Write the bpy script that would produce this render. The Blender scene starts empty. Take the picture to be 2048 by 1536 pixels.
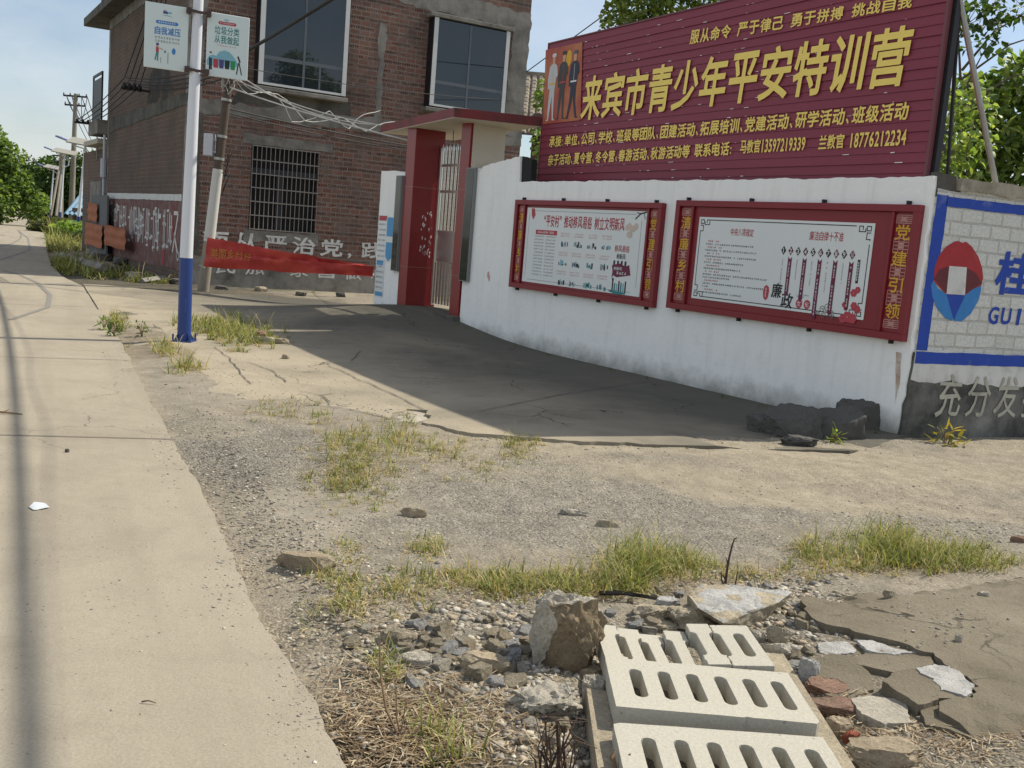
import bpy, bmesh, math, random
import numpy as np
from mathutils import Vector, Matrix, geometry
from mathutils import noise as mnoise
random.seed(7); RNG = np.random.default_rng(7)
S = bpy.context.scene
COL = S.collection
# ------------------------------------------------------------------ camera
F_PX = 2050.0
CAMH = 1.5
_dn = Vector((-160.0-1024.0, -(15400.0-768.0), -F_PX)).normalized()
_up = -_dn
_fw = Vector((0, 0, -1)); _fw = (_fw - _up*_fw.dot(_up)).normalized()
_rt = _fw.cross(_up)
ROT = Matrix((_rt, _fw, _up))
CAMP = Vector((0, 0, CAMH))
cam = bpy.data.cameras.new('camera'); camo = bpy.data.objects.new('camera', cam); COL.objects.link(camo)
cam.sensor_width = 36; cam.lens = 36*F_PX/2048; cam.clip_start = .05; cam.clip_end = 3000
camo.matrix_world = Matrix.Translation(CAMP) @ ROT.to_4x4()
S.camera = camo
# ------------------------------------------------------------------ light
SUN_AZ, SUN_EL = 27.0, 48.0          # azimuth counter-clockwise from +X
W = bpy.data.worlds.new('World'); S.world = W; W.use_nodes = True
nt = W.node_tree; nt.nodes.clear()
def nn(t, k, **kw):
    n = t.nodes.new(k)
    for a, b in kw.items(): setattr(n, a, b)
    return n
wo = nn(nt, 'ShaderNodeOutputWorld'); bg = nn(nt, 'ShaderNodeBackground')
sky = nn(nt, 'ShaderNodeTexSky'); sky.sky_type = 'NISHITA'; sky.sun_disc = False
sky.sun_elevation = math.radians(SUN_EL); sky.sun_rotation = math.radians(90-SUN_AZ)
sky.air_density = 1.0; sky.dust_density = 1.0; sky.ozone_density = 1.5; sky.altitude = 50
tc = nn(nt, 'ShaderNodeTexCoord'); mp = nn(nt, 'ShaderNodeMapping'); mp.inputs['Scale'].default_value = (1, 1, 2.2)
nz = nn(nt, 'ShaderNodeTexNoise'); nz.inputs['Scale'].default_value = 3.1; nz.inputs['Detail'].default_value = 9; nz.inputs['Roughness'].default_value = .58
rp = nn(nt, 'ShaderNodeValToRGB'); rp.color_ramp.elements[0].position = .38; rp.color_ramp.elements[1].position = .78
mx = nn(nt, 'ShaderNodeMix', data_type='RGBA'); mul = nn(nt, 'ShaderNodeMath', operation='MULTIPLY')
# unseen cloud added behind the viewer to brighten shaded walls, thinner over the road
dv = nn(nt, 'ShaderNodeVectorMath', operation='DOT_PRODUCT'); dv.inputs[1].default_value = (-.75, -.62, .25); mr = nn(nt, 'ShaderNodeMapRange'); mr.inputs['From Min'].default_value = -.55; mr.inputs['From Max'].default_value = .35; mr.inputs['To Min'].default_value = .62; mr.inputs['To Max'].default_value = 1.0
nt.links.new(tc.outputs['Generated'], dv.inputs[0]); nt.links.new(dv.outputs['Value'], mr.inputs['Value']); nt.links.new(mr.outputs[0], mul.inputs[1])
mc = nn(nt, 'ShaderNodeMix', data_type='RGBA'); mc.inputs['A'].default_value = (6.9, 7.2, 7.5, 1); mc.inputs['B'].default_value = (12.5, 12.5, 12.3, 1); nt.links.new(mr.outputs[0], mc.inputs['Factor'])
mr2 = nn(nt, 'ShaderNodeMapRange'); mr2.inputs['From Min'].default_value = -.2; mr2.inputs['From Max'].default_value = .5; nt.links.new(dv.outputs['Value'], mr2.inputs['Value']); nt.links.new(mr2.outputs[0], mc.inputs['Factor'])
nt.links.new(tc.outputs['Generated'], mp.inputs['Vector']); nt.links.new(mp.outputs[0], nz.inputs['Vector'])
nt.links.new(nz.outputs['Fac'], rp.inputs[0]); nt.links.new(rp.outputs[0], mul.inputs[0]); nt.links.new(mul.outputs[0], mx.inputs['Factor'])
nt.links.new(sky.outputs[0], mx.inputs['A']); nt.links.new(mc.outputs['Result'], mx.inputs['B'])
nt.links.new(mx.outputs['Result'], bg.inputs['Color']); bg.inputs['Strength'].default_value = .105
nt.links.new(bg.outputs[0], wo.inputs[0])
sl = bpy.data.lights.new('sun', 'SUN'); so = bpy.data.objects.new('sun', sl); COL.objects.link(so)
sl.energy = 4.6; sl.angle = math.radians(.53); sl.color = (1, .93, .8)
_sd = Vector((math.cos(math.radians(SUN_AZ))*math.cos(math.radians(SUN_EL)), math.sin(math.radians(SUN_AZ))*math.cos(math.radians(SUN_EL)), math.sin(math.radians(SUN_EL))))
so.rotation_euler = _sd.to_track_quat('Z', 'Y').to_euler(); so.location = (20, 10, 30)
S.view_settings.view_transform = 'Standard'; S.view_settings.look = 'None'; S.view_settings.exposure = .26; S.view_settings.gamma = 1
try:
    S.cycles.use_denoising = True
    S.cycles.max_bounces = 6; S.cycles.transparent_max_bounces = 8
except Exception: pass
# ------------------------------------------------------------------ geometry of the place: where a line of sight meets a surface
def ray(px, py):
    return ROT @ Vector(((px-1024)/F_PX, -(py-768)/F_PX, -1.0))
def gp(px, py, z=0.0):
    d = ray(px, py); return CAMP + d*((z-CAMH)/d.z)
def atY(px, py, Y):
    d = ray(px, py); return CAMP + d*(Y/d.y)
class Frame:
    """a local system: origin, heading; x along the front, y inward, z up"""
    def __init__(s, o, h):
        s.o = Vector(o); s.h = math.radians(h); s.ux = Vector((math.cos(s.h), math.sin(s.h), 0)); s.uy = Vector((-math.sin(s.h), math.cos(s.h), 0))
        s.M = Matrix.Translation(s.o) @ Matrix.Rotation(s.h, 4, 'Z')
    def loc(s, px, py, y=0.0):
        d = ray(px, py); p0 = s.o + s.uy*y
        t = (p0-CAMP).dot(s.uy)/d.dot(s.uy); p = CAMP + d*t - s.o
        return (p.dot(s.ux), p.z)
    def locx(s, px, py, x=0.0):
        d = ray(px, py); p0 = s.o + s.ux*x
        t = (p0-CAMP).dot(s.ux)/d.dot(s.ux); p = CAMP + d*t - s.o
        return (p.dot(s.uy), p.z)
    def w(s, x, y, z): return s.o + s.ux*x + s.uy*y + Vector((0, 0, z))
# ------------------------------------------------------------------ numpy noise
def _hash(ix, iy, seed):
    h = (ix.astype(np.int64)*374761393 + iy.astype(np.int64)*668265263 + seed*2147483647) & 0xffffffff
    h = ((h ^ (h >> 13))*1274126177) & 0xffffffff
    return ((h ^ (h >> 16)) & 0xffff)/65535.0
def vnoise(x, y, seed=0):
    ix = np.floor(x); iy = np.floor(y); fx = x-ix; fy = y-iy
    fx = fx*fx*(3-2*fx); fy = fy*fy*(3-2*fy)
    a = _hash(ix, iy, seed); b = _hash(ix+1, iy, seed); c = _hash(ix, iy+1, seed); d = _hash(ix+1, iy+1, seed)
    return a*(1-fx)*(1-fy)+b*fx*(1-fy)+c*(1-fx)*fy+d*fx*fy
def fbm(x, y, sc=1.0, oct=4, seed=0):
    x = np.asarray(x, float)*sc; y = np.asarray(y, float)*sc; s = 0; a = .5; t = 0
    for k in range(oct):
        s = s + a*vnoise(x+17*k, y-9*k, seed+k); t += a; x = x*2.03; y = y*2.03; a *= .5
    return s/t
def sstep(a, b, x):
    t = np.clip((np.asarray(x, float)-a)/(b-a), 0, 1); return t*t*(3-2*t)
# ------------------------------------------------------------------ objects
def tag(o, label=None, cat=None, group=None, kind=None):
    if label: o['label'] = label
    if cat: o['category'] = cat
    if group: o['group'] = group
    if kind: o['kind'] = kind
    return o
def thing(name, label, cat, M=None, group=None):
    o = bpy.data.objects.new(name, None); COL.objects.link(o); o.empty_display_size = .1
    if M is not None: o.matrix_world = M
    return tag(o, label, cat, group)
class MB:
    def __init__(s): s.v = []; s.f = []; s.m = []; s.uvo = (random.random()*3, 0); s.sm = False
    def add(s, vs, fs, m=0):
        b = len(s.v); s.v += [tuple(v) for v in vs]; s.f += [tuple(b+i for i in f) for f in fs]; s.m += [m]*len(fs); return s
    def box(s, x0, x1, y0, y1, z0, z1, m=0, M=None):
        vs = [(x0,y0,z0),(x1,y0,z0),(x1,y1,z0),(x0,y1,z0),(x0,y0,z1),(x1,y0,z1),(x1,y1,z1),(x0,y1,z1)]
        if M is not None: vs = [M @ Vector(v) for v in vs]
        return s.add(vs, [(0,3,2,1),(4,5,6,7),(0,1,5,4),(1,2,6,5),(2,3,7,6),(3,0,4,7)], m)
    def tube(s, pts, r, n=8, m=0, cap=True):
        pts = [Vector(p) for p in pts]; k = len(pts)
        if not isinstance(r, (list, tuple)): r = [r]*k
        vs = []; up = None
        for i, p in enumerate(pts):
            t = (pts[min(i+1, k-1)]-pts[max(i-1, 0)]).normalized()
            if up is None:
                up = Vector((0, 0, 1)) if abs(t.z) < .9 else Vector((1, 0, 0))
            a = t.cross(up).normalized(); b = a.cross(t).normalized(); up = b
            for j in range(n):
                w = 2*math.pi*j/n; vs.append(p+(a*math.cos(w)+b*math.sin(w))*r[i])
        fs = [(i*n+j, i*n+(j+1) % n, (i+1)*n+(j+1) % n, (i+1)*n+j) for i in range(k-1) for j in range(n)]
        if cap: fs += [tuple(range(n))[::-1], tuple((k-1)*n+j for j in range(n))]
        return s.add(vs, fs, m)
    def prism(s, poly, y0, y1, m=0):
        """poly of (x,z), extruded along y"""
        n = len(poly); vs = [(x, y0, z) for x, z in poly]+[(x, y1, z) for x, z in poly]
        tri = geometry.tessellate_polygon([[Vector((x, z, 0)) for x, z in poly]])
        fs = [tuple(t) for t in tri]+[tuple(n+i for i in t[::-1]) for t in tri]+[(i, n+i, n+(i+1) % n, (i+1) % n) for i in range(n)]
        return s.add(vs, fs, m)
    def flat(s, poly, y, m=0):
        tri = geometry.tessellate_polygon([[Vector((x, z, 0)) for x, z in poly]])
        return s.add([(x, y, z) for x, z in poly], [tuple(t) for t in tri], m)
    def rect(s, x0, x1, z0, z1, y, m=0): return s.flat([(x0, z0), (x1, z0), (x1, z1), (x0, z1)], y, m)
    def disc(s, x, z, rx, rz, y, m=0, n=20): return s.flat([(x+rx*math.cos(6.2832*i/n), z+rz*math.sin(6.2832*i/n)) for i in range(n)], y, m)
    def line(s, pts, w, y, m=0):
        for (a, b), (c, d) in zip(pts[:-1], pts[1:]):
            L = math.hypot(c-a, d-b) or 1e-6; nx, nz = -(d-b)/L*w/2, (c-a)/L*w/2; ex, ez = (c-a)/L*w/2, (d-b)/L*w/2
            s.flat([(a+nx-ex, b+nz-ez), (a-nx-ex, b-nz-ez), (c-nx+ex, d-nz+ez), (c+nx+ex, d+nz+ez)], y, m)
        return s
    def build(s, name, mats, parent=None, smooth=None, bevel=0, fixn=True):
        me = bpy.data.meshes.new(name); me.from_pydata(s.v, [], s.f)
        if not isinstance(mats, (list, tuple)): mats = [mats]
        for m in mats: me.materials.append(m)
        if len(mats) > 1: me.polygons.foreach_set('material_index', s.m)
        if fixn:
            bm = bmesh.new(); bm.from_mesh(me); bmesh.ops.recalc_face_normals(bm, faces=bm.faces); bm.to_mesh(me); bm.free()
        uvmap(me, s.uvo)
        o = bpy.data.objects.new(name, me); COL.objects.link(o)
        if parent is not None: o.parent = parent
        if smooth is not None:
            me.polygons.foreach_set('use_smooth', [True]*len(me.polygons))
            try: me.set_sharp_from_angle(angle=math.radians(smooth))
            except Exception: pass
        if bevel:
            b = o.modifiers.new('bevel', 'BEVEL'); b.width = bevel; b.segments = 2; b.limit_method = 'ANGLE'
        return o
def uvmap(me, off=(0, 0)):
    ul = me.uv_layers.new(name='metres'); co = np.empty(len(me.vertices)*3); me.vertices.foreach_get('co', co); co = co.reshape(-1, 3)
    li = np.empty(len(me.loops), dtype=np.int64); me.loops.foreach_get('vertex_index', li)
    ln = np.empty(len(me.polygons), dtype=np.int64); me.polygons.foreach_get('loop_total', ln)
    pn = np.empty(len(me.polygons)*3); me.polygons.foreach_get('normal', pn); pn = np.repeat(pn.reshape(-1, 3), ln, axis=0)
    p = co[li]; ax = np.abs(pn); uv = np.empty((len(li), 2))
    top = (ax[:, 2] > .7); sx = (~top) & (ax[:, 0] > ax[:, 1]); sy = (~top) & ~sx
    uv[top] = p[top][:, :2]; uv[sx] = p[sx][:, 1:]; uv[sy] = p[sy][:, [0, 2]]
    ul.data.foreach_set('uv', uv.ravel())
def fast(name, V, Fc, mat, parent=None, col=None, smooth=False):
    V = np.asarray(V, np.float32); Fc = np.asarray(Fc, np.int32); n, k = Fc.shape
    me = bpy.data.meshes.new(name); me.vertices.add(len(V)); me.vertices.foreach_set('co', V.ravel())
    me.loops.add(n*k); me.loops.foreach_set('vertex_index', Fc.ravel()); me.polygons.add(n)
    me.polygons.foreach_set('loop_start', np.arange(0, n*k, k, dtype=np.int32)); me.polygons.foreach_set('loop_total', np.full(n, k, np.int32))
    if smooth: me.polygons.foreach_set('use_smooth', np.ones(n, bool))
    me.update(calc_edges=True); me.validate()
    if col is not None:
        c = np.ones((len(V), 4), np.float32); c[:, :3] = col
        a = me.color_attributes.new('Col', 'FLOAT_COLOR', 'POINT'); a.data.foreach_set('color', c.ravel())
    me.materials.append(mat)
    o = bpy.data.objects.new(name, me); COL.objects.link(o)
    if parent is not None: o.parent = parent
    return o
# lettering: the glyphs of the built-in font as mesh outlines
_gl = {}
def glyph(ch, off=0.0):
    if (ch, off) in _gl: return _gl[ch, off]
    c = bpy.data.curves.new('t', 'FONT'); c.body = ch; c.resolution_u = 3; c.fill_mode = 'FRONT'
    o = bpy.data.objects.new('t', c); COL.objects.link(o)
    dg = bpy.context.evaluated_depsgraph_get(); me = bpy.data.meshes.new_from_object(o.evaluated_get(dg))
    v = [(p.co.x, p.co.y, 0.0) for p in me.vertices]; f = [tuple(p.vertices) for p in me.polygons]
    if off:                                   # bolder strokes: a thin strip along every outline edge
        cnt = {}
        for p in me.polygons:
            for k in p.edge_keys: cnt[k] = cnt.get(k, 0)+1
        for (i, j), q in cnt.items():
            if q != 1: continue
            a, b = v[i], v[j]; dx, dy = b[0]-a[0], b[1]-a[1]; Ln = math.hypot(dx, dy)
            if Ln < 1e-6: continue
            dx, dy = dx/Ln*off, dy/Ln*off; d = .0002+.0006*random.random(); n0 = len(v)
            v += [(a[0]-dx*.7-dy, a[1]-dy*.7+dx, d), (a[0]-dx*.7+dy, a[1]-dy*.7-dx, d), (b[0]+dx*.7+dy, b[1]+dy*.7-dx, d), (b[0]+dx*.7-dy, b[1]+dy*.7+dx, d)]; f.append((n0, n0+1, n0+2, n0+3))
    bpy.data.objects.remove(o); bpy.data.curves.remove(c); bpy.data.meshes.remove(me)
    _gl[ch, off] = (v, f); return v, f
def text(mb, body, x0, x1, z0, z1, y, m=0, off=0.0, gap=.08, shear=0.0, rough=0.0, z0b=None, z1b=None, full=True):
    """body laid out in the box x0..x1, z0..z1 (z0b, z1b: the box's right-hand side); wide glyphs take one cell, others half"""
    wd = [1.0 if ord(c) > 0x2e80 else (.55 if c != ' ' else .5) for c in body]
    for i, c in enumerate(body):
        if c in '、，。：:,': wd[i] = .5
    tot = sum(wd)
    if z0b is None: z0b, z1b = z0, z1
    x = 0
    for c, w in zip(body, wd):
        a = x/tot; b = (x+w)/tot; x += w
        if c == ' ': continue
        v, f = glyph(c, off)
        if not v: continue
        if ord(c) > 0x2e80 and c not in '、，。：':
            bx0, bx1, by0, by1 = -.0, 1.0, -.11, .88
            if full:
                xs = [p[0] for p in v]; ys = [p[1] for p in v]; bx0, bx1, by0, by1 = min(xs)*.7, max(xs)*.7+.3, min(ys)*.7-.03, max(ys)*.7+.26
        elif c in '、，。：,:': bx0, bx1, by0, by1 = -.1, .6, -.11, .88
        else:
            xs = [p[0] for p in v]; mid_ = (min(xs)+max(xs))/2; hw = max((max(xs)-min(xs))/2+.03, .25); bx0, bx1, by0, by1 = mid_-hw, mid_+hw, -.02, .73
        vs = []
        for px, py, pd in v:
            u = (px-bx0)/(bx1-bx0); q = (py-by0)/(by1-by0)
            t = a+(b-a)*(gap/2+u*(1-gap)); zz0 = z0+(z0b-z0)*t; zz1 = z1+(z1b-z1)*t
            X = x0+(x1-x0)*t+shear*(q-.5)*(z1-z0); Z = zz0+(zz1-zz0)*q
            if rough:
                X += (mnoise.noise(Vector((X*9, Z*9, 1)))+.5*mnoise.noise(Vector((X*31, Z*31, 4))))*rough; Z += (mnoise.noise(Vector((X*9, Z*9, 5)))+.5*mnoise.noise(Vector((X*31, Z*31, 8))))*rough
            vs.append((X, y-pd, Z))
        mb.add(vs, f, m)
def scribble(mb, x0, x1, z0, z1, y, n, m=0, vertical=False, fill=.62):
    """a row of n tiny printed characters too small to read: two or three short strokes each"""
    for i in range(n):
        a, b = i/n, (i+.82)/n
        if random.random() < .06: continue
        if vertical: c0, c1, d0, d1 = x0, x1, z1-(z1-z0)*b, z1-(z1-z0)*a
        else: c0, c1, d0, d1 = x0+(x1-x0)*a, x0+(x1-x0)*b, z0, z1
        h = d1-d0; w = c1-c0
        for k in range(3):
            if random.random() < .75:
                q = d0+h*(.08+.32*k+.1*random.random()); mb.rect(c0+w*.1*random.random(), c1-w*.2*random.random(), q, q+h*.16, y, m)
        q = c0+w*(.2+.5*random.random()); mb.rect(q, q+w*.2, d0, d1, y, m)
def ragged(poly, amp, step, seed=0):
    out = []
    n = len(poly)
    for i in range(n):
        a = poly[i]; b = poly[(i+1) % n]; L = math.hypot(b[0]-a[0], b[1]-a[1]); k = max(1, int(L/step))
        for j in range(k):
            t = j/k; x = a[0]+(b[0]-a[0])*t; z = a[1]+(b[1]-a[1])*t
            r = mnoise.noise(Vector((x*3.1, z*3.1, seed)))+.6*mnoise.noise(Vector((x*11, z*11, seed+3)))+.35*mnoise.noise(Vector((x*31, z*31, seed+5)))
            nx, nz = -(b[1]-a[1])/(L+1e-9), (b[0]-a[0])/(L+1e-9)
            out.append((x+nx*r*amp, z+nz*r*amp))
    return out
# ------------------------------------------------------------------ materials
MATS = {}
def newmat(name):
    m = bpy.data.materials.new(name); m.use_nodes = True; t = m.node_tree; b = t.nodes['Principled BSDF']; MATS[name] = m
    return m, t, b
def L(t, a, b): t.links.new(a, b)
def coords(t, kind='Object', scale=None):
    tc = nn(t, 'ShaderNodeTexCoord')
    if scale is None: return tc.outputs[kind]
    mp = nn(t, 'ShaderNodeMapping'); mp.inputs['Scale'].default_value = scale; L(t, tc.outputs[kind], mp.inputs['Vector']); return mp.outputs[0]
def noise(t, v, sc, det=5, rough=.6, out='Fac'):
    n = nn(t, 'ShaderNodeTexNoise'); n.inputs['Scale'].default_value = sc; n.inputs['Detail'].default_value = det; n.inputs['Roughness'].default_value = rough
    L(t, v, n.inputs['Vector']); return n.outputs[out]
def ramp(t, f, *stops):
    r = nn(t, 'ShaderNodeValToRGB'); e = r.color_ramp.elements
    while len(e) < len(stops): e.new(.5)
    for el, (p, c) in zip(e, stops):
        el.position = p; el.color = (c, c, c, 1) if not isinstance(c, tuple) else (*c, 1)
    L(t, f, r.inputs[0]); return r.outputs[0]
def mix(t, f, a, b, mode='MIX'):
    m = nn(t, 'ShaderNodeMix', data_type='RGBA', blend_type=mode)
    for s, k in ((f, 'Factor'), (a, 'A'), (b, 'B')):
        if isinstance(s, (int, float)): m.inputs[k].default_value = s
        elif isinstance(s, tuple): m.inputs[k].default_value = (*s, 1)
        else: L(t, s, m.inputs[k])
    return m.outputs['Result']
def math_(t, op, a, b=None):
    m = nn(t, 'ShaderNodeMath', operation=op)
    for i, s in enumerate((a, b)):
        if s is None: continue
        if isinstance(s, (int, float)): m.inputs[i].default_value = s
        else: L(t, s, m.inputs[i])
    return m.outputs[0]
def bump(t, b, h, strength=.5, dist=.01, prev=None):
    n = nn(t, 'ShaderNodeBump'); n.inputs['Strength'].default_value = strength; n.inputs['Distance'].default_value = dist
    L(t, h, n.inputs['Height'])
    if prev is not None: L(t, prev, n.inputs['Normal'])
    L(t, n.outputs[0], b.inputs['Normal']); return n.outputs[0]
def plain(name, col, rough=.7, var=.15, sc=6, bmp=.15, bd=.004, metal=0.0, dirt=None, dsc=2.2, dlo=.5, dhi=.75, spec=.4, stretch=None):
    """a worn surface: base colour, fine variation, optional dirt blotches"""
    m, t, b = newmat(name); v = coords(t, 'Object', stretch)
    c = mix(t, noise(t, v, sc, 6), tuple(x*(1-var) for x in col), tuple(min(1, x*(1+var)) for x in col))
    if dirt is not None:
        c = mix(t, ramp(t, noise(t, v, dsc, 8, .68), (dlo, 0.0), (dhi, 1.0)), c, dirt)
    L(t, c, b.inputs['Base Color']); b.inputs['Roughness'].default_value = rough; b.inputs['Metallic'].default_value = metal
    b.inputs['Specular IOR Level'].default_value = spec
    if bmp: bump(t, b, noise(t, v, sc*8, 6, .7), bmp, bd)
    return m
def attrmat(name, rough=.9, sc=60, bmp=.3, bd=.004, trans=0.0, var=.25, spec=.2):
    """colour held per leaf, blade or stone"""
    m, t, b = newmat(name); a = nn(t, 'ShaderNodeVertexColor'); a.layer_name = 'Col'; v = coords(t)
    n = noise(t, v, sc, 4)
    c = mix(t, 1.0, a.outputs[0], ramp(t, n, (.25, 1-var), (.75, 1+var)), 'MULTIPLY')
    L(t, c, b.inputs['Base Color']); b.inputs['Roughness'].default_value = rough; b.inputs['Specular IOR Level'].default_value = spec
    if bmp: bump(t, b, n, bmp, bd)
    if trans:
        out = t.nodes['Material Output']; tr = nn(t, 'ShaderNodeBsdfTranslucent'); mxs = nn(t, 'ShaderNodeMixShader'); mxs.inputs[0].default_value = trans
        L(t, mix(t, 1.0, c, (1.5, 1.55, .7), 'MULTIPLY'), tr.inputs['Color']); L(t, b.outputs[0], mxs.inputs[1]); L(t, tr.outputs[0], mxs.inputs[2]); L(t, mxs.outputs[0], out.inputs[0])
    return m
def brickmat(name, c1, c2, mortar, bw, bh, ms, holes=True, stain=None, stain_lo=.5, stain_hi=.7, paint=None, smear=.0, bmpd=.012):
    m, t, b = newmat(name); tc = nn(t, 'ShaderNodeTexCoord'); uv = tc.outputs['UV']
    # wobble the courses a little, laid by hand
    nzv = nn(t, 'ShaderNodeTexNoise'); nzv.inputs['Scale'].default_value = 1.3; nzv.inputs['Detail'].default_value = 3; L(t, uv, nzv.inputs['Vector'])
    vm = nn(t, 'ShaderNodeVectorMath', operation='SCALE'); L(t, nzv.outputs['Color'], vm.inputs[0]); vm.inputs['Scale'].default_value = .035
    va = nn(t, 'ShaderNodeVectorMath', operation='ADD'); L(t, uv, va.inputs[0]); L(t, vm.outputs[0], va.inputs[1]); uvw = va.outputs[0]
    br = nn(t, 'ShaderNodeTexBrick'); L(t, uvw, br.inputs['Vector']); br.inputs['Scale'].default_value = 1
    br.inputs['Color1'].default_value = (*c1, 1); br.inputs['Color2'].default_value = (*c2, 1); br.inputs['Mortar'].default_value = (*mortar, 1)
    br.inputs['Brick Width'].default_value = bw; br.inputs['Row Height'].default_value = bh; br.inputs['Mortar Size'].default_value = ms; br.inputs['Mortar Smooth'].default_value = .25; br.inputs['Bias'].default_value = -.1
    big = noise(t, uv, .9, 7, .65); fine = noise(t, uv, 38, 5, .65)
    c = mix(t, 1.0, br.outputs['Color'], ramp(t, fine, (.2, .7), (.8, 1.25)), 'MULTIPLY')
    h = math_(t, 'ADD', math_(t, 'MULTIPLY', br.outputs['Fac'], -.7), math_(t, 'MULTIPLY', fine, .5))
    if holes:
        sx = nn(t, 'ShaderNodeSeparateXYZ'); L(t, uvw, sx.inputs[0])
        row = math_(t, 'DIVIDE', sx.outputs['Y'], bh); rf = math_(t, 'FRACT', row); ri = math_(t, 'FLOOR', row)
        per = math_(t, 'LESS_THAN', math_(t, 'MODULO', ri, 2.0), .5)
        px_ = math_(t, 'FRACT', math_(t, 'DIVIDE', sx.outputs['X'], .058))
        dx = math_(t, 'MULTIPLY', math_(t, 'SUBTRACT', px_, .5), .058); dz = math_(t, 'MULTIPLY', math_(t, 'SUBTRACT', rf, .5), bh)
        d = math_(t, 'SQRT', math_(t, 'ADD', math_(t, 'MULTIPLY', dx, dx), math_(t, 'MULTIPLY', dz, dz)))
        d = math_(t, 'ADD', d, math_(t, 'MULTIPLY', math_(t, 'SUBTRACT', fine, .5), .012))
        hole = math_(t, 'LESS_THAN', d, .017)
        # some headers are whole or filled with mortar
        cellx = math_(t, 'FLOOR', math_(t, 'DIVIDE', sx.outputs['X'], .116)); cv = nn(t, 'ShaderNodeCombineXYZ'); L(t, cellx, cv.inputs[0]); L(t, ri, cv.inputs[1])
        wn = nn(t, 'ShaderNodeTexWhiteNoise', noise_dimensions='2D'); L(t, cv.outputs[0], wn.inputs['Vector'])
        keep = math_(t, 'LESS_THAN', wn.outputs['Value'], .78)
        hole = math_(t, 'MULTIPLY', math_(t, 'MULTIPLY', hole, per), keep)
        c = mix(t, hole, c, (.012, .01, .009)); h = math_(t, 'SUBTRACT', h, math_(t, 'MULTIPLY', hole, 1.2))
        # mortar squeezed out round the headers
        sq = math_(t, 'MULTIPLY', ramp(t, noise(t, uvw, 9, 6, .7), (.52, 0.0), (.6, 1.0)), math_(t, 'MULTIPLY', per, math_(t, 'SUBTRACT', 1.0, hole)))
        c = mix(t, math_(t, 'MULTIPLY', sq, .55), c, mortar)
    if smear: c = mix(t, math_(t, 'MULTIPLY', ramp(t, noise(t, uv, 2.3, 8, .7), (.42, 0.0), (.68, 1.0)), smear), c, tuple(x*.75 for x in mortar))
    if stain is not None: c = mix(t, math_(t, 'MULTIPLY', ramp(t, big, (stain_lo, 0.0), (stain_hi, 1.0)), .75), c, stain)
    L(t, c, b.inputs['Base Color']); b.inputs['Roughness'].default_value = .92; b.inputs['Specular IOR Level'].default_value = .15
    bump(t, b, h, .9, bmpd); return m
BRICK = brickmat('brick_front', (.215, .102, .075), (.135, .075, .058), (.24, .21, .185), .24, .108, .011, True, (.075, .064, .056), .48, .74, smear=.5)
BRICKS = brickmat('brick_side', (.16, .095, .07), (.125, .082, .062), (.19, .165, .14), .24, .108, .012, False, (.085, .072, .06), .42, .7, smear=.75)
BRICKP = brickmat('brick_painted', (.64, .64, .6), (.58, .58, .54), (.5, .49, .45), .25, .125, .009, False, (.33, .32, .29), .56, .86, bmpd=.02)
CEM = plain('cement', (.23, .215, .19), .9, .3, 5, .5, .01, dirt=(.07, .065, .058), dsc=1.6, dlo=.42, dhi=.72)
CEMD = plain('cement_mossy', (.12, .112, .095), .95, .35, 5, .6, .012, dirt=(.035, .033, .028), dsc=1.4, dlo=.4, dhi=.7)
PLAST = plain('plaster_cream', (.56, .52, .43), .85, .08, 4, .2, .004, dirt=(.36, .3, .2), dsc=1.4, dlo=.55, dhi=.85)
def whitewall():
    m, t, b = newmat('whitewash'); v = coords(t); sep = nn(t, 'ShaderNodeSeparateXYZ'); L(t, v, sep.inputs[0])
    c = mix(t, noise(t, v, 1.1, 6), (.81, .815, .79), (.87, .87, .845)); c = mix(t, ramp(t, noise(t, v, 3.2, 9, .72), (.56, 0.0), (.75, .4)), c, (.58, .59, .55))
    st = coords(t, 'Object', (9, 9, .8)); streak = ramp(t, noise(t, st, 1.0, 6, .6), (.5, 0.0), (.8, .35)); c = mix(t, streak, c, (.55, .56, .52))
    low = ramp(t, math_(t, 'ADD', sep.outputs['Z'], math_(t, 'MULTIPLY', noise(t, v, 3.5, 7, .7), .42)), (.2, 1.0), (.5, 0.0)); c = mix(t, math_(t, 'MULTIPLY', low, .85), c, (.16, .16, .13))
    L(t, c, b.inputs['Base Color']); b.inputs['Roughness'].default_value = .9; b.inputs['Specular IOR Level'].default_value = .2
    bump(t, b, math_(t, 'ADD', noise(t, v, 14, 6, .6), math_(t, 'MULTIPLY', noise(t, v, 2.2, 3), 2.2)), .55, .01); return m
WHITE = whitewall()
def granite(name, c0, c1, rough):
    m, t, b = newmat(name); v = coords(t); n = noise(t, v, 170, 3, .8)
    L(t, mix(t, ramp(t, n, (.35, 0.0), (.65, 1.0)), c0, c1), b.inputs['Base Color']); b.inputs['Roughness'].default_value = rough; b.inputs['Specular IOR Level'].default_value = .35; return m
REDG = granite('red_granite', (.17, .014, .017), (.26, .03, .03), .3)
BLKG = granite('black_granite', (.012, .013, .014), (.03, .032, .032), .05)
BBRED = plain('billboard_red', (.215, .032, .055), .5, .12, 3, .05, .002, dirt=(.2, .035, .05), dsc=1.5, dlo=.5, dhi=.9, spec=.35)
BDRED = plain('board_red', (.2, .014, .022), .42, .1, 4, .04, .002, spec=.4)
YEL = plain('letter_yellow', (.86, .66, .15), .5, .06, 8, 0)
WFLECK = plain('gap_light_sticker_white', (.8, .76, .76), .5, .1, 8, 0)  # white of the painted gap light on the slats and of sticker scraps
STEEL = plain('galvanised_steel', (.36, .36, .34), .45, .2, 9, .05, .002, metal=.6, dirt=(.22, .15, .1), dsc=3, dlo=.6, dhi=.85)
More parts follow.
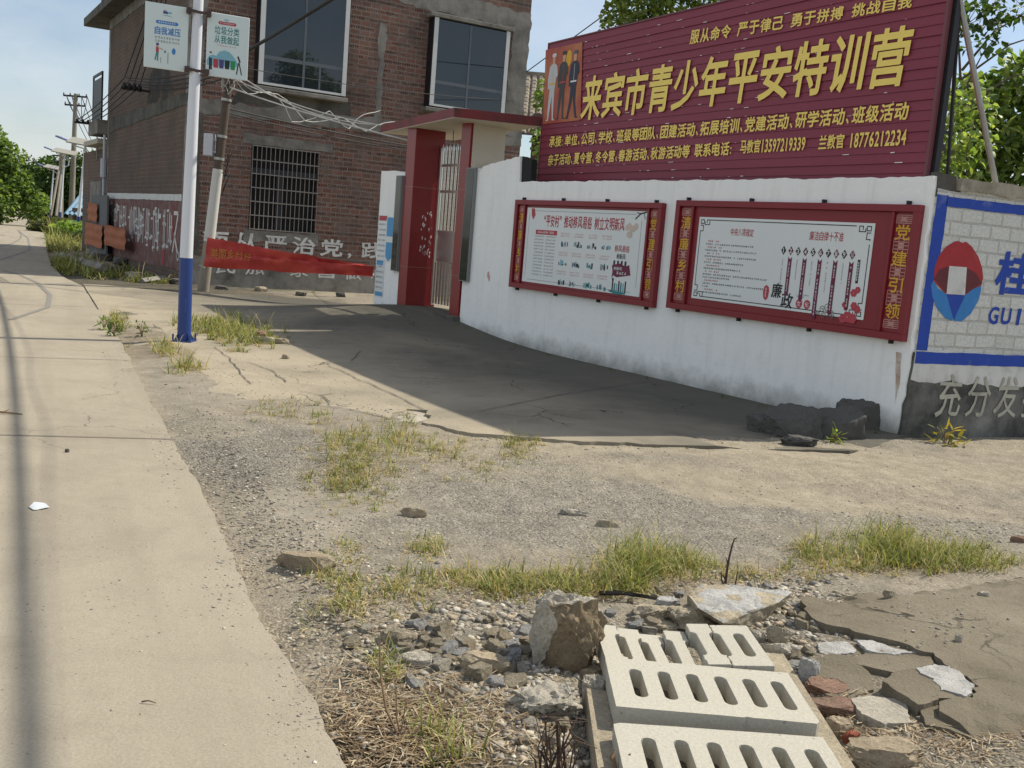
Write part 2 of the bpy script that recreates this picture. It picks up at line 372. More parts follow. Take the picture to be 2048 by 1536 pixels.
STAIN = plain('stainless_steel', (.62, .61, .57), .28, .08, 7, .02, .001, metal=.85)
DKMET = plain('dark_metal', (.02, .02, .022), .5, .2, 9, .05, .002, metal=.3)
ALU = plain('white_aluminium', (.55, .56, .55), .45, .08, 5, .02, .001)
BAR = plain('grille_iron', (.24, .22, .2), .6, .25, 9, .05, .002, metal=.3)
GLASS, _t, _b = newmat('dark_glass'); _b.inputs['Base Color'].default_value = (.016, .022, .03, 1); _b.inputs['Roughness'].default_value = .025; _b.inputs['Specular IOR Level'].default_value = .75
bump(_t, _b, noise(_t, coords(_t), 1.4, 2), .04, .02)
VOID = plain('dim_room', (.012, .012, .013), .9, .2, 3, 0)  # near-black colour stands in for the darkness of unlit rooms
PAPERW = plain('board_white', (.66, .69, .68), .35, .03, 3, 0, spec=.45)
SIGNW = plain('sign_white', (.6, .68, .66), .35, .03, 3, 0, spec=.45)
def pt(name, c, rough=.55): return plain(name, c, rough, .08, 9, 0)
INK = pt('ink_black', (.02, .022, .025)); INKG = pt('ink_grey', (.28, .3, .3)); INKR = pt('ink_red', (.42, .05, .07)); INKD = pt('ink_maroon', (.14, .015, .05))
INKB = pt('ink_blue', (.04, .2, .5)); INKT = pt('ink_teal', (.03, .22, .22)); INKLB = pt('ink_light_blue', (.2, .42, .5)); INKGR = pt('ink_green', (.02, .25, .08)); GOLD = pt('gold_letters', (.65, .38, .03)); INKOR = pt('ink_orange', (.5, .13, .05)); INKP = pt('ink_pink', (.6, .35, .33)); SKIN = pt('ink_skin', (.55, .33, .22)); INKPU = pt('ink_violet', (.06, .06, .2))
PBLUE = plain('wall_paint_blue', (.018, .06, .36), .75, .2, 9, .3, .006, dirt=(.2, .25, .42), dsc=4, dlo=.58, dhi=.85)
PRED = plain('wall_paint_red', (.36, .03, .035), .75, .2, 9, .3, .006, dirt=(.45, .2, .18), dsc=4, dlo=.6, dhi=.9)
PLB = plain('wall_paint_light_blue', (.04, .2, .5), .75, .2, 9, .3, .006, dirt=(.25, .38, .5), dsc=4, dlo=.58, dhi=.85)
PBR = plain('wall_paint_maroon', (.13, .03, .035), .8, .2, 9, .3, .006)
PWH = plain('wall_paint_white', (.6, .6, .57), .8, .15, 9, .2, .005, dirt=(.3, .28, .25), dsc=5, dlo=.5, dhi=.85)
PGRY = plain('wall_paint_dirty_white', (.42, .41, .34), .85, .25, 7, .2, .005, dirt=(.1, .1, .09), dsc=4, dlo=.5, dhi=.8)
SLOGR = plain('faded_red_paint', (.15, .06, .052), .85, .25, 6, .3, .006, dirt=(.22, .17, .15), dsc=3, dlo=.45, dhi=.75)
MOLD = plain('mould_black', (.06, .06, .055), .95, .5, 5, .5, .008, dirt=(.24, .24, .22), dsc=1.7, dlo=.43, dhi=.72)
SIGNP = plain('pole_white', (.62, .64, .68), .38, .05, 4, .03, .002, dirt=(.42, .4, .36), dsc=2.5, dlo=.62, dhi=.9, stretch=(1, 1, .5))
POLEB = plain('pole_blue', (.02, .05, .2), .4, .15, 5, .04, .002, dirt=(.05, .08, .18), dsc=3, dlo=.55, dhi=.85)
CPOLE = plain('concrete_pole', (.24, .215, .17), .9, .2, 6, .3, .004, dirt=(.12, .1, .075), dsc=2, dlo=.5, dhi=.8, stretch=(1, 1, .35))
CPOLED = plain('pole_upper_dark', (.085, .065, .05), .9, .3, 6, .3, .004)
WRAP = plain('white_wrap', (.5, .5, .46), .7, .1, 6, .15, .004)
CABLE = plain('black_cable', (.018, .018, .018), .7, .2, 5, 0)
CABLEW = plain('pale_cable', (.42, .42, .4), .7, .2, 5, 0)
BANNER = plain('red_banner_cloth', (.38, .036, .03), .75, .15, 3, .15, .004, dirt=(.5, .07, .03), dsc=1.5, dlo=.5, dhi=.8)
ORANGE = plain('orange_tarp', (.36, .105, .035), .75, .2, 5, .25, .006, dirt=(.25, .1, .05), dsc=3, dlo=.5, dhi=.8)
TILE = plain('roof_tile', (.26, .22, .17), .9, .35, 5, .4, .01, dirt=(.08, .07, .06), dsc=2, dlo=.45, dhi=.75)
BLUER = plain('blue_roof_sheet', (.16, .27, .36), .45, .1, 4, .05, .003)
ROOFC = plain('pale_roof_slab', (.42, .38, .3), .9, .2, 4, .3, .006)
GREYP = plain('grey_sheet', (.12, .12, .12), .8, .2, 4, .2, .004)
BARK = plain('bark', (.12, .095, .07), .95, .35, 8, .7, .015)
PVC = plain('pvc_pipe', (.45, .47, .5), .5, .1, 4, .02, .002)
LEAF = attrmat('leaf', .5, 25, .1, .002, .42, .3, .35)
BLADE = attrmat('grass_blade', .65, 25, 0, .002, .3, .2, .2)
STRAW = attrmat('straw', .8, 25, .1, .002, .1, .25, .2)
STONE = attrmat('stone', .92, 55, .6, .006, 0, .45, .15)
# ------------------------------------------------------------------ ground surfaces
def concrete(name, col, dark, crack=.0, cracksc=.8, specks=True, moss=None, mlo=.5, mhi=.75, bm=.35, wall_shade=None, wear=0):
    m, t, b = newmat(name); v = coords(t)
    c = mix(t, noise(t, v, .7, 7, .6), tuple(x*.86 for x in col), tuple(x*1.12 for x in col))
    c = mix(t, ramp(t, noise(t, v, 2.6, 8, .65), (.5, 0.0), (.78, .6)), c, dark)
    if moss is not None: c = mix(t, ramp(t, noise(t, v, .55, 9, .66), (mlo, 0.0), (mhi, .9)), c, moss)
    if wall_shade is not None:                      # colour darkened towards the wall to deepen its shade
        (wx, wy), (nx_, ny_), rch, dc = wall_shade; dt = nn(t, 'ShaderNodeVectorMath', operation='DOT_PRODUCT'); L(t, v, dt.inputs[0]); dt.inputs[1].default_value = (nx_, ny_, 0)
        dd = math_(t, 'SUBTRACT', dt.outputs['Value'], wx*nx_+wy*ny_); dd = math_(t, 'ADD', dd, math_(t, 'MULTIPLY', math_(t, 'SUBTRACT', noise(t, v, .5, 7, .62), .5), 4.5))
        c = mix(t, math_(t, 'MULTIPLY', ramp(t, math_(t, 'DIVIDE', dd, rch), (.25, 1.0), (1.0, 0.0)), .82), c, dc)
    if wear:                                  # faint wheel tracks along the road
        rm = nn(t, 'ShaderNodeMapping'); rm.inputs['Rotation'].default_value = (0, 0, math.radians(-25)); L(t, v, rm.inputs['Vector']); r2 = nn(t, 'ShaderNodeMapping'); r2.inputs['Scale'].default_value = (2.2, .12, 1); L(t, rm.outputs[0], r2.inputs['Vector'])
        c = mix(t, ramp(t, noise(t, r2.outputs[0], 1.3, 6, .6), (.45, 0.0), (.75, wear)), c, dark); c = mix(t, ramp(t, noise(t, v, 19, 6, .75), (.5, 0.0), (.75, .35)), c, dark)
    fn = noise(t, v, 90, 6, .75); c = mix(t, 1.0, c, ramp(t, fn, (.25, .78), (.7, 1.12)), 'MULTIPLY')
    h = math_(t, 'ADD', fn, math_(t, 'MULTIPLY', noise(t, v, 9, 5), 1.5))
    if specks:
        vo = nn(t, 'ShaderNodeTexVoronoi'); vo.inputs['Scale'].default_value = 26; L(t, v, vo.inputs['Vector'])
        sp = math_(t, 'MULTIPLY', math_(t, 'LESS_THAN', vo.outputs['Distance'], .13), ramp(t, noise(t, v, 1.7, 4), (.5, 0.0), (.56, 1.0)))
        c = mix(t, math_(t, 'MULTIPLY', sp, .6), c, (.07, .06, .05))
    if crack:
        vd = nn(t, 'ShaderNodeVectorMath', operation='ADD'); ns = nn(t, 'ShaderNodeTexNoise'); ns.inputs['Scale'].default_value = 2.2; ns.inputs['Detail'].default_value = 7; L(t, v, ns.inputs['Vector'])
        L(t, v, vd.inputs[0]); sc = nn(t, 'ShaderNodeVectorMath', operation='SCALE'); L(t, ns.outputs['Color'], sc.inputs[0]); sc.inputs['Scale'].default_value = .7; L(t, sc.outputs[0], vd.inputs[1])
        vo = nn(t, 'ShaderNodeTexVoronoi', feature='DISTANCE_TO_EDGE'); vo.inputs['Scale'].default_value = cracksc; L(t, vd.outputs[0], vo.inputs['Vector'])
        ln = math_(t, 'MULTIPLY', math_(t, 'LESS_THAN', vo.outputs['Distance'], .007*cracksc), ramp(t, noise(t, v, .9, 3), (.5, 0.0), (.58, 1.0)))
        c = mix(t, math_(t, 'MULTIPLY', ln, crack), c, (.045, .04, .032)); h = math_(t, 'SUBTRACT', h, math_(t, 'MULTIPLY', ln, 2.0))
    L(t, c, b.inputs['Base Color']); b.inputs['Roughness'].default_value = .92; b.inputs['Specular IOR Level'].default_value = .15
    bump(t, b, h, bm, .006); return m
ROADM = concrete('road_concrete', (.35, .308, .236), (.25, .216, .162), .45, .22, moss=(.245, .214, .164), mlo=.5, mhi=.8, bm=.6, wear=.55)
APRON = concrete('forecourt_concrete', (.37, .32, .235), (.23, .2, .15), .9, .55, moss=(.17, .155, .12), mlo=.5, mhi=.8, bm=.6, wall_shade=((3.53, 9.14), (-.823, -.568), 4.3, (.055, .057, .052)))
OLDSLAB = concrete('old_slab_concrete', (.19, .162, .115), (.07, .058, .04), .9, 1.3, moss=(.27, .235, .172), mlo=.46, mhi=.62, bm=1.5)
COVERM = concrete('precast_concrete', (.46, .435, .36), (.4, .375, .3), 0, specks=True, moss=(.24, .21, .15), mlo=.52, mhi=.8, bm=.5)
def rubmat(name, col, dark, agg=.6, sc=1.0, face=None):
    """broken concrete: cement paste with stones showing, pits, dust lying on top"""
    m, t, b = newmat(name); v = coords(t, 'Object'); gi = nn(t, 'ShaderNodeObjectInfo'); off = nn(t, 'ShaderNodeVectorMath', operation='ADD'); L(t, v, off.inputs[0]); sc_ = nn(t, 'ShaderNodeVectorMath', operation='SCALE'); L(t, gi.outputs['Location'], sc_.inputs[0]); sc_.inputs['Scale'].default_value = 3.7; L(t, sc_.outputs[0], off.inputs[1]); v = off.outputs[0]
    n1 = noise(t, v, 7*sc, 8, .7); fn = noise(t, v, 75*sc, 6, .75)
    c = mix(t, ramp(t, n1, (.35, 0.0), (.65, 1.0)), tuple(x*.78 for x in col), tuple(min(.8, x*1.15) for x in col))
    c = mix(t, ramp(t, noise(t, v, 3.1*sc, 6, .65), (.48, 0.0), (.7, .8)), c, dark)
    vo = nn(t, 'ShaderNodeTexVoronoi'); vo.inputs['Scale'].default_value = 48*sc; L(t, v, vo.inputs['Vector']); bw = nn(t, 'ShaderNodeRGBToBW'); L(t, vo.outputs['Color'], bw.inputs[0])
    st = math_(t, 'MULTIPLY', math_(t, 'LESS_THAN', vo.outputs['Distance'], .34), math_(t, 'GREATER_THAN', bw.outputs[0], .55))
    c = mix(t, math_(t, 'MULTIPLY', st, agg), c, mix(t, bw.outputs[0], (.12, .115, .1), (.5, .47, .4)))
    c = mix(t, 1.0, c, ramp(t, fn, (.25, .65), (.72, 1.2)), 'MULTIPLY')
    L(t, c, b.inputs['Base Color']); b.inputs['Roughness'].default_value = .95; b.inputs['Specular IOR Level'].default_value = .12
    h = math_(t, 'ADD', math_(t, 'MULTIPLY', n1, 2.5), math_(t, 'ADD', math_(t, 'MULTIPLY', st, .5), math_(t, 'MULTIPLY', fn, .8))); bump(t, b, h, 1.0, .012); return m
RUBM = rubmat('broken_concrete', (.44, .38, .275), (.27, .23, .165), .35)
RUBL = rubmat('pale_broken_concrete', (.5, .455, .37), (.33, .295, .235), .4)
RUBD = concrete('dark_stone', (.1, .097, .088), (.045, .044, .04), 0, moss=(.19, .185, .17), mlo=.55, mhi=.75, bm=.9)
RUBW = rubmat('whitish_break', (.5, .49, .46), (.27, .255, .225), .25, 1.3)
REDBR = rubmat('old_red_brick', (.26, .165, .12), (.22, .175, .135), .15)
TAN = rubmat('tan_slab', (.42, .345, .24), (.27, .22, .155), .15)
def gmat():
    m, t, b = newmat('bare_ground'); a = nn(t, 'ShaderNodeVertexColor'); a.layer_name = 'Col'; v = coords(t)
    vo = nn(t, 'ShaderNodeTexVoronoi'); vo.inputs['Scale'].default_value = 64; vo.inputs['Randomness'].default_value = 1; L(t, v, vo.inputs['Vector'])
    vo2 = nn(t, 'ShaderNodeTexVoronoi'); vo2.inputs['Scale'].default_value = 150; L(t, v, vo2.inputs['Vector'])
    bw = nn(t, 'ShaderNodeRGBToBW'); L(t, vo.outputs['Color'], bw.inputs[0]); bw2 = nn(t, 'ShaderNodeRGBToBW'); L(t, vo2.outputs['Color'], bw2.inputs[0])
    g = nn(t, 'ShaderNodeSeparateColor'); al = nn(t, 'ShaderNodeAttribute'); al.attribute_name = 'grit'
    gr = al.outputs['Fac']
    pe = mix(t, 1.0, ramp(t, bw.outputs[0], (.2, .72), (.8, 1.3)), ramp(t, bw2.outputs[0], (.2, .7), (.8, 1.3)), 'MULTIPLY')
    pe = mix(t, gr, (1, 1, 1), pe)
    fn = noise(t, v, 120, 5, .75); c = mix(t, 1.0, a.outputs[0], pe, 'MULTIPLY'); c = mix(t, 1.0, c, ramp(t, fn, (.25, .72), (.72, 1.18)), 'MULTIPLY')
    c = mix(t, 1.0, c, ramp(t, noise(t, v, 5.5, 7, .68), (.3, .75), (.72, 1.2)), 'MULTIPLY')
    L(t, c, b.inputs['Base Color']); b.inputs['Roughness'].default_value = .95; b.inputs['Specular IOR Level'].default_value = .1
    h = math_(t, 'ADD', math_(t, 'MULTIPLY', math_(t, 'SUBTRACT', 1.0, vo.outputs['Distance']), math_(t, 'MULTIPLY', gr, 1.2)), math_(t, 'ADD', math_(t, 'MULTIPLY', fn, .6), math_(t, 'MULTIPLY', noise(t, v, 18, 6, .7), 1.3)))
    bump(t, b, h, .75, .014); return m
GROUNDM = gmat()
GATE_C = (-1.6, 16.6)
Q_EDGE = None
def edgedist(x, y):
    global Q_EDGE
    if Q_EDGE is None:
        Q_EDGE = [tuple(gp(*p)[:2]) for p in [(195, 625), (230, 660), (290, 725), (345, 780), (420, 803), (560, 820), (660, 850), (700, 853)]]
    d = np.full(np.shape(x), 1e9)
    for (x1, y1), (x2, y2) in zip(Q_EDGE[:-1], Q_EDGE[1:]):
        t = np.clip(((x-x1)*(x2-x1)+(y-y1)*(y2-y1))/((x2-x1)**2+(y2-y1)**2), 0, 1); d = np.minimum(d, np.hypot(x-x1-t*(x2-x1), y-y1-t*(y2-y1)))
    for (x1, y1), (x2, y2) in zip(Q_EDGE2[:-1], Q_EDGE2[1:]):
        t = np.clip(((x-x1)*(x2-x1)+(y-y1)*(y2-y1))/((x2-x1)**2+(y2-y1)**2), 0, 1); d = np.minimum(d, np.hypot(x-x1-t*(x2-x1), y-y1-t*(y2-y1))+.12)
    return d
Q_EDGE2 = [tuple(gp(*p)[:2]) for p in [(1480, 889), (1540, 892), (1640, 897), (1760, 905), (1850, 905)]]
def za(x, y):          # forecourt slab, rising to the gate
    x = np.asarray(x, float); y = np.asarray(y, float); d2 = (x-GATE_C[0])**2+(y-GATE_C[1])**2
    return .016 + .03*sstep(-1.2, .4, x)*(1-sstep(12, 16, y)) + .3*np.exp(-d2/4.84) + .01*(fbm(x, y, .8, 3, 5)-.5) - .05*sstep(.6, .02, edgedist(x, y)+.9*(fbm(x, y, 1.6, 4, 77)-.5))
def zg(x, y):          # bare ground
    x = np.asarray(x, float); y = np.asarray(y, float)
    left = sstep(.5, -.9, x)*sstep(5.6, 6.9, y)*sstep(24, 20, y)
    near_ = sstep(6.6, 7.5, y)*sstep(12, 9.5, y)*(1-left)
    z = -.055+.058*left+.076*near_ - .13*np.exp(-(((x+.75)/.2)**2+((y-8.75)/.16)**2)) - .1*np.exp(-(((x+.42)/.2)**2+((y-8.35)/.13)**2))+(.05-.034*left-.03*near_)*(fbm(x, y, 1.1, 4, 1)-.5)+.014*(fbm(x, y, 7, 3, 9)-.5)*(1-left)
    z = z+.035*np.exp(-(((x-2.2)/1.0)**2+((y-3.9)/.8)**2))+.025*np.exp(-(((x-1.35)/.35)**2+((y-4.0)/.4)**2))+.045*np.exp(-(((x-1.8)/.5)**2+((y-3.05)/.35)**2))
    z = z+.022*(np.abs(fbm(x, y, 2.2, 4, 61)-.5)*2-.25)*(1-left)*sstep(14, 9, y)
    rub = np.exp(-(((x-.3)/1.1)**2+((y-3.9)/.55)**2)); z = z+rub*(.05*(fbm(x, y, 5, 3, 21)-.35))
    z = np.where(y > 26, -.05+.02*(fbm(x, y, .4, 2, 4)-.5), z)
    z = z-.12*np.exp(-(((x-.75)/.42)**4+((y-3.25)/.75)**4))      # the channel under the drain covers
    return z
def zg1(x, y): return float(zg(np.array([x]), np.array([y]))[0])
def za1(x, y): return float(za(np.array([x]), np.array([y]))[0])
def px2w(pts, z=0.0): return [tuple(gp(px, py, z)[:2]) for px, py in pts]
def blob(x, y, px, py, rx, ry, rot=0.0, z=-.05, soft=.6, nz=.5, seed=3):
    c = gp(px, py, z); dx = x-c.x; dy = y-c.y; a = math.radians(rot); u = (dx*math.cos(a)+dy*math.sin(a))/rx; w = (-dx*math.sin(a)+dy*math.cos(a))/ry
    d = np.sqrt(u*u+w*w)+nz*(fbm(x, y, 2.4, 4, seed)-.5)*2
    return sstep(1.0+soft/2, 1.0-soft/2, d)
ROAD_R = px2w([(700, 1536), (640, 1425), (560, 1300), (500, 1200), (460, 1105), (425, 1030), (385, 950), (345, 880), (300, 800), (270, 740), (240, 680), (205, 630), (165, 572), (125, 553), (102, 530), (95, 505), (91, 482), (86, 462), (78, 447), (60, 438), (35, 433), (12, 430)])
def offset(pl, d):
    out = []
    for i, p in enumerate(pl):
        a = Vector(pl[max(0, i-2)]); b = Vector(pl[min(len(pl)-1, i+2)]); t = (b-a).normalized(); out.append((p[0]-t.y*d, p[1]+t.x*d))
    return out
_rr = [(2.2, -2.5), (.75, .6)]+ROAD_R+[(-75, 120), (-130, 165)]
_rl = [p for i, p in enumerate(offset(_rr, 5.6)) if i not in (13, 14, 15)]
def make_ground():
    ang = np.concatenate([np.linspace(-180, -34, 46, endpoint=False), np.linspace(-34, 34, 560, endpoint=False), np.linspace(34, 180, 46, endpoint=False)])
    rad = np.concatenate([[.0], np.geomspace(.6, 2.2, 14, endpoint=False), np.geomspace(2.2, 26, 470, endpoint=False), np.geomspace(26, 1500, 60)])
    A, Rr = np.meshgrid(np.radians(ang), rad); x = Rr*np.sin(A); y = Rr*np.cos(A)
    z = zg(x.ravel(), y.ravel()); x = x.ravel(); y = y.ravel()
    nr, na = len(rad), len(ang)
    i = np.arange(nr-1)[:, None]*na; j = np.arange(na)[None, :]; j2 = (j+1) % na
    F = np.stack([i+j, i+j2, i+na+j2, i+na+j], -1).reshape(-1, 4)
    px_ = np.array([p[0] for p in _rr+_rl[::-1]]); py_ = np.array([p[1] for p in _rr+_rl[::-1]]); ins = np.zeros(len(x), bool)
    for k in range(len(px_)):
        x1, y1, x2, y2 = px_[k-1], py_[k-1], px_[k], py_[k]; ins ^= ((y1 > y) != (y2 > y)) & (x < (x2-x1)*(y-y1)/(y2-y1+1e-12)+x1)
    rdist = np.full(len(x), 9.0)
    for (x1, y1), (x2, y2) in zip(_rr[:-1], _rr[1:]):
        t = np.clip(((x-x1)*(x2-x1)+(y-y1)*(y2-y1))/((x2-x1)**2+(y2-y1)**2), 0, 1); rdist = np.minimum(rdist, np.hypot(x-x1-t*(x2-x1), y-y1-t*(y2-y1)))
    z = z-.035*sstep(.45, .04, rdist)*sstep(40, 25, y); z = np.where(ins & (rdist > .03), np.minimum(z-.05, -.06), z)
    base = np.array([.265, .234, .182]); tan = np.array([.335, .29, .215]); grey = np.array([.245, .225, .185]); dark = np.array([.125, .095, .06]); cem = np.array([.31, .275, .215]); rub = np.array([.28, .245, .185]); gre = np.array([.07, .09, .03])
    c = np.tile(base, (len(x), 1)); grit = np.full(len(x), .45)
    n1 = fbm(x, y, .9, 5, 31); c = c+(tan-c)*(.55*sstep(.45, .65, n1))[:, None]
    def put(w, col, g=None):
        nonlocal c, grit
        c = c+(col-c)*w[:, None]
        if g is not None: grit = grit+(g-grit)*w
    put(blob(x, y, 1150, 1010, 1.6, .9, 10, seed=11)*.8, grey, .9)
    put(blob(x, y, 1500, 985, 1.0, .42, -15, seed=13)*.9, tan, .15)
    put(blob(x, y, 1850, 960, 1.3, .5, 10, seed=14)*.7, tan, .3)
    put(blob(x, y, 1850, 1050, .8, .3, 5, seed=15)*.8, grey, 1)
    put(blob(x, y, 1400, 915, 2.2, .3, 12, seed=16)*.7, tan*1.02, .2)
    put(blob(x, y, 480, 900, .75, 1.0, 25, seed=17)*.85, grey*.95, 1)
    put(blob(x, y, 600, 1010, .7, .35, 25, seed=18)*.8, cem, .15)
    put(blob(x, y, 540, 1060, .35, .3, 25, seed=19)*.8, cem, .1)
    put(blob(x, y, 430, 870, .4, .3, 0, seed=20)*.5, tan, .3)
    put(blob(x, y, 640, 1250, .45, .5, 30, seed=22)*.8, cem*.9, .2)
    put(blob(x, y, 1000, 1290, .9, .45, 0, seed=23)*.85, rub, 1)
    put(blob(x, y, 860, 1500, .6, .42, 0, seed=24)*.85, dark, .7)
    put(blob(x, y, 1880, 1500, .5, .22, -10, seed=25)*.8, rub*.85, .8)
    put(blob(x, y, 1650, 1290, .5, .4, -10, seed=26)*.7, rub*.8, 1)
    put(blob(x, y, 320, 700, 1.2, 2.2, 20, z=0, seed=27)*.8, np.array([.25, .21, .15]), .25)
    put(blob(x, y, 560, 760, 2.0, 1.6, 20, z=0, seed=28)*.8, cem, .2)
    far = sstep(16, 24, y); put(far*sstep(.42, .6, fbm(x, y, .35, 4, 33)), gre, .6)
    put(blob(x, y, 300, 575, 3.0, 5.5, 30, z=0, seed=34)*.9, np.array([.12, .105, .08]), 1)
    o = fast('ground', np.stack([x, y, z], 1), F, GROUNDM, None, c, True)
    at = o.data.attributes.new('grit', 'FLOAT', 'POINT'); at.data.foreach_set('value', grit.astype(np.float32))
    tag(o, kind='structure'); return o
make_ground()
def slab(name, poly, zf, depth, mat, res=None, parent=None, kind=None, rag=.03, step=.12, seed=1, ragmask=None):
    P = []
    n = len(poly)
    for i in range(n):
        a = Vector(poly[i]); b = Vector(poly[(i+1) % n]); Ld = (b-a).length; st = step*max(1, ((a+b)/2).length/7); k = max(1, int(Ld/st))
        nrm = Vector((-(b-a).y, (b-a).x)).normalized() if Ld > 0 else Vector((0, 0))
        for j in range(k):
            p = a+(b-a)*j/k; r = rag*(.8*mnoise.noise(Vector((p.x*1.7, p.y*1.7, seed)))+.7*mnoise.noise(Vector((p.x*6, p.y*6, seed)))+.5*mnoise.noise(Vector((p.x*17, p.y*17, seed)))+.45*mnoise.noise(Vector((p.x*43, p.y*43, seed))))
            if ragmask and not ragmask(i): r = 0
            P.append(p+nrm*r)
    nb = len(P); V = list(P)
    if res:
        xs = [p.x for p in P]; ys = [p.y for p in P]; gx = np.arange(min(xs), max(xs), res); gy = np.arange(min(ys), max(ys), res)
        X, Y = np.meshgrid(gx, gy); X = X.ravel()+RNG.uniform(-.3, .3, X.size)*res; Y = Y.ravel()+RNG.uniform(-.3, .3, Y.size)*res
        ins = np.zeros(len(X), bool); px_ = np.array(xs); py_ = np.array(ys)
        for k in range(nb):
            x1, y1, x2, y2 = px_[k], py_[k], px_[(k+1) % nb], py_[(k+1) % nb]
            cnd = ((y1 > Y) != (y2 > Y)); ins ^= cnd & (X < (x2-x1)*(Y-y1)/(y2-y1+1e-12)+x1)
        V += [Vector((float(a), float(b))) for a, b in zip(X[ins], Y[ins])]
    vs, es, fs, ov, oe, of = geometry.delaunay_2d_cdt(V, [], [list(range(nb))], 1, 1e-5)
    mp = {}
    for ni, ol in enumerate(ov):
        for q in ol: mp[q] = ni
    zz = zf(np.array([v.x for v in vs]), np.array([v.y for v in vs]))
    verts = [(v.x, v.y, float(z)) for v, z in zip(vs, zz)]; faces = [tuple(f) for f in fs]
    base = len(verts); ring = [mp[i] for i in range(nb)]
    verts += [(verts[i][0], verts[i][1], verts[i][2]-depth) for i in ring]
    for i in range(nb): faces.append((ring[i], ring[(i+1) % nb], base+(i+1) % nb, base+i))
    mb = MB(); mb.v = verts; mb.f = faces; mb.m = [0]*len(faces)
    o = mb.build(name, mat, parent)
    if kind: tag(o, kind=kind)
    return o
_nr = len(_rr)
slab('road', _rr+_rl[::-1], lambda x, y: 0*x, .16, ROADM, None, None, 'structure', .018, .05, 2, ragmask=lambda i: 2 <= i < _nr)
road = bpy.data.objects['road']
# joints sawn across the road, dark tyre arcs
mbj = MB()
def strip(mb, pts, w, z):
    for a, b in zip(pts[:-1], pts[1:]):
        a = Vector(a); b = Vector(b); n = Vector((-(b-a).y, (b-a).x)).normalized()*w/2
        mb.add([(a.x-n.x, a.y-n.y, z), (a.x+n.x, a.y+n.y, z), (b.x+n.x, b.y+n.y, z), (b.x-n.x, b.y-n.y, z)], [(0, 1, 2, 3)])
JOINT = pt('joint_dark', (.14, .12, .1), .95)
TYRE = plain('tyre_rubber', (.2, .185, .16), .9, .1, 20, 0)
for a, b in (((-100, 868), (345, 879)), ((-60, 712), (258, 721)), ((-40, 606), (196, 615))):
    strip(mbj, [tuple(gp(*a)[:2]), tuple(gp(*b)[:2])], .014, .0045)
mbj.build('joint', JOINT, road)
for pl in ([(0, 493), (25, 487), (40, 478), (43, 470), (37, 462)], [(0, 520), (60, 500), (56, 476), (30, 456)], [(20, 640), (95, 615), (100, 590), (75, 566), (35, 548), (0, 540)]):
    mt_ = MB(); q = []
    for k in range(len(pl)-1):
        for s_ in range(6):
            t_ = s_/6; q.append((pl[k][0]+(pl[k+1][0]-pl[k][0])*t_, pl[k][1]+(pl[k+1][1]-pl[k][1])*t_))
    strip(mt_, [tuple(gp(*p)[:2]) for p in q], .07, .0055); mt_.build('tyre_mark', TYRE, road)
FORE = px2w([(207, 631), (250, 655), (300, 720), (345, 775), (420, 800), (480, 790), (560, 815), (640, 850), (720, 853), (765, 842), (782, 822), (815, 814), (856, 818), (862, 832), (846, 842), (868, 848)], .03)+px2w([(935, 862), (1000, 868), (1150, 880), (1300, 887), (1500, 892), (1700, 900)], .05)
FORE += [(3.45, 9.0), (3.9, 9.4), (-.2, 16.2), (-.6, 17.6), (-1.2, 18.4), (-2.5, 18.6), (-3.2, 19.6)]+px2w([(640, 600), (520, 590), (400, 587), (290, 578), (215, 570), (166, 567)], .02)
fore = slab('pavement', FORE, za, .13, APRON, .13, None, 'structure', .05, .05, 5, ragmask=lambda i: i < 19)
mbj = MB()
for pl in ([(655, 722), (760, 723), (900, 721), (1045, 724)], [(660, 728), (720, 755), (790, 785), (850, 818)], [(1300, 764), (1130, 790), (960, 822)], [(640, 738), (600, 741)], [(905, 598), (905, 625)], [(520, 745), (575, 752)], [(600, 778), (640, 786), (668, 783)], [(640, 786), (660, 800), (700, 806)], [(700, 812), (745, 822), (790, 830)], [(500, 722), (540, 735), (575, 760)], [(430, 690), (470, 725), (500, 765)], [(720, 700), (700, 718)], [(930, 790), (965, 792)], [(545, 640), (620, 646), (700, 643)]):
    for p_, q_ in zip(pl[:-1], pl[1:]):
        ws = [gp(p_[0]+(q_[0]-p_[0])*t/12, p_[1]+(q_[1]-p_[1])*t/12, .04) for t in range(13)]
        for i in range(12):
            a = ws[i]; b = ws[i+1]; n = Vector((-(b-a).y, (b-a).x)).normalized()*(.003+.004*random.random()); j1 = .03*mnoise.noise(Vector((a.x*3, a.y*3, 2))); j2 = .03*mnoise.noise(Vector((b.x*3, b.y*3, 2)))
            mbj.add([(p.x+s_*n.x+j, p.y+s_*n.y+j, za1(p.x+j, p.y+j)+.009) for p, s_, j in ((a, -1, j1), (a, 1, j1), (b, 1, j2), (b, -1, j2))], [(0, 1, 2, 3)])
mbj.build('crack', pt('crack_dark', (.085, .075, .06), .95), fore)
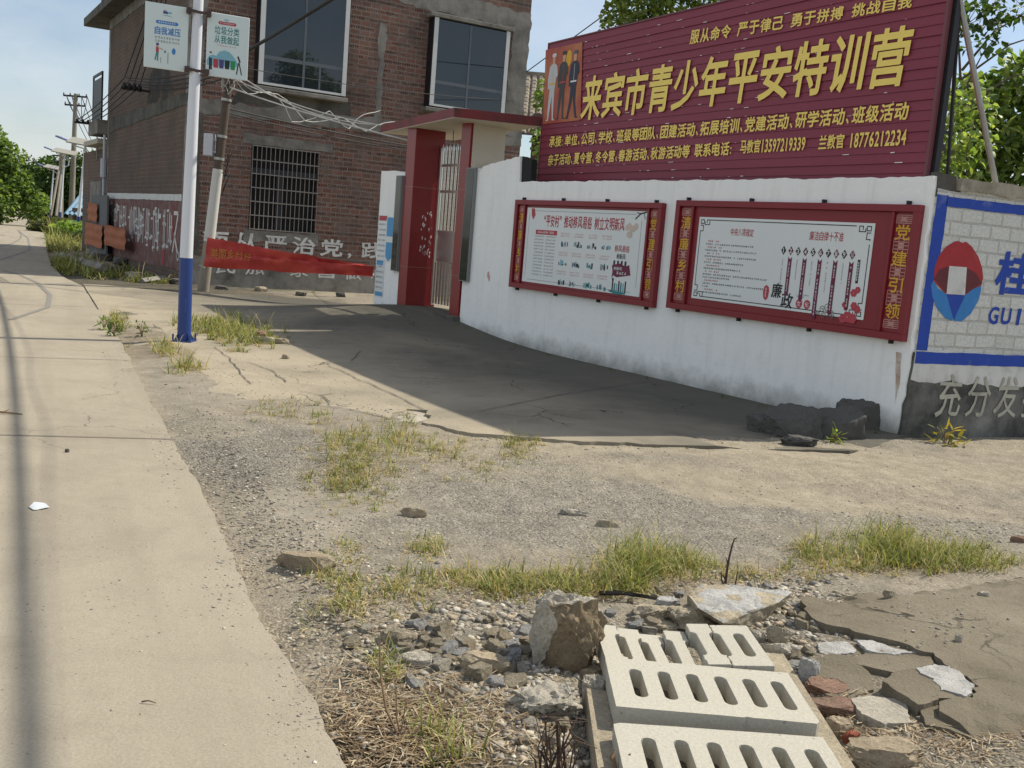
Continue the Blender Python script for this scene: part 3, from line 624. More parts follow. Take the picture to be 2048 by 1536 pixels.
# ------------------------------------------------------------------ stones, grass, litter
def ico():
    p = (1+5**.5)/2; v = np.array([(-1,p,0),(1,p,0),(-1,-p,0),(1,-p,0),(0,-1,p),(0,1,p),(0,-1,-p),(0,1,-p),(p,0,-1),(p,0,1),(-p,0,-1),(-p,0,1)], float)/math.hypot(1, p)
    f = np.array([(0,11,5),(0,5,1),(0,1,7),(0,7,10),(0,10,11),(1,5,9),(5,11,4),(11,10,2),(10,7,6),(7,1,8),(3,9,4),(3,4,2),(3,2,6),(3,6,8),(3,8,9),(4,9,5),(2,4,11),(6,2,10),(8,6,7),(9,8,1)]); return v, f
ICV, ICF = ico()
def stones(name, spots, cols, parent=None):
    """spots: x, y, size"""
    V = []; C = []; n = len(spots)
    for x, y, s, z in spots:
        v = ICV*RNG.uniform(.55, 1.2, (12, 1))*np.array([RNG.uniform(.8, 1.4), RNG.uniform(.6, 1.1), RNG.uniform(.3, .6)])
        a = RNG.uniform(0, 6.28); ca, sa = math.cos(a), math.sin(a); v = np.stack([v[:, 0]*ca-v[:, 1]*sa, v[:, 0]*sa+v[:, 1]*ca, v[:, 2]], 1)*s*.5
        V.append(v+np.array([x, y, z+s*.04])); col = np.array(cols[RNG.integers(len(cols))])*RNG.uniform(.75, 1.2); C.append(np.tile(col, (12, 1)))
    F = (ICF[None]+np.arange(n)[:, None, None]*12).reshape(-1, 3)
    return fast(name, np.concatenate(V), F, STONE, parent, np.concatenate(C))
def inroad(x, y):
    # right of the road edge?
    for (x1, y1), (x2, y2) in zip(_rr[:-1], _rr[1:]):
        if y1 <= y < y2: return x < x1+(x2-x1)*(y-y1)/(y2-y1)+.02
    return False
def scatter(regs, z=-.05, surf=None, onroad=False):
    out = []
    for px, py, rx, ry, n, s0, s1 in regs:
        k = 0
        while k < n:
            a, b = RNG.normal(0, .5, 2)
            if abs(a) > 1.1 or abs(b) > 1.1: continue
            X, Y = px+a*rx, py+b*ry
            if Y > 1640 or Y < 560: continue
            k += 1
            p = gp(X, Y, z)
            if inroad(p.x, p.y) != onroad: continue
            s = s0*(s1/s0)**(RNG.random()**2.2); out.append((p.x, p.y, s))
    A = np.array(out); zz = (surf or zg)(A[:, 0], A[:, 1])+0*A[:, 0]
    return [(a[0], a[1], a[2], z_) for a, z_ in zip(A, zz)]
GC = [(.31, .28, .23), (.36, .32, .25), (.25, .23, .2), (.43, .4, .33), (.34, .28, .2), (.21, .195, .17)]
tag(stones('gravel', scatter([(480, 930, 190, 150, 1900, .008, .03), (620, 1090, 260, 110, 1900, .007, .028), (1150, 1020, 420, 110, 2200, .006, .022), (1010, 1290, 230, 100, 2600, .01, .06), (1060, 1420, 200, 130, 1700, .01, .055), (1600, 1230, 110, 70, 1300, .01, .055), (1600, 1370, 60, 60, 500, .01, .05), (1640, 1450, 80, 60, 500, .01, .045),
     (1900, 1070, 250, 50, 700, .008, .04), (1640, 1010, 500, 110, 900, .007, .025), (1900, 1490, 260, 70, 700, .008, .03), (820, 1420, 200, 160, 900, .008, .04), (720, 1240, 160, 130, 500, .008, .04), (1540, 1170, 200, 25, 250, .015, .05), (1400, 900, 500, 25, 500, .008, .03), (1200, 888, 260, 14, 400, .01, .045), (960, 866, 90, 14, 200, .01, .05)]), GC), 'loose gravel and crumbs of broken concrete across the verge', 'gravel', kind='stuff')
tag(stones('gravel', scatter([(600, 790, 260, 70, 900, .006, .022), (420, 730, 160, 60, 500, .006, .02), (700, 835, 120, 20, 260, .01, .04), (900, 760, 300, 80, 260, .006, .018)], 0, za)+scatter([(1880, 1240, 130, 60, 160, .005, .02)], .02, lambda x, y: .018)+scatter([(600, 1400, 70, 130, 260, .004, .016), (460, 1140, 60, 130, 260, .005, .02), (340, 900, 50, 110, 200, .006, .022), (235, 690, 40, 60, 120, .008, .025), (200, 1100, 260, 420, 120, .004, .014)], 0, lambda x, y: 0*x, True), GC), 'fine grit and crumbs lying on the concrete', 'grit', kind='stuff')
def ribbons(name, items, mat, parent=None):
    """items: x,y,z,length,azimuth,lean,width,colour; thin bent blades"""
    n = len(items); A = np.array([it[:7] for it in items], float); Cc = np.array([it[7] for it in items], float)
    t = np.array([0, .35, .7, 1.0]); V = np.zeros((n, 7, 3)); C = np.zeros((n, 7, 3))
    d = np.stack([np.cos(A[:, 4]), np.sin(A[:, 4])], 1); pr = np.stack([-d[:, 1], d[:, 0]], 1); curl = RNG.uniform(.4, 1.5, n)
    for k, tk in enumerate(t):
        th = A[:, 5]+curl*tk*.75; hor = np.sin(th)*tk*A[:, 3]*.9; ver = np.cos(th)*tk*A[:, 3]
        c = np.stack([A[:, 0]+d[:, 0]*hor, A[:, 1]+d[:, 1]*hor, A[:, 2]+np.maximum(ver, .004+.004*tk)], 1)
        w = A[:, 6]*(.5, .45, .3, 0)[k]
        if k < 3:
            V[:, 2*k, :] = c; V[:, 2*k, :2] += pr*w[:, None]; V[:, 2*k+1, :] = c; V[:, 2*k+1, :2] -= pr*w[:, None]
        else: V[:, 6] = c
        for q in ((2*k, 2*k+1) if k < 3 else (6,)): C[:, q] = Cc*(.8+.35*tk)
    F0 = np.array([(0, 1, 3), (0, 3, 2), (2, 3, 5), (2, 5, 4), (4, 5, 6)]); F = (F0[None]+np.arange(n)[:, None, None]*7).reshape(-1, 3)
    return fast(name, V.reshape(-1, 3), F, mat, parent, C.reshape(-1, 3))
GREEN = [(.16, .19, .05), (.24, .26, .075), (.31, .31, .12), (.12, .155, .04)]; DRY = [(.5, .4, .2), (.42, .32, .14), (.56, .48, .27), (.34, .25, .11)]
def tufts(px, py, rx, ry, n, h, green, z=-.05, w=.006, surf=None, per=9):
    out = []
    green = green*.8; n = int(n*1.15); h = h*1.12; w = w*.8
    for _ in range(max(1, n//per)):
        a, b = RNG.normal(0, .5, 2); p = gp(px+a*rx, py+b*ry, z)
        if inroad(p.x, p.y): continue
        zz = surf(p.x, p.y) if surf else zg1(p.x, p.y); hh = h*RNG.uniform(.45, 1.15); gr = RNG.random() < green
        for _ in range(per):
            x = p.x+RNG.normal(0, .02); y = p.y+RNG.normal(0, .02); g_ = gr if RNG.random() < .75 else not gr
            if RNG.random() < .05: out.append((x, y, zz-.005, hh*RNG.uniform(1.2, 1.9), RNG.uniform(0, 6.283), abs(RNG.normal(.1, .12)), w*.7, np.array(DRY[RNG.integers(4)])*.9))
            col = (GREEN if g_ else DRY)[RNG.integers(4)]; Ln = hh*RNG.uniform(.4, 1.15)*(1 if g_ else .75)
            out.append((x, y, zz-.005, Ln, RNG.uniform(0, 6.283), abs(RNG.normal(.22, .22))+(0 if g_ else .35), w*RNG.uniform(.7, 1.3), np.array(col)*RNG.uniform(.8, 1.2)))
    return out
G = []
for a in [(700, 915, 85, 55, 1100, .12, .45), (690, 965, 75, 40, 600, .09, .4), (800, 890, 40, 40, 500, .13, .6), (880, 915, 60, 25, 450, .1, .35), (745, 950, 100, 50, 500, .09, .4), (1030, 908, 48, 22, 420, .1, .5), (960, 945, 60, 22, 200, .07, .3),
          (570, 832, 55, 22, 260, .1, .35), (640, 845, 35, 25, 180, .09, .3), (720, 1010, 60, 25, 140, .07, .3), (850, 1100, 45, 30, 240, .09, .35), (700, 1110, 50, 30, 160, .07, .5), (690, 1160, 60, 35, 260, .09, .45), (690, 1220, 60, 35, 260, .1, .5), (800, 1190, 60, 40, 260, .09, .3),
          (880, 1160, 90, 28, 520, .09, .45), (1010, 1170, 90, 26, 900, .1, .6), (1120, 1165, 90, 26, 800, .1, .55), (1265, 1140, 55, 45, 1000, .2, .8), (1330, 1130, 70, 32, 900, .15, .75), (1230, 1170, 60, 25, 400, .14, .7), (1180, 1180, 120, 18, 400, .08, .2), (1400, 1135, 50, 28, 300, .1, .4),
          (1640, 1105, 65, 26, 700, .12, .65), (1770, 1100, 60, 36, 1500, .17, .85), (1840, 1115, 80, 30, 1400, .15, .8), (1930, 1110, 60, 26, 700, .14, .75), (2000, 1120, 50, 18, 300, .1, .5), (1560, 1150, 90, 18, 250, .07, .1), (1700, 1135, 100, 18, 400, .08, .2), (1480, 1150, 60, 25, 150, .08, .2),
          (770, 1340, 25, 30, 120, .1, .7), (790, 1360, 20, 15, 60, .08, .6), (870, 1480, 70, 30, 60, .2, .8), (900, 1520, 60, 15, 50, .16, .8)]: G += tufts(*a)
for a in [(330, 700, 28, 14, 350, .2, .55), (370, 738, 30, 12, 300, .2, .1), (450, 665, 85, 18, 1300, .22, .9), (490, 690, 55, 18, 500, .2, .75), (240, 650, 25, 14, 200, .2, .8), (225, 640, 14, 8, 120, .2, .8), (245, 715, 14, 25, 120, .18, .3), (258, 745, 8, 12, 80, .2, .5), (400, 652, 60, 10, 300, .2, .9), (540, 685, 35, 10, 200, .16, .6)]: G += tufts(*a, z=0, surf=za1, w=.012)
for a in [(120, 490, 55, 14, 1400, .5, 1), (140, 528, 40, 12, 900, .4, 1.2), (200, 545, 70, 10, 900, .3, 1.1), (300, 562, 60, 6, 400, .25, 1), (115, 470, 30, 14, 600, .7, .9), (1000, 658, 40, 6, 60, .15, .6)]: G += tufts(*a, z=0, w=.03)
for k in range(40):
    s = random.random(); p = Vector((3.4, 9.0, 0))+(Vector((-.9, 15.3, 0))-Vector((3.4, 9.0, 0)))*s
    if k % 3 == 0: G += [(p.x-.02+RNG.normal(0, .02), p.y-.02, za1(p.x, p.y), RNG.uniform(.04, .1), RNG.uniform(0, 6.28), .3, .006, np.array(GREEN[3])) for _ in range(5)]
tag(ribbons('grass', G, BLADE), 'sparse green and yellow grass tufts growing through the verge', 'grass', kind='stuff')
ST = []
SCOL = [(.4, .32, .2), (.3, .22, .13), (.22, .15, .09), (.48, .4, .28), (.15, .1, .06)]
for px, py, rx, ry, n, l0 in [(830, 1460, 170, 90, 1500, .1), (780, 1390, 140, 70, 500, .08), (1900, 1480, 230, 70, 900, .08), (1020, 1440, 120, 90, 300, .08), (700, 930, 120, 60, 500, .06), (1330, 1170, 200, 22, 500, .05), (1650, 1140, 250, 22, 500, .05), (980, 1190, 260, 25, 400, .05), (1690, 1440, 70, 50, 200, .08), (1600, 895, 250, 14, 250, .05), (880, 950, 120, 40, 250, .05), (760, 1220, 120, 80, 250, .06)]:
    for _ in range(n):
        a, b = RNG.normal(0, .55, 2); p = gp(px+a*rx, py+b*ry, -.05)
        if inroad(p.x, p.y): continue
        ST.append((p.x, p.y, RNG.uniform(0, .012), l0*RNG.uniform(.3, 1.3), RNG.uniform(0, 6.283), RNG.uniform(1.2, 1.5), RNG.uniform(.0025, .006), np.array(SCOL[RNG.integers(5)])*RNG.uniform(.7, 1.2)))
_zz = zg(np.array([q[0] for q in ST]), np.array([q[1] for q in ST])); ST = [(q[0], q[1], q[2]+float(z_), *q[3:]) for q, z_ in zip(ST, _zz)]
tag(ribbons('straw_litter', ST, STRAW), 'dry straw and stalk litter lying on the soil', 'straw', kind='stuff')
# ------------------------------------------------------------------ brick house
A0 = gp(365, 565)
HF = Frame(A0, 31.0)                    # x along the front wall, y inward (along the side wall)
house = thing('brick_house', 'two-storey bare brick house behind the gate, with concrete bands and bay windows', 'house', HF.M)
HL, HD, HT = 8.35, 10.35, 9.2
def wall_open(mb, x0, x1, z0, z1, y0, y1, holes, m=0):
    xs = sorted({x0, x1, *[h[0] for h in holes], *[h[1] for h in holes]}); zs = sorted({z0, z1, *[h[2] for h in holes], *[h[3] for h in holes]})
    for a, b in zip(xs[:-1], xs[1:]):
        for c, d in zip(zs[:-1], zs[1:]):
            mxx, mzz = (a+b)/2, (c+d)/2
            if any(h[0] < mxx < h[1] and h[2] < mzz < h[3] for h in holes): continue
            mb.box(a, b, y0, y1, c, d, m)
LW = (1.41, 3.0, 1.27, 3.16); UW1 = (1.4, 3.44, 4.46, 6.9); UW2 = (5.57, 7.65, 4.55, 6.6)
mb = MB(); wall_open(mb, 0, HL, -.2, HT, 0, .24, [LW, UW1, UW2]); mb.box(HL-.24, HL, .245, HD, -.2, HT); mb.box(0, HL, HD-.24, HD, -.2, HT)
mb.build('front_wall', BRICK, house)
mb = MB(); mb.box(.0, .24, .245, HD-.245, -.2, HT); 
mb.build('side_wall', BRICKS, house)
mb = MB(); mb.box(.3, HL-.3, .5, HD-.3, 3.75, 3.9); mb.box(.3, HL-.3, 3.0, 3.1, 0, 9); mb.build('inner_wall', VOID, house)
def hband(name, poly, mat, amp=.05, seed=0, t=.012):
    m_ = MB(); m_.prism(ragged(poly, amp, .12, seed), -t, .05); return m_.build(name, mat, house)
hband('concrete_band', [(-.012, 3.68), (HL, 3.9), (HL, 4.14), (-.012, 4.0)], CEM, .07, 1)
hband('concrete_band', [(-.012, 6.95), (HL+.01, 6.72), (HL+.01, 7.2), (-.012, 7.25)], CEM, .08, 2)
hband('lintel', [(1.2, 3.17), (3.3, 3.17), (3.3, 3.36), (1.2, 3.4)], CEM, .03, 3, .016)
hband('window_sill', [(1.3, 1.0), (3.05, 1.0), (3.05, 1.26), (1.3, 1.26)], CEM, .05, 4, .014)
hband('plinth', [(-.01, -.2), (HL, -.2), (HL, .55), (2.5, .5), (-.01, .62)], CEM, .06, 5, .02)
hband('corner_render', [(-.012, .5), (.34, .5), (.26, 2.5), (.32, 3.7), (-.012, 3.7)], CEMD, .05, 6, .013)
hband('corner_render', [(-.012, 4.0), (.26, 4.0), (.3, 6.0), (.26, 7), (-.012, 7)], CEM, .05, 16, .013)
hband('corner_render', [(HL-.62, 4.1), (HL+.012, 4.1), (HL+.012, 6.8), (HL-.45, 6.8)], CEM, .06, 7, .013)
hband('mortar_smear', [(4.28, 3.9), (4.45, 3.9), (4.48, 6.2), (4.3, 6.3)], CEM, .09, 8, .008)
hband('window_dark_patch', [(.9, 3.98), (3.7, 4.08), (3.6, 4.42), (1.1, 4.4)], CEMD, .07, 9, .011)  # darker patch on the wall below the upper-left bay window
# side wall dressings (x = 0 plane, facing the road)
def side_poly(name, poly, mat, amp=.03, seed=0, t=.012, step=.15):
    m_ = MB(); pl = ragged(poly, amp, step, seed); n = len(pl)
    tri = geometry.tessellate_polygon([[Vector((a, b, 0)) for a, b in pl]])
    m_.add([(-t, a, b) for a, b in pl]+[(.03, a, b) for a, b in pl], [tuple(q) for q in tri]+[(i, n+i, n+(i+1) % n, (i+1) % n) for i in range(n)]); return m_.build(name, mat, house)
side_poly('concrete_band', [(0.05, 3.86), (HD, 3.72), (HD, 4.13), (.05, 4.12)], CEMD, .04, 11, .014)
side_poly('concrete_band', [(0.05, 6.7), (HD, 6.72), (HD, 7.0), (.05, 6.98)], CEM, .03, 12, .02)
side_poly('corner_render', [(.0, .3), (.28, .3), (.3, 2.2), (.22, 3.8), (0.0, 3.8)], CEM, .03, 13, .015)
side_poly('corner_render', [(.0, 4.1), (.25, 4.1), (.3, 5.2), (.22, 6.7), (0.0, 6.7)], CEM, .03, 14, .015)
side_poly('corner_render', [(HD-.3, -.1), (HD+.01, -.1), (HD+.01, 6.7), (HD-.3, 6.7)], CEM, .03, 15, .015)
side_poly('soot_stain', [(1.6, 4.15), (4.6, 4.15), (4.2, 4.8), (3.0, 5.5), (2.2, 4.9)], plain('soot', (.045, .04, .036), .95, .3, 4, .2, .004, dirt=(.1, .085, .07), dsc=2, dlo=.45, dhi=.7), .12, 18, .006)
side_poly('faded_slogan_panel', [(.3, .25), (HD-.1, .1), (HD-.1, 1.78), (.3, 1.76)], SLOGR, .02, 17, .008)
side_poly('painted_line', [(.02, 1.78), (HD-.05, 1.78), (HD-.05, 1.94), (.02, 1.92)], PWH, .012, 19, .012)
# worn white characters on the side wall, most strokes washed out
m_ = MB()
def sidestroke(a, b, c, d, w):
    L_ = math.hypot(c-a, d-b) or 1; ny, nz = -(d-b)/L_*w/2, (c-a)/L_*w/2
    m_.add([(-.012, a+ny, b+nz), (-.012, a-ny, b-nz), (-.012, c-ny, d-nz), (-.012, c+ny, d+nz)], [(0, 1, 2, 3)])
for y0, y1, z0, z1 in [(6.9, 9.9, .85, 1.66), (4.4, 6.6, .55, 1.6), (2.4, 4.2, .5, 1.62), (1.15, 2.2, .5, 1.62)]:
    n = int((y1-y0)/.18)
    for k in range(n):
        yy = y0+(y1-y0)*(k+.5)/n+random.uniform(-.05, .05); za_, zb = z0+random.random()*.35, z1-random.random()*.2
        if random.random() < .85: sidestroke(yy, za_, yy+random.uniform(-.03, .03), zb, random.uniform(.04, .085))
        for q in range(3):
            if random.random() < .6:
                z_ = random.uniform(z0+.1, z1); sidestroke(yy-.12, z_, yy+.12, z_+random.uniform(-.03, .03), .06)
sidestroke(1.05, .62, .6, 1.5, .1); sidestroke(.55, .62, .95, 1.05, .1); sidestroke(.6, 1.5, 1.1, 1.5, .09)
for k in range(12): a = k*math.pi/6; sidestroke(.5+.1*math.cos(a), .55+.09*math.sin(a), .5+.1*math.cos(a+.55), .55+.09*math.sin(a+.55), .04)
m_.build('slogan_lettering', PWH, house, fixn=False)
m_ = MB(); m_.add([(-.014, 1.02, .9), (-.014, 1.1, .9), (-.014, 1.1, 1.7), (-.014, 1.02, 1.7)], [(0, 1, 2, 3)]); m_.add([(-.014, 1.9, .28), (-.014, 2.12, .28), (-.014, 2.12, .62), (-.014, 1.9, .6)], [(0, 1, 2, 3)]); m_.build('red_paint', PRED, house, fixn=False)
# roof slab, parapet, balcony
mb = MB(); mb.box(-.5, HL+.02, 3.0, HD+1.75, 6.98, 7.22); mb.build('eave_slab', CEMD, house, bevel=.02)
mb = MB(); mb.box(-.12, .12, 3.0, HD+1.0, 7.22, 9.6); mb.build('parapet', BRICKS, house)
mb = MB(); mb.box(-.3, 2.6, HD, HD+1.75, 3.68, 4.1); mb.build('balcony_slab', CEM, house, bevel=.02)
mb = MB()
for y in (HD+.05, HD+1.7): mb.box(-.2, -.15, y-.02, y+.03, 4.1, 5.5)
mb.box(-.2, -.15, HD+.03, HD+1.73, 5.45, 5.52); mb.box(-.19, -.16, HD+.06, HD+1.7, 4.15, 5.35)
mb.build('balcony_railing', DKMET, house)
mb = MB(); mb.tube([(-.09, HD-.05, .6), (-.09, HD-.05, 3.66)], .04); mb.tube([(-.1, HD-.05, 2.4), (-.1, HD-.05, 2.95)], .09); mb.build('drainpipe', PVC, house, 40)
# windows
def bay(x0, x1, z0, z1, trans, low, seed):
    d = .27; w = thing('window', None, None); w.parent = house
    fr = MB(); t = .05
    fr.box(x0, x0+.11, -d-.012, -d+.05, z0, z1); fr.box(x1-.1, x1, -d-.012, -d+.05, z0, z1); fr.box(x0+.11, x1-.1, -d-.005, -d+.045, z0, z0+.05); 
    fr.build('frame', ALU, w)
    fr = MB(); xm = x0+.11+(x1-x0-.21)*trans; fr.box(xm-.025, xm+.025, -d-.002, -d+.04, z0+.05, z1-.05); fr.box(x0+.11, xm-.025, -d, -d+.038, low-.04, low+.04); fr.box(xm+.025, x1-.1, -d, -d+.038, low-.04, low+.04)
    if seed == 1: fr.box(xm+.36, xm+.4, -d, -d+.038, z0+.05, low-.04)
    fr.build('mullion', plain('mullion_grey%d' % seed, (.1, .115, .13), .4, .1, 5, 0), w)
    g = MB(); g.box(x0+.08, x1-.08, -d+.012, -d+.018, z0+.03, z1-.03); g.build('pane', GLASS, w)
    s = MB(); s.box(x0-.02, x0+.0, -d, 0, z0-.02, z1); s.box(x1, x1+.02, -d, 0, z0, z1); s.box(x0, x1, -d+.05, -.005, z0-.03, z0+.0); s.build('side_cheek', DKMET, w)
    bk = MB(); bk.box(x0+.02, x1-.02, .2, .25, z0+.02, z1-.02); bk.build('dark_interior', VOID, w)
    h = MB(); h.box(x0-.12, x1+.1, -d-.05, .0, z1+.005, z1+.1); h.build('hood', CEM, w, bevel=.012); h = MB(); h.box(x0-.1, x1+.06, -d-.02, .0, z0-.13, z0-.035); h.build('sill', CEM, w, bevel=.012)
    return w
bay(1.4, 3.44, 4.46, 6.9, .5, 5.05, 1); bay(5.57, 7.65, 4.55, 6.6, .47, 5.12, 2)
gw = thing('window', None, None); gw.parent = house
g = MB(); x0, x1, z0, z1 = LW
for k in range(16):
    x = x0+.02+(x1-x0-.04)*k/15; g.tube([(x, -.02, z0), (x, -.02, z1)], .009, 6)
for k in range(7):
    z = z0+.02+(z1-z0-.04)*k/6; g.box(x0, x1, -.034, -.026, z-.012, z+.012)
g.build('grille', BAR, gw)
g = MB(); g.box(x0, x1, .16, .18, z0, z1); g.build('pane', VOID, gw)  # no glass here: near-black sheet painted as the unlit room
g = MB(); g.box(x0+.62, x0+.75, .07, .1, z0, z1-.5); g.box(x0, x1, .06, .1, z1-.62, z1-.5); g.build('frame', plain('window_frame_dark', (.03, .03, .035), .5, .2, 5, 0), gw)
# slogans painted on the front wall
m_ = MB(); text(m_, '面从严治党,践至', .35, 5.45, .78, 1.2, -.017, off=.02, gap=.14, rough=.03, full=False); text(m_, '民旅 家国做心', .6, 5.0, .26, .58, -.023, off=.012, gap=.3, rough=.03, full=False)
m_.build('slogan_lettering', PWH, house, fixn=False)
# ------------------------------------------------------------------ roadside wall line: gate, white walls
WC = gp(1800, 880)
WF = Frame(WC, 304.6)                   # x runs from the gate (-8) to the corner (0), y inward
mb = MB()
top = [(-7.76, 2.52), (-7.55, 2.5), (-7.5, 2.44), (-7.42, 2.53), (-6.95, 2.6), (-6.47, 2.66), (-6.44, 2.31), (-3, 2.32), (-.02, 2.345)]
poly = [(-7.76, -.3), (-.02, -.3)]+[(.02, .5), (-.03, 1.2), (.01, 1.8), (-.02, 2.345)]+ragged([(-.02, 2.345), (-3, 2.32), (-6.44, 2.31)], .012, .06, 4)[:-1][:108]
poly = [(-7.76, -.3), (-.01, -.3)]
for k in range(1, 30): z = -.3+2.64*k/30; poly.append((-.015+.02*mnoise.noise(Vector((z*7, 1, 3)))+(-.05 if z < .35 else 0)*(.6+mnoise.noise(Vector((z*16, 5, 1)))), z))
tl = top[::-1]
for a, b in zip(tl[:-1], tl[1:]):
    n = max(1, int(math.hypot(b[0]-a[0], b[1]-a[1])/.05))
    for k in range(n): t = k/n; x = a[0]+(b[0]-a[0])*t; z = a[1]+(b[1]-a[1])*t; poly.append((x, z+.014*mnoise.noise(Vector((x*8, z*5, 2)))+.01*mnoise.noise(Vector((x*27, 1, 7)))))
poly.append(tl[-1])
mb.prism(poly, 0, .12)
ww = tag(mb.build('white_wall', WHITE), 'long whitewashed boundary wall carrying the two red notice boards', 'wall'); ww.matrix_world = WF.M
mb = MB(); mb.prism(ragged([(-7.7, -.3), (-.06, -.3), (-.06, 2.31), (-6.4, 2.28), (-6.42, 2.6), (-7.7, 2.48)], .012, .1, 8), .121, .26); mb.build('brick_backing', BRICKS, ww)
mb = MB(); mb.prism(ragged([(-6.46, 2.27), (-6.2, 2.27), (-6.22, 2.62), (-6.46, 2.66)], .012, .08, 9), .03, .12); mb.build('black_patch', pt('black_paint', (.012, .013, .015), .8), ww)
m_ = MB()
m_.disc(-7.05, .98, .03, .05, -.004); m_.disc(-7.02, .93, .022, .04, -.004); m_.build('paint_chip', INKP, ww, fixn=False)
m_ = MB(); m_.flat(ragged([(-.16, .78), (-.1, .78), (-.08, .5), (-.1, .3), (-.13, .55)], .01, .05, 3), -.004); m_.build('rust_streak', plain('rust', (.4, .27, .18), .9, .2, 8, 0, dirt=(.6, .55, .5), dsc=5, dlo=.4, dhi=.6), ww, fixn=False)
# gate
gate = thing('gateway', 'red granite gateway with flat concrete canopy and stainless steel gate', 'gateway', WF.M)
def pillar(x0, x1, z0, z1, y1, cream):
    mb = MB(); mb.box(x0, x1, -.02, y1, z0, z1, 0); p = mb.build('pillar', REDG, gate, bevel=.006)
    j = MB()
    for z in ((z0+z1)/2+.55, (z0+z1)/2-.75): j.box(x0-.002, x1+.002, -.022, y1-.002, z-.003, z+.003)
    j.build('joint_line', pt('joint_cream', (.3, .2, .15)), p)
    if cream: c_ = MB(); c_.box(x1-.02, x1+.012, .02, y1-.01, z0+1.9, z1-.003); c_.build('cream_render', PLAST, p)
    return p
p1 = pillar(-9.78, -9.48, .2, 3.17, .53, False); p2 = pillar(-8.06, -7.79, .1, 3.2, .6, True)
m_ = MB()
for k in range(46):                                                     # remains of torn stickers on the inner face
    z = 1.1+random.random()*.75; y = .18+random.random()*.2; w = random.uniform(.005, .02); h = random.uniform(.01, .05)
    m_.add([(-9.4785, y, z), (-9.4785, y+w, z+random.uniform(-.02, .02)), (-9.4785, y+w, z+h), (-9.4785, y, z+h)], [(0, 1, 2, 3)])
m_.build('sticker_scrap', WFLECK, p1, fixn=False)
mb = MB(); mb.box(-8.3, -7.75, -.14, .1, .1, .3); mb.build('kerb_stone', CEMD, gate, bevel=.02)
Ac, Lc, Rc = gp(908, 231, 3.2), gp(762, 266, 3.17), gp(1081, 250, 3.2)
def wloc(p): q = Vector(p)-WF.o; return (q.dot(WF.ux), q.dot(WF.uy))
a, l, r = wloc(Ac), wloc(Lc), wloc(Rc); q4 = (l[0]+r[0]-a[0], l[1]+r[1]-a[1])
mb = MB(); base = [a, r, q4, l]
mb.add([(*p, 3.17) for p in base]+[(*p, 3.172+.09) for p in base], [(0, 1, 2, 3), (4, 5, 6, 7)]+[(i, (i+1) % 4, 4+(i+1) % 4, 4+i) for i in range(4)]); can = mb.build('canopy', PLAST, gate)
cx = sum(p[0] for p in base)/4; cy = sum(p[1] for p in base)/4
big = [(cx+(p[0]-cx)*1.008, cy+(p[1]-cy)*1.008) for p in base]; mb = MB()
mb.add([(*p, 3.18) for p in big]+[(*p, 3.31) for p in big], [(0, 1, 2, 3), (4, 5, 6, 7)]+[(i, (i+1) % 4, 4+(i+1) % 4, 4+i) for i in range(4)]); mb.build('fascia', plain('fascia_red', (.17, .018, .02), .5, .15, 5, .1, .003, dirt=(.03, .02, .02), dsc=1.7, dlo=.5, dhi=.68), can)
mb = MB(); mb.tube([(cx, cy, 3.17), (cx+.01, cy, 2.98)], .006); mb.build('hanging_wire', CABLE, can)
# gate leaf
leaf = MB(); gx0, gx1, gy = -9.46, -8.0, .46
for k in range(13):
    x = gx0+.04+(gx1-gx0-.08)*k/12; leaf.tube([(x, gy, 1.55), (x, gy, 2.86)], .016, 8); leaf.tube([(x, gy, 2.86), (x, gy, 2.9), (x, gy, 2.97)], [.022, .022, .001], 8)
for z in (1.55, 2.2, 2.62): leaf.box(gx0, gx1, gy-.018, gy+.018, z-.02, z+.02)
leaf.box(gx0, gx0+.045, gy-.03, gy+.03, .33, 2.9); leaf.box(gx1-.045, gx1, gy-.03, gy+.03, .33, 2.9)
ml = leaf.build('gate_leaf', STAIN, gate, 40)
lp = MB(); n = 28
for k in range(n):
    x0 = gx0+.05+(gx1-gx0-.1)*k/n; x1 = gx0+.05+(gx1-gx0-.1)*(k+1)/n; d = .012 if k % 2 else -.012
    lp.box(x0, x1, gy-.006+d, gy+.006+d, .36, 1.05)
lp.box(gx0+.05, gx1-.05, gy-.01, gy+.008, 1.06, 1.53); lp.build('lower_panel', STAIN, ml)
# wall beyond the gate
mb = MB(); mb.prism(ragged([(-10.68, .0), (-9.79, .0), (-9.79, 2.46), (-10.2, 2.5), (-10.68, 2.5)], .008, .07, 5), 0, .24)
sw = tag(mb.build('white_wall', WHITE), 'short whitewashed wall left of the gate with health posters on it', 'wall'); sw.matrix_world = WF.M
def plaque(x0, x1, z0, z1, label):
    o = tag(MB().box(x0, x1, -.06, -.012, z0, z1).build('plaque', BLKG, None, bevel=.004), label, 'plaque'); o.matrix_world = WF.M
    m_ = MB(); m_.box(x0-.012, x1+.012, -.056, -.005, z0-.012, z1+.012); m_.build('backing', plain('plaque_rim%d' % int(-x0*10), (.2, .21, .21), .4, .1, 5, 0), o); return o
plaque(-7.77, -7.56, .85, 2.5, 'tall polished black name plaque hung on the long white wall')
plaque(-10.0, -9.82, .85, 2.4, 'tall black name plaque on the short wall, left of the red pillar')
po = thing('poster', 'white and blue paper posters pasted low on the short white wall', 'poster', WF.M)
m_ = MB(); m_.rect(-10.66, -10.34, .35, 1.75, -.004, 0); m_.rect(-10.1, -9.86, 1.02, 1.72, -.004, 0); m_.rect(-10.36, -10.08, .98, 1.7, -.006, 0); m_.build('paper', PAPERW, po, fixn=False)
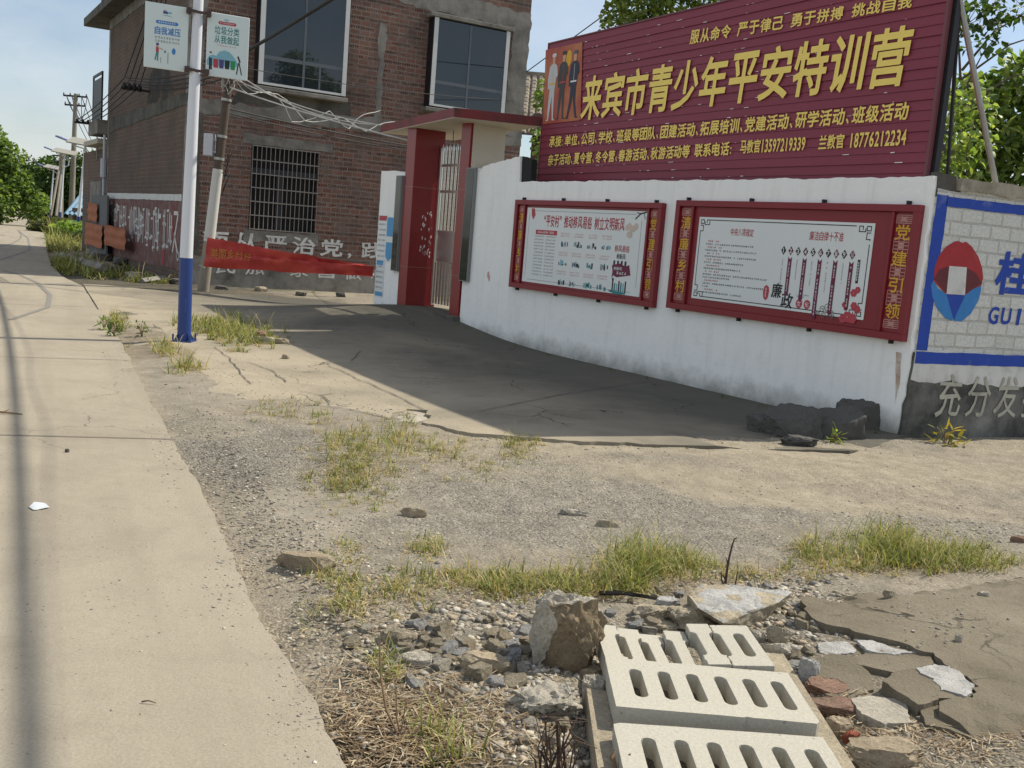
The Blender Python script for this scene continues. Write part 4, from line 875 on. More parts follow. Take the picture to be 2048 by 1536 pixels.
m_ = MB(); m_.rect(-10.33, -10.1, 1.4, 1.72, -.009, 0); m_.rect(-10.33, -10.1, 1.05, 1.3, -.009, 0); m_.rect(-10.64, -10.36, .37, .44, -.008, 0); m_.rect(-10.64, -10.4, .9, .98, -.008, 0); m_.flat([(-10.33, 1.05), (-10.22, .98), (-10.1, 1.05)], -.009, 0); m_.build('blue_print', pt('poster_blue', (.08, .3, .55)), po, fixn=False)
m_ = MB(); m_.rect(-10.64, -10.36, 1.66, 1.74, -.008); m_.rect(-10.08, -9.88, 1.64, 1.71, -.008); m_.rect(-10.07, -9.93, 1.5, 1.58, -.008)
m_.build('red_print', INKR, po, fixn=False)
m_ = MB()
for k in range(13):
    z = .5+k*.09; scribble(m_, -10.64, -10.37, z, z+.03, -.008, 9)
    if z > 1.0 and z < 1.6: scribble(m_, -10.07, -9.88, z, z+.03, -.008, 6)
m_.build('small_print', INKG, po, fixn=False)
# ------------------------------------------------------------------ billboard standing on the white wall
BC = Vector((3.49, 9.2, 0))+Vector((.823, .568, 0))*.14
BF = Frame(BC, 299.85)
bb = thing('billboard', 'large dark red slatted billboard with yellow lettering standing on the white wall', 'billboard', BF.M)
bx0, bx1, bz0, bz1 = -6.96, -.12, 2.3, 4.33
mb = MB(); ns = 22; dh = (bz1-bz0)/ns
for k in range(ns):
    z0 = bz0+k*dh; z1 = z0+dh; yo = .006*math.sin(k*2.1)*.4
    vs = [(bx0, -.02+yo, z0), (bx1, -.02+yo, z0), (bx1, -.011+yo, z1-.002), (bx0, -.011+yo, z1-.002), (bx0, .02, z1-.002), (bx1, .02, z1-.002), (bx1, .02, z0), (bx0, .02, z0)]
    mb.add(vs, [(0, 1, 2, 3), (3, 2, 5, 4), (4, 5, 6, 7), (7, 6, 1, 0), (0, 3, 4, 7), (1, 6, 5, 2)])
    for _ in range(9):                                                  # white flecks painted for daylight through the slat gaps
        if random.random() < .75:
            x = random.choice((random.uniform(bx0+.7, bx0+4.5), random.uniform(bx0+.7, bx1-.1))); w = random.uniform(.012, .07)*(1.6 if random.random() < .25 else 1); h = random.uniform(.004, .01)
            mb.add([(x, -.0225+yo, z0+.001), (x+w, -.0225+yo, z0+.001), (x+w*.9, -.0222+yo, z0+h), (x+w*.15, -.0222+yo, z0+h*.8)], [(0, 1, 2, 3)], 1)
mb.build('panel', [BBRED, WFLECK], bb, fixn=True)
mb = MB(); mb.box(bx0, bx0+.02, -.024, .03, bz0, bz1+.02); mb.box(bx1-.012, bx1+.012, -.026, .03, bz0, bz1+.02); mb.box(bx0, bx1, -.024, .03, bz1, bz1+.018); mb.build('edge_trim', plain('edge_trim_red', (.16, .05, .06), .5, .1, 5, 0), bb)
mb = MB()
for x in (bx0+.06, bx0+1.8, bx0+3.5, bx0+5.2, bx1+.02): mb.box(x-.03, x+.03, .035, .1, 1.9, bz1)
mb.box(bx0, bx1+.04, .105, .15, 2.6, 2.66); mb.box(bx0, bx1+.04, .105, .15, 3.9, 3.96); mb.build('frame_post', DKMET, bb)
mb = MB(); mb.tube([(bx1+.03, .26, 2.2), (bx1+.02, .12, 3.75)], .016, 6); mb.box(bx1, bx1+.03, .12, .26, 2.75, 2.78); mb.build('rear_strut', DKMET, bb)
yf = -.03
def bl(cx, cy): return BF.loc(1040+cx/2.381, cy/2.381, yf)
def btext(name, body, l0, l1, r0, r1, off, gap, full=True, z=yf, shear=0.0):
    """corner pixels measured in an enlarged view: left bottom, left top, right bottom, right top"""
    a = bl(*l0); b = bl(*l1); c = bl(*r0); d = bl(*r1)
    m_ = MB(); text(m_, body, (a[0]+b[0])/2, (c[0]+d[0])/2, a[1], b[1], z, 0, off, gap, shear, z0b=c[1], z1b=d[1], full=full); return m_.build(name, YEL, bb, fixn=False)
t1 = btext('title_lettering', '来宾市青少年平安特训营', (290, 575), (302, 368), (1848, 405), (1885, 112), .022, .07, shear=.08, z=-.034)
btext('slogan_lettering', '服从命令 严于律己 勇于拼搏 挑战自我', (806, 212), (812, 145), (1868, 35), (1878, -28), .02, .1, shear=.05)
btext('service_lettering', '承接:单位、公司、学校、班级等团队、团建活动、拓展培训、党建活动、研学活动、班级活动', (136, 702), (142, 650), (1846, 570), (1860, 482), .022, .06, shear=.04)
btext('contact_lettering', '亲子活动、夏令营、冬令营、春游活动、秋游活动等 联系电话:', (130, 790), (136, 737), (1016, 738), (1024, 672), .022, .06, shear=.04)
btext('contact_lettering', '马教官13597219339', (1046, 732), (1050, 668), (1358, 715), (1362, 650), .02, .05)
btext('contact_lettering', '兰教官 18776212234', (1420, 712), (1424, 645), (1838, 690), (1845, 612), .02, .05)
# picture of three marching soldiers on an orange-red ground
q = [bl(108, 592), bl(288, 572), bl(297, 200), bl(122, 238)]; pic = MB(); pic.flat([(a, b) for a, b in q], -.028, 0)
pm, _t, _b = newmat('picture_ground'); v = coords(_t); L(_t, mix(_t, ramp(_t, noise(_t, v, 2.2, 4), (.35, 0.0), (.7, 1.0)), (.33, .035, .02), (.45, .17, .05)), _b.inputs['Base Color']); _b.inputs['Roughness'].default_value = .5
pico = pic.build('picture', pm, bb, fixn=False)
def soldier(cx, z0, h, cloth, dark, flag=None, step=.1, lean=.0):
    m = MB(); w = h*.115; y = -.031
    def P(pts, mm, yy=y): m.flat([(cx+a*h*.82+lean*b*h, z0+b*h) for a, b in pts], yy, mm)
    P([(-.02, .5), (-.085, .48), (-.1, .25), (-.06-step, .03), (-.13-step, .0), (-.02-step, .0), (-.01, .25), (.03, .45)], 0)
    P([(.0, .5), (.09, .49), (.1, .25), (.09+step, .03), (.15+step, .0), (.05+step, .0), (.03, .25)], 0, y-.0006)
    P([(-.1, .47), (.1, .47), (.12, .62), (.13, .8), (.05, .845), (-.05, .845), (-.13, .8), (-.115, .62)], 0, y-.0012)
    P([(-.13, .8), (-.17, .62), (-.15, .47), (-.1, .48), (-.1, .62)], 0, y-.0018); P([(.13, .8), (.17, .66), (.03, .56), (.02, .62), (.1, .68)], 0, y-.0018)
    P([(-.035, .84), (.035, .84), (.05, .9), (.035, .95), (-.035, .95), (-.05, .9)], 2, y-.0018)
    P([(-.065, .94), (.065, .94), (.075, .985), (.0, 1.0), (-.075, .985)], 1, y-.0024)
    P([(-.1, .53), (.1, .53), (.1, .555), (-.1, .555)], 3, y-.0024); P([(-.005, .56), (.005, .56), (.005, .8), (-.005, .8)], 3, y-.0024)
    return m
px0 = bl(140, 575); px1 = bl(190, 575); px2_ = bl(240, 570); hh = bl(145, 258)[1]-px0[1]
soldier(px0[0], px0[1], hh, 0, 0, step=.03).build('printed_soldier', [pt('uniform_white', (.5, .52, .52)), pt('cap_white', (.6, .6, .58)), SKIN, GOLD], pico, fixn=False)
soldier(px1[0]-.02, px1[1]+.02, hh, 0, 0, step=.03).build('printed_soldier', [pt('uniform_green', (.05, .045, .04)), pt('cap_dark', (.04, .035, .03)), SKIN, INKR], pico, fixn=False).location.y = .0012
soldier(px2_[0], px2_[1]+.02, hh*.98, 0, 0, step=.09).build('printed_soldier', [pt('uniform_navy', (.025, .03, .05)), pt('cap_navy', (.1, .1, .11)), SKIN, PAPERW], pico, fixn=False).location.y = -.0015
m_ = MB(); m_.disc(px1[0]+.1, px1[1]+hh*.9, .07, .11, -.0295); m_.build('printed_banner', GOLD, pico, fixn=False)
# galvanised prop from the billboard top to the brick wall behind
# ------------------------------------------------------------------ painted brick wall at right
RF = Frame(WC+Vector((.02, .02, 0)), 24.0)
rw = thing('painted_brick_wall', 'painted brick wall with blue border and round red and blue emblem', 'wall', RF.M)
mb = MB(); mb.prism(ragged([(0.03, .78), (6.5, .78), (6.5, 2.27), (.32, 2.27), (.3, 2.24), (.03, 2.25)], .008, .12, 3), 0, .24); mb.build('upper_brickwork', BRICKP, rw)
mb = MB(); mb.prism(ragged([(-.03, -.35), (6.5, -.35), (6.5, .8), (.0, .8)], .012, .1, 6), -.012, .24); mb.build('mouldy_render', MOLD, rw)
mb = MB(); mb.prism(ragged([(.0, .52), (6.5, .6), (6.5, .81), (.0, .81)], .07, .1, 26), -.0135, .05); mb.build('whitewash_edge', PWH, rw)
mb = MB(); mb.prism(ragged([(.26, 2.25), (6.5, 2.25), (6.5, 2.33), (.28, 2.36)], .02, .1, 7), -.03, .3); mb.build('coping', plain('coping_cement', (.4, .36, .28), .95, .3, 7, .6, .012, dirt=(.16, .14, .11), dsc=2.5, dlo=.45, dhi=.7), rw)
mb = MB(); mb.prism(ragged([(.025, 2.18), (.24, 2.18), (.23, 2.37), (.025, 2.39)], .012, .05, 9), .002, .1); mb.build('pier_cap', CEMD, rw)
r_ = lambda x, y, yy=-.006: RF.loc(x, y, yy)
m_ = MB()
for pl, s_ in (([(0.025, .82), (.16, .82), (.15, 1.5), (.165, 2.2), (.025, 2.2)], 1), ([(.02, .7), (6.5, .7), (6.5, .81), (.02, .81)], 2), ([(.14, 2.1), (6.5, 2.12), (6.5, 2.2), (.14, 2.19)], 3)):
    m_.flat(ragged(pl, .008, .05, s_), -.016 if s_ == 2 else -.005)
m_.build('painted_border', PBLUE, rw, fixn=False)
def gz(cx, cy): return r_(1600+cx/2.647, 340+cy/2.647)
def poly(pts): return [gz(*p) for p in pts]
em = MB()
em.flat(poly([(708, 590), (712, 520), (735, 455), (775, 405), (820, 378), (838, 376), (860, 385), (880, 380), (910, 405), (945, 460), (965, 520), (970, 570), (960, 612), (875, 662), (775, 658)]), -.006, 0)
em.flat(poly([(693, 610), (706, 582), (730, 625), (775, 658), (812, 780), (806, 798), (770, 785), (725, 730), (700, 670)]), -.0064, 1)
em.flat(poly([(960, 612), (920, 628), (875, 662), (820, 780), (816, 800), (858, 800), (905, 760), (945, 690), (958, 640)]), -.0064, 1)
em.flat(poly([(775, 658), (873, 662), (814, 795)]), -.0068, 2)
em.flat(poly([(778, 655), (708, 575), (740, 525), (790, 508)]), -.0068, 3); em.flat(poly([(872, 660), (880, 515), (930, 545), (965, 600), (920, 628)]), -.0068, 3)
em.flat(poly([(790, 508), (883, 515), (873, 662), (775, 656)]), -.0072, 4)
em.build('painted_emblem', [PRED, PLB, PBLUE, PBR, PWH], rw, fixn=False)
m_ = MB(); a = gz(1020, 655); b = gz(1040, 425); c = gz(1215, 665)
text(m_, '桂', a[0], c[0]+.02, a[1], b[1], -.006, 0, .03, .02, .04, rough=.008)
a = gz(985, 812); b = gz(1000, 720); c = gz(1240, 830)
text(m_, 'GUIL', a[0], c[0]+.02, a[1], b[1], -.006, 0, .025, .14, .05, rough=.006); m_.build('painted_lettering', PBLUE, rw, fixn=False)
m_ = MB(); a = gz(690, 1310); b = gz(720, 1085); c = gz(1290, 1310)
text(m_, '充分发扬', a[0], c[0]-.0, a[1], b[1]+.02, -.02, 0, .008, .12, .03, rough=.012, full=False); m_.build('chalky_lettering', PGRY, rw, fixn=False)
m_ = MB(); _q = RF.loc(1992, 402, .15); g0, g1 = RF.w(_q[0], .15, 2.3), BF.w(bx1+.03, .06, 3.95)
m_.tube([g0, g0+(g1-g0)*.42, g0+(g1-g0)*.44, g0+(g1-g0)*.46, g1], [.027, .027, .032, .027, .027], 8)
tag(m_.build('prop_pole', STEEL, None, 40), 'slanting galvanised pole propping the billboard from the brick wall top', 'pole')
# ------------------------------------------------------------------ notice boards
def lamp_rect(mb, x0, x1, z0, z1, w, y0, y1, m=0):
    mb.box(x0, x1, y0, y1, z0, z0+w, m); mb.box(x0, x1, y0, y1, z1-w, z1, m); mb.box(x0, x0+w, y0, y1, z0+w, z1-w, m); mb.box(x1-w, x1, y0, y1, z0+w, z1-w, m)
def lattice(mb, x0, x1, z0, z1, y, m):
    w = .007
    for t in (0, .33, .67, 1): mb.rect(x0+(x1-x0)*t-w/2, x0+(x1-x0)*t+w/2, z0, z1, y, m)
    for t in (0, .25, .5, .75, 1): mb.rect(x0, x1, z0+(z1-z0)*t-w/2, z0+(z1-z0)*t+w/2, y, m)
    mb.rect(x0+(x1-x0)*.36, x0+(x1-x0)*.64, z0+(z1-z0)*.3, z0+(z1-z0)*.7, y, m)
LATT = pt('lattice_pale', (.5, .26, .22))
def board(label, x0, x1, z0, z1, sw, left, right, cx0, cx1, cz0, cz1, margin):
    b = thing('notice_board', label, 'notice board', WF.M); f = MB(); lamp_rect(f, x0, x1, z0, z1, .065, -.075, -.003); f.box(x0+.065, x1-.065, -.04, -.004, z0+.065, z1-.065)
    f.box(x0+.065+sw, x0+.095+sw, -.07, -.041, z0+.066, z1-.066); f.box(x1-.095-sw, x1-.065-sw, -.07, -.041, z0+.066, z1-.066); f.build('frame', BDRED, b, bevel=.004)
    br = MB()
    for k in range(4):
        x = x0+.15+(x1-x0-.3)*k/3; br.box(x-.012, x+.012, -.05, -.002, z1, z1+.035); br.box(x-.012, x+.012, -.05, -.002, z0-.035, z0)
    br.build('bracket', DKMET, b)
    p = MB(); p.box(cx0, cx1, -.047, -.041, cz0, cz1); pan = p.build('panel', PAPERW, b)
    for xa, s_ in ((x0+.075, left), (x1-.075-sw+.01, right)):
        n = len(s_); zt, zb = z1-.1, z0+.1; st = (zt-zb)/(n+.3)
        for k, c in enumerate(s_):
            zc = zt-st*(k+.62); g = MB(); text(g, c, xa+.012, xa+sw-.02, zc-.07, zc+.07, -.0425, 0, .01, .0); g.build('couplet_lettering', GOLD, b, fixn=False)
        for k in range(n+1):
            zc = zt-st*(k+.12); h = .065 if 0 < k < n else .035; g = MB(); lattice(g, xa+.012, xa+sw-.022, zc-h, zc+h, -.0422, 0); g.build('lattice_print', LATT, b, fixn=False)
    return b, pan
def l2(x, y): return WF.loc(1000+x/5.689, 380+y/5.689, -.048)
def l3(x, y): return WF.loc(1320+x/3.793, 380+y/3.793, -.048)
b1, pan1 = board('red framed notice board nearer the gate, white sheet with a maroon flag drawing', -6.4, -3.4, .86, 2.06, .15, '清廉乡村', '党建引领', -6.12, -3.67, .96, 1.96, 0)
y1_ = -.0485
m_ = MB(); text(m_, '“平安村” 推动移风易俗 树立文明新风', -5.72, -4.05, 1.715, 1.87, y1_, 0, .016, .06); text(m_, '移风易俗', -4.2, -3.92, 1.465, 1.545, y1_, 0, .012, .04); m_.build('title_lettering', INKR, pan1, fixn=False)
m_ = MB(); text(m_, '树新风', -4.15, -3.98, 1.38, 1.445, y1_, 0, .012, .04); m_.build('subtitle_lettering', INK, pan1, fixn=False)
m_ = MB(); m_.line([(-6.02, 1.92), (-3.85, 1.92)], .006, y1_); m_.line([(-3.75, 1.85), (-3.75, 1.06)], .006, y1_); m_.line([(-6.06, 1.88), (-6.06, 1.05)], .006, y1_); m_.line([(-6.0, 1.0), (-3.85, 1.0)], .006, y1_)
for k in range(13):
    z = 1.575-.0425*k; scribble(m_, -5.9, -5.68, z, z+.02, y1_, 9); scribble(m_, -5.64, -5.42, z, z+.02, y1_, 9)
m_.build('small_print', INKG, pan1, fixn=False)
m_ = MB(); m_.rect(-5.88, -5.4, 1.61, 1.67, y1_-.001); m_.flat([(-6.02, 1.95), (-5.95, 1.95), (-5.92, 1.86), (-5.97, 1.8), (-6.01, 1.86)], y1_)
fl = [(-4.22, 1.3), (-4.08, 1.33), (-3.97, 1.3), (-3.9, 1.32), (-3.86, 1.2), (-3.98, 1.18), (-4.12, 1.16), (-4.18, 1.18), (-4.21, 1.14), (-4.2, 1.22)]
m_.build('red_print', INKR, pan1, fixn=False)
m_ = MB(); m_.flat(fl, y1_-.001); m_.build('printed_flag', INKD, pan1, fixn=False)
m_ = MB(); text(m_, '树新风', -4.18, -4.02, 1.245, 1.285, y1_-.003, 0, .015, .04); scribble(m_, -4.12, -3.93, 1.195, 1.23, y1_-.003, 4); scribble(m_, -5.82, -5.46, 1.625, 1.655, y1_-.003, 8); m_.build('white_lettering', PAPERW, pan1, fixn=False)
m_ = MB(); mi = MB(); mt2 = MB()
for r in range(3):
    for c in range(4):
        x = -5.22+c*.285-.01*r; z = 1.62-r*.245
        for q in (0, 1): scribble(mt2, x-.1, x+.1, z+.012-.032*q, z+.032-.032*q, y1_, 8)
        m_ = MB()
        for q in range(9):
            a = random.uniform(-.085, .085); h = random.uniform(.02, .085); w = random.uniform(.012, .035)
            m_.rect(x+a-w/2, x+a+w/2, z-.155+random.uniform(0, .03), z-.155+h, y1_-.0003*q, random.randrange(6))
        m_.build('small_picture', [INK, INKT, INKLB, INKG, INKPU, INKT], pan1, fixn=False)
m_ = MB()
for q in range(4): m_.rect(-4.2+.07*q, -4.165+.07*q, 1.3+.0, 1.36, y1_, 0)
for q in range(7): m_.rect(-4.19+.04*q, -4.165+.04*q, .985+.0, 1.08+random.random()*.05, y1_, q % 3)
m_.disc(-4.18, 1.13, .018, .02, y1_, 0); m_.flat([(-4.24, 1.0), (-3.93, .985), (-3.92, .97), (-4.1, .952), (-4.24, .98)], y1_-.001, 1)
m_.build('printed_people', [INK, INKT, INKLB], pan1, fixn=False); mt2.build('caption_print', INKP, pan1, fixn=False)
m_ = MB()
for k in range(5): m_.disc(-4.0+.05*k*(.8), 1.76+.02*math.sin(k*2), .035, .04, y1_-.0004*k)
m_.disc(-3.95, 1.68, .05, .04, y1_-.003); m_.build('printed_blossom', plain('blossom', (.55, .45, .38), .5, .1, 5, 0), pan1, fixn=False)
m_ = MB(); m_.line([(-3.68, 1.95), (-3.78, 1.93), (-3.86, 1.87)], .014, y1_-.004); m_.line([(-3.78, 1.93), (-3.84, 1.94)], .01, y1_-.004); m_.line([(-3.72, 1.94), (-3.69, 1.87)], .008, y1_-.004)
m_.build('printed_branch', INK, pan1, fixn=False)
b2, pan2 = board('red framed notice board nearest the wall corner, with ten numbered maroon strips', -3.17, -.06, .885, 2.095, .19, '清廉乡村', '党建引领', -2.8, -.52, 1.03, 1.92, 1)
y2_ = -.0485
ti = MB(); a = l3(540, 275); b = l3(722, 232); text(ti, '中央八项规定', a[0], b[0], 1.735, 1.815, y2_, 0, .008, .05); a = l3(1140, 295); b = l3(1408, 252); text(ti, '廉洁自律十不准', a[0], b[0], 1.735, 1.825, y2_, 0, .008, .05); ti.build('title_lettering', INKR, pan2, fixn=False)
m_ = MB(); mr = MB()
rows = [(310, 0, 500, 410), (350, 1, 745, 375), (365, 0, 490, 372), (400, 1, 770, 370), (418, 0, 485, 368), (455, 1, 765, 365), (470, 0, 480, 362), (505, 1, 670, 360), (520, 0, 470, 358), (560, 1, 650, 355), (575, 0, 465, 352), (615, 1, 840, 345), (632, 1, 590, 345), (650, 0, 455, 342), (695, 1, 815, 338), (708, 1, 390, 336), (730, 0, 450, 333), (765, 1, 648, 330)]
for i, (cy, k, xe, xs_) in enumerate(rows):
    z = 1.655-.0325*i; xa = l3(xs_, 500)[0]; xb = l3(xe, 500)[0]; xa = -2.66 if k else -2.63; xb = xa+(xe-xs_)/470*.88
    scribble(m_ if k else mr, xa, xb, z, z+.018, y2_, int((xb-xa)/.026))
m_.build('small_print', INK, pan2, fixn=False); mr.build('red_small_print', INKR, pan2, fixn=False)
def dia(mb, x, z, r, m=0): mb.flat([(x-r*.72, z), (x, z-r), (x+r*.72, z), (x, z+r)], y2_-.001, m)
m_ = MB(); mk = MB(); mwh = MB(); mv = MB()
for k in range(10):
    x = -1.56+k*.0925; z = 1.62; odd = k % 2 == 0
    dia(mk if odd else m_, x, z, .045); text(mwh, str(k+1), x-.017, x+.017, z-.024, z+.024, y2_-.003, 0, .02, .0)
    if odd: scribble(mv, x-.008, x+.008, 1.24+.05*(k % 3), 1.54, y2_, 12, 0, True)
    else:
        zb = (1.2, 1.16, 1.0, 1.06, 1.12)[k//2]; w = .024; pl = [(x-w, 1.56), (x, 1.535), (x+w, 1.56)]+[(x+w*math.cos(-t), zb+w*math.sin(-t)) for t in np.linspace(0, math.pi, 8)]
        m_.flat(pl, y2_-.0012); scribble(mwh, x-.009, x+.009, zb+.01, 1.51, y2_-.003, 14, 0, True)
m_.build('maroon_strip', INKD, pan2, fixn=False); mk.rect(-.66, -.63, 1.36, 1.58, y2_); mk.build('number_diamond', INK, pan2, fixn=False); mv.build('vertical_print', INKG, pan2, fixn=False)
scribble(mwh, -.655, -.635, 1.38, 1.56, y2_-.003, 7, 0, True)
br_ = MB(); text(br_, '廉', -1.66, -1.52, 1.14, 1.29, y2_, 0, .02, .0, .03, rough=.006); text(br_, '政', -1.52, -1.37, 1.05, 1.2, y2_, 0, .02, .0, .03, rough=.006); br_.build('brush_lettering', INK, pan2, fixn=False)
m_ = MB(); m_.disc(-1.29, 1.11, .04, .045, y2_-.001); m_.disc(-1.19, 1.11, .04, .045, y2_-.001); m_.flat([(-1.76, 1.13), (-1.73, 1.1), (-1.7, 1.13), (-1.69, 1.2), (-1.7, 1.24), (-1.73, 1.26), (-1.76, 1.24), (-1.77, 1.19)], y2_-.001)
for cx, cz, rr in ((-.66, 1.27, .035), (-.62, 1.3, .03), (-.75, 1.15, .025), (-.64, 1.15, .035), (-.6, 1.12, .035), (-.7, 1.04, .05), (-.64, 1.03, .045), (-.75, 1.02, .04)):
    for t in range(6): m_.disc(cx+rr*.6*math.cos(t*1.05), cz+rr*.6*math.sin(t*1.05), rr*.5, rr*.5, y2_-.001-.0002*t)
m_.build('red_print', INKR, pan2, fixn=False)
text(mwh, '文', -1.315, -1.265, 1.085, 1.135, y2_-.004, 0, .015, 0); text(mwh, '化', -1.215, -1.165, 1.085, 1.135, y2_-.004, 0, .015, 0); scribble(mwh, -1.74, -1.72, 1.13, 1.23, y2_-.004, 3, 0, True); mwh.build('white_lettering', PAPERW, pan2, fixn=False)
m_ = MB(); text(m_, 'LIAN ZHENG', -1.33, -1.18, 1.19, 1.205, y2_, 0, .0, .1); text(m_, 'WEN HUA', -1.33, -1.23, 1.17, 1.185, y2_, 0, .0, .1)
for cx, cz, rr in ((-1.0, 1.08, .04), (-.94, 1.1, .05), (-.9, 1.05, .04), (-.98, 1.02, .035), (-1.05, 1.04, .025), (-.87, 1.02, .025)):
    m_.line([(cx+rr*(1-t/14)*math.cos(t*.75), cz+rr*(1-t/14)*math.sin(t*.75)) for t in range(13)], .007, y2_)
m_.build('printed_cloud', plain('ink_sage', (.14, .17, .14), .5, .1, 5, 0), pan2, fixn=False)
m_ = MB(); X0, X1, Z0, Z1 = -2.765, -.555, 1.06, 1.89; w = .009
m_.line([(X0+.13, Z1), (X1-.17, Z1)], w, y2_); m_.line([(X0, Z1-.13), (X0, Z0+.13)], w, y2_); m_.line([(X1, Z1-.17), (X1, Z0+.13)], w, y2_); m_.line([(X0+.13, Z0), (X1-.15, Z0)], w, y2_)
for sx, sz, ox, oz in ((1, -1, X0, Z1), (-1, -1, X1, Z1), (1, 1, X0, Z0), (-1, 1, X1, Z0)):
    f_ = lambda pts: [(ox+sx*a, oz+sz*b) for a, b in pts]
    m_.line(f_([(0, 0), (.045, 0), (.045, .04), (0, .04), (0, 0)]), w, y2_); m_.line(f_([(.06, .02), (.06, .05), (.13, .05), (.13, 0), (.09, 0), (.09, .03)]), w, y2_); m_.line(f_([(0, .06), (.04, .06), (.04, .12), (0, .12), (0, .13)]), w, y2_)
m_.build('border_print', INK, pan2, fixn=False)
# ------------------------------------------------------------------ poles, signs, cables
def T(p): return Matrix.Translation(Vector(p))
PB = gp(368, 685, 0.0); PB.z = za1(PB.x, PB.y)
lp = thing('lamp_post', 'street lamp post painted blue at its foot and white above', 'lamp post', T(PB))
mb = MB(); mb.tube([(0, 0, .02), (-.01, 0, .98)], [.079, .074], 20); mb.box(-.005, .03, -.085, -.06, .34, .52); lb = mb.build('blue_shaft', POLEB, lp, 40)
mb = MB(); mb.tube([(-.01, 0, .98), (.03, 0, 4.2), (.05, 0, 6.2)], [.074, .052, .04], 20); mb.build('white_shaft', SIGNP, lp, 40)
mb = MB(); mb.box(-.115, .115, -.115, .115, .0, .016); mb.build('base_plate', POLEB, lp, bevel=.004)
mb = MB()
for a, b in ((-.1, -.1), (.1, -.1), (.1, .1), (-.1, .1)): mb.tube([(a, b, .0), (a, b, .09)], .011, 6)
for k in range(4):
    a = math.pi/4+k*math.pi/2; mb.add([(.07*math.cos(a), .07*math.sin(a), .02), (.125*math.cos(a), .125*math.sin(a), .02), (.07*math.cos(a), .07*math.sin(a), .12)], [(0, 1, 2)])
mb.build('anchor_bolt', POLEB, lp)
mb = MB(); mb.tube([(.05, 0, 6.1), (-.4, -.6, 6.5), (-.9, -1.4, 6.6)], .025, 10); mb.box(-1.2, -.75, -2.0, -1.3, 6.57, 6.66); mb.build('lamp_arm', SIGNP, lp)
PF = Frame(PB, 25.0)
def sl2(cx, cy): return PF.loc(280+cx/8.533, cy/8.533, -.012)
def signboard(label, x0, x1, z0, z1, sgn):
    o = thing('sign_board', label, 'sign', PF.M)
    m_ = MB(); m_.box(x0, x1, -.008, .012, z0, z1); pn = m_.build('panel', SIGNW, o, bevel=.006)
    m_ = MB(); e = x1 if sgn < 0 else x0
    for z in (z1-.035, z0+.03): m_.box(min(e, .0), max(e, .0), -.075, -.055, z-.014, z+.014); m_.box(e-.02 if sgn > 0 else e-.03, e+.03 if sgn > 0 else e+.02, -.08, .03, z-.03, z+.03)
    m_.build('bracket', plain('rusty_bracket%d' % (sgn+1), (.07, .045, .04), .7, .3, 8, .1), o); return o, pn
s1, n1 = signboard('pale street sign left of the lamp post, blue lettering and a badminton player', -.54, -.075, 3.075, 3.78, -1)
s2, n2 = signboard('pale street sign right of the lamp post, green lettering over four waste bins', .13, .6, 3.07, 3.775, 1)
ys = -.0095
def pill(mb, x0, x1, z0, z1, y, m=0):
    r = (z1-z0)/2; c = (z0+z1)/2; mb.flat([(x1-r+r*math.cos(t), c+r*math.sin(t)) for t in np.linspace(-1.57, 1.57, 8)]+[(x0+r+r*math.cos(t), c+r*math.sin(t)) for t in np.linspace(1.57, 4.71, 8)], y, m)
m_ = MB(); text(m_, '自我减压', -.44, -.155, 3.445, 3.53, ys, 0, .018, .06); pill(m_, -.425, -.185, 3.56, 3.597, ys); m_.build('blue_lettering', INKB, n1, fixn=False)
m_ = MB(); scribble(m_, -.4, -.21, 3.57, 3.588, ys-.001, 8, 0); m_.build('white_print', PAPERW, n1, fixn=False)
m_ = MB(); scribble(m_, -.43, -.16, 3.4, 3.425, ys, 9); scribble(m_, -.43, -.16, 3.36, 3.385, ys, 9); m_.rect(-.365, -.358, 3.14, 3.2, ys); m_.rect(-.29, -.28, 3.14, 3.26, ys); m_.build('grey_print', INKG, n1, fixn=False)
m_ = MB(); m_.rect(-.35, -.3, 3.675, 3.7, ys); m_.rect(-.345, -.335, 3.7, 3.715, ys); m_.rect(-.325, -.315, 3.7, 3.715, ys); m_.disc(-.4, 3.335, .016, .018, ys); m_.build('dark_print', INKPU, n1, fixn=False)
m_ = MB(); m_.flat([(-.37, 3.655), (-.3, 3.662), (-.23, 3.645), (-.3, 3.652)], ys); m_.disc(-.28, 3.69, .025, .012, ys); m_.build('pale_print', INKLB, n1, fixn=False)
m_ = MB(); m_.rect(-.415, -.385, 3.25, 3.31, ys-.0003); m_.rect(-.41, -.39, 3.3, 3.325, ys-.0001, 1); m_.line([(-.39, 3.3), (-.345, 3.285)], .012, ys-.0005, 1); m_.line([(-.405, 3.25), (-.42, 3.17)], .014, ys, 2); m_.line([(-.393, 3.25), (-.395, 3.165)], .014, ys, 2)
m_.disc(-.225, 3.28, .02, .036, ys, 3); m_.disc(-.318, 3.265, .01, .016, ys, 2); m_.build('printed_player', [INKR, SKIN, INKT, INKB], n1, fixn=False)
m_ = MB(); text(m_, '垃圾分类', .21, .49, 3.545, 3.635, ys, 0, .012, .05); text(m_, '从我做起', .21, .49, 3.445, 3.535, ys, 0, .012, .05); m_.build('green_lettering', INKT, n2, fixn=False)
m_ = MB(); pill(m_, .25, .45, 3.655, 3.69, ys); m_.rect(.215, .265, 3.17, 3.265, ys-.001); m_.build('red_print', INKR, n2, fixn=False)
m_ = MB(); scribble(m_, .27, .43, 3.665, 3.68, ys-.001, 8); m_.build('white_print', PAPERW, n2, fixn=False)
m_ = MB(); scribble(m_, .24, .46, 3.415, 3.428, ys, 12); m_.build('faint_print', INKP, n2, fixn=False)
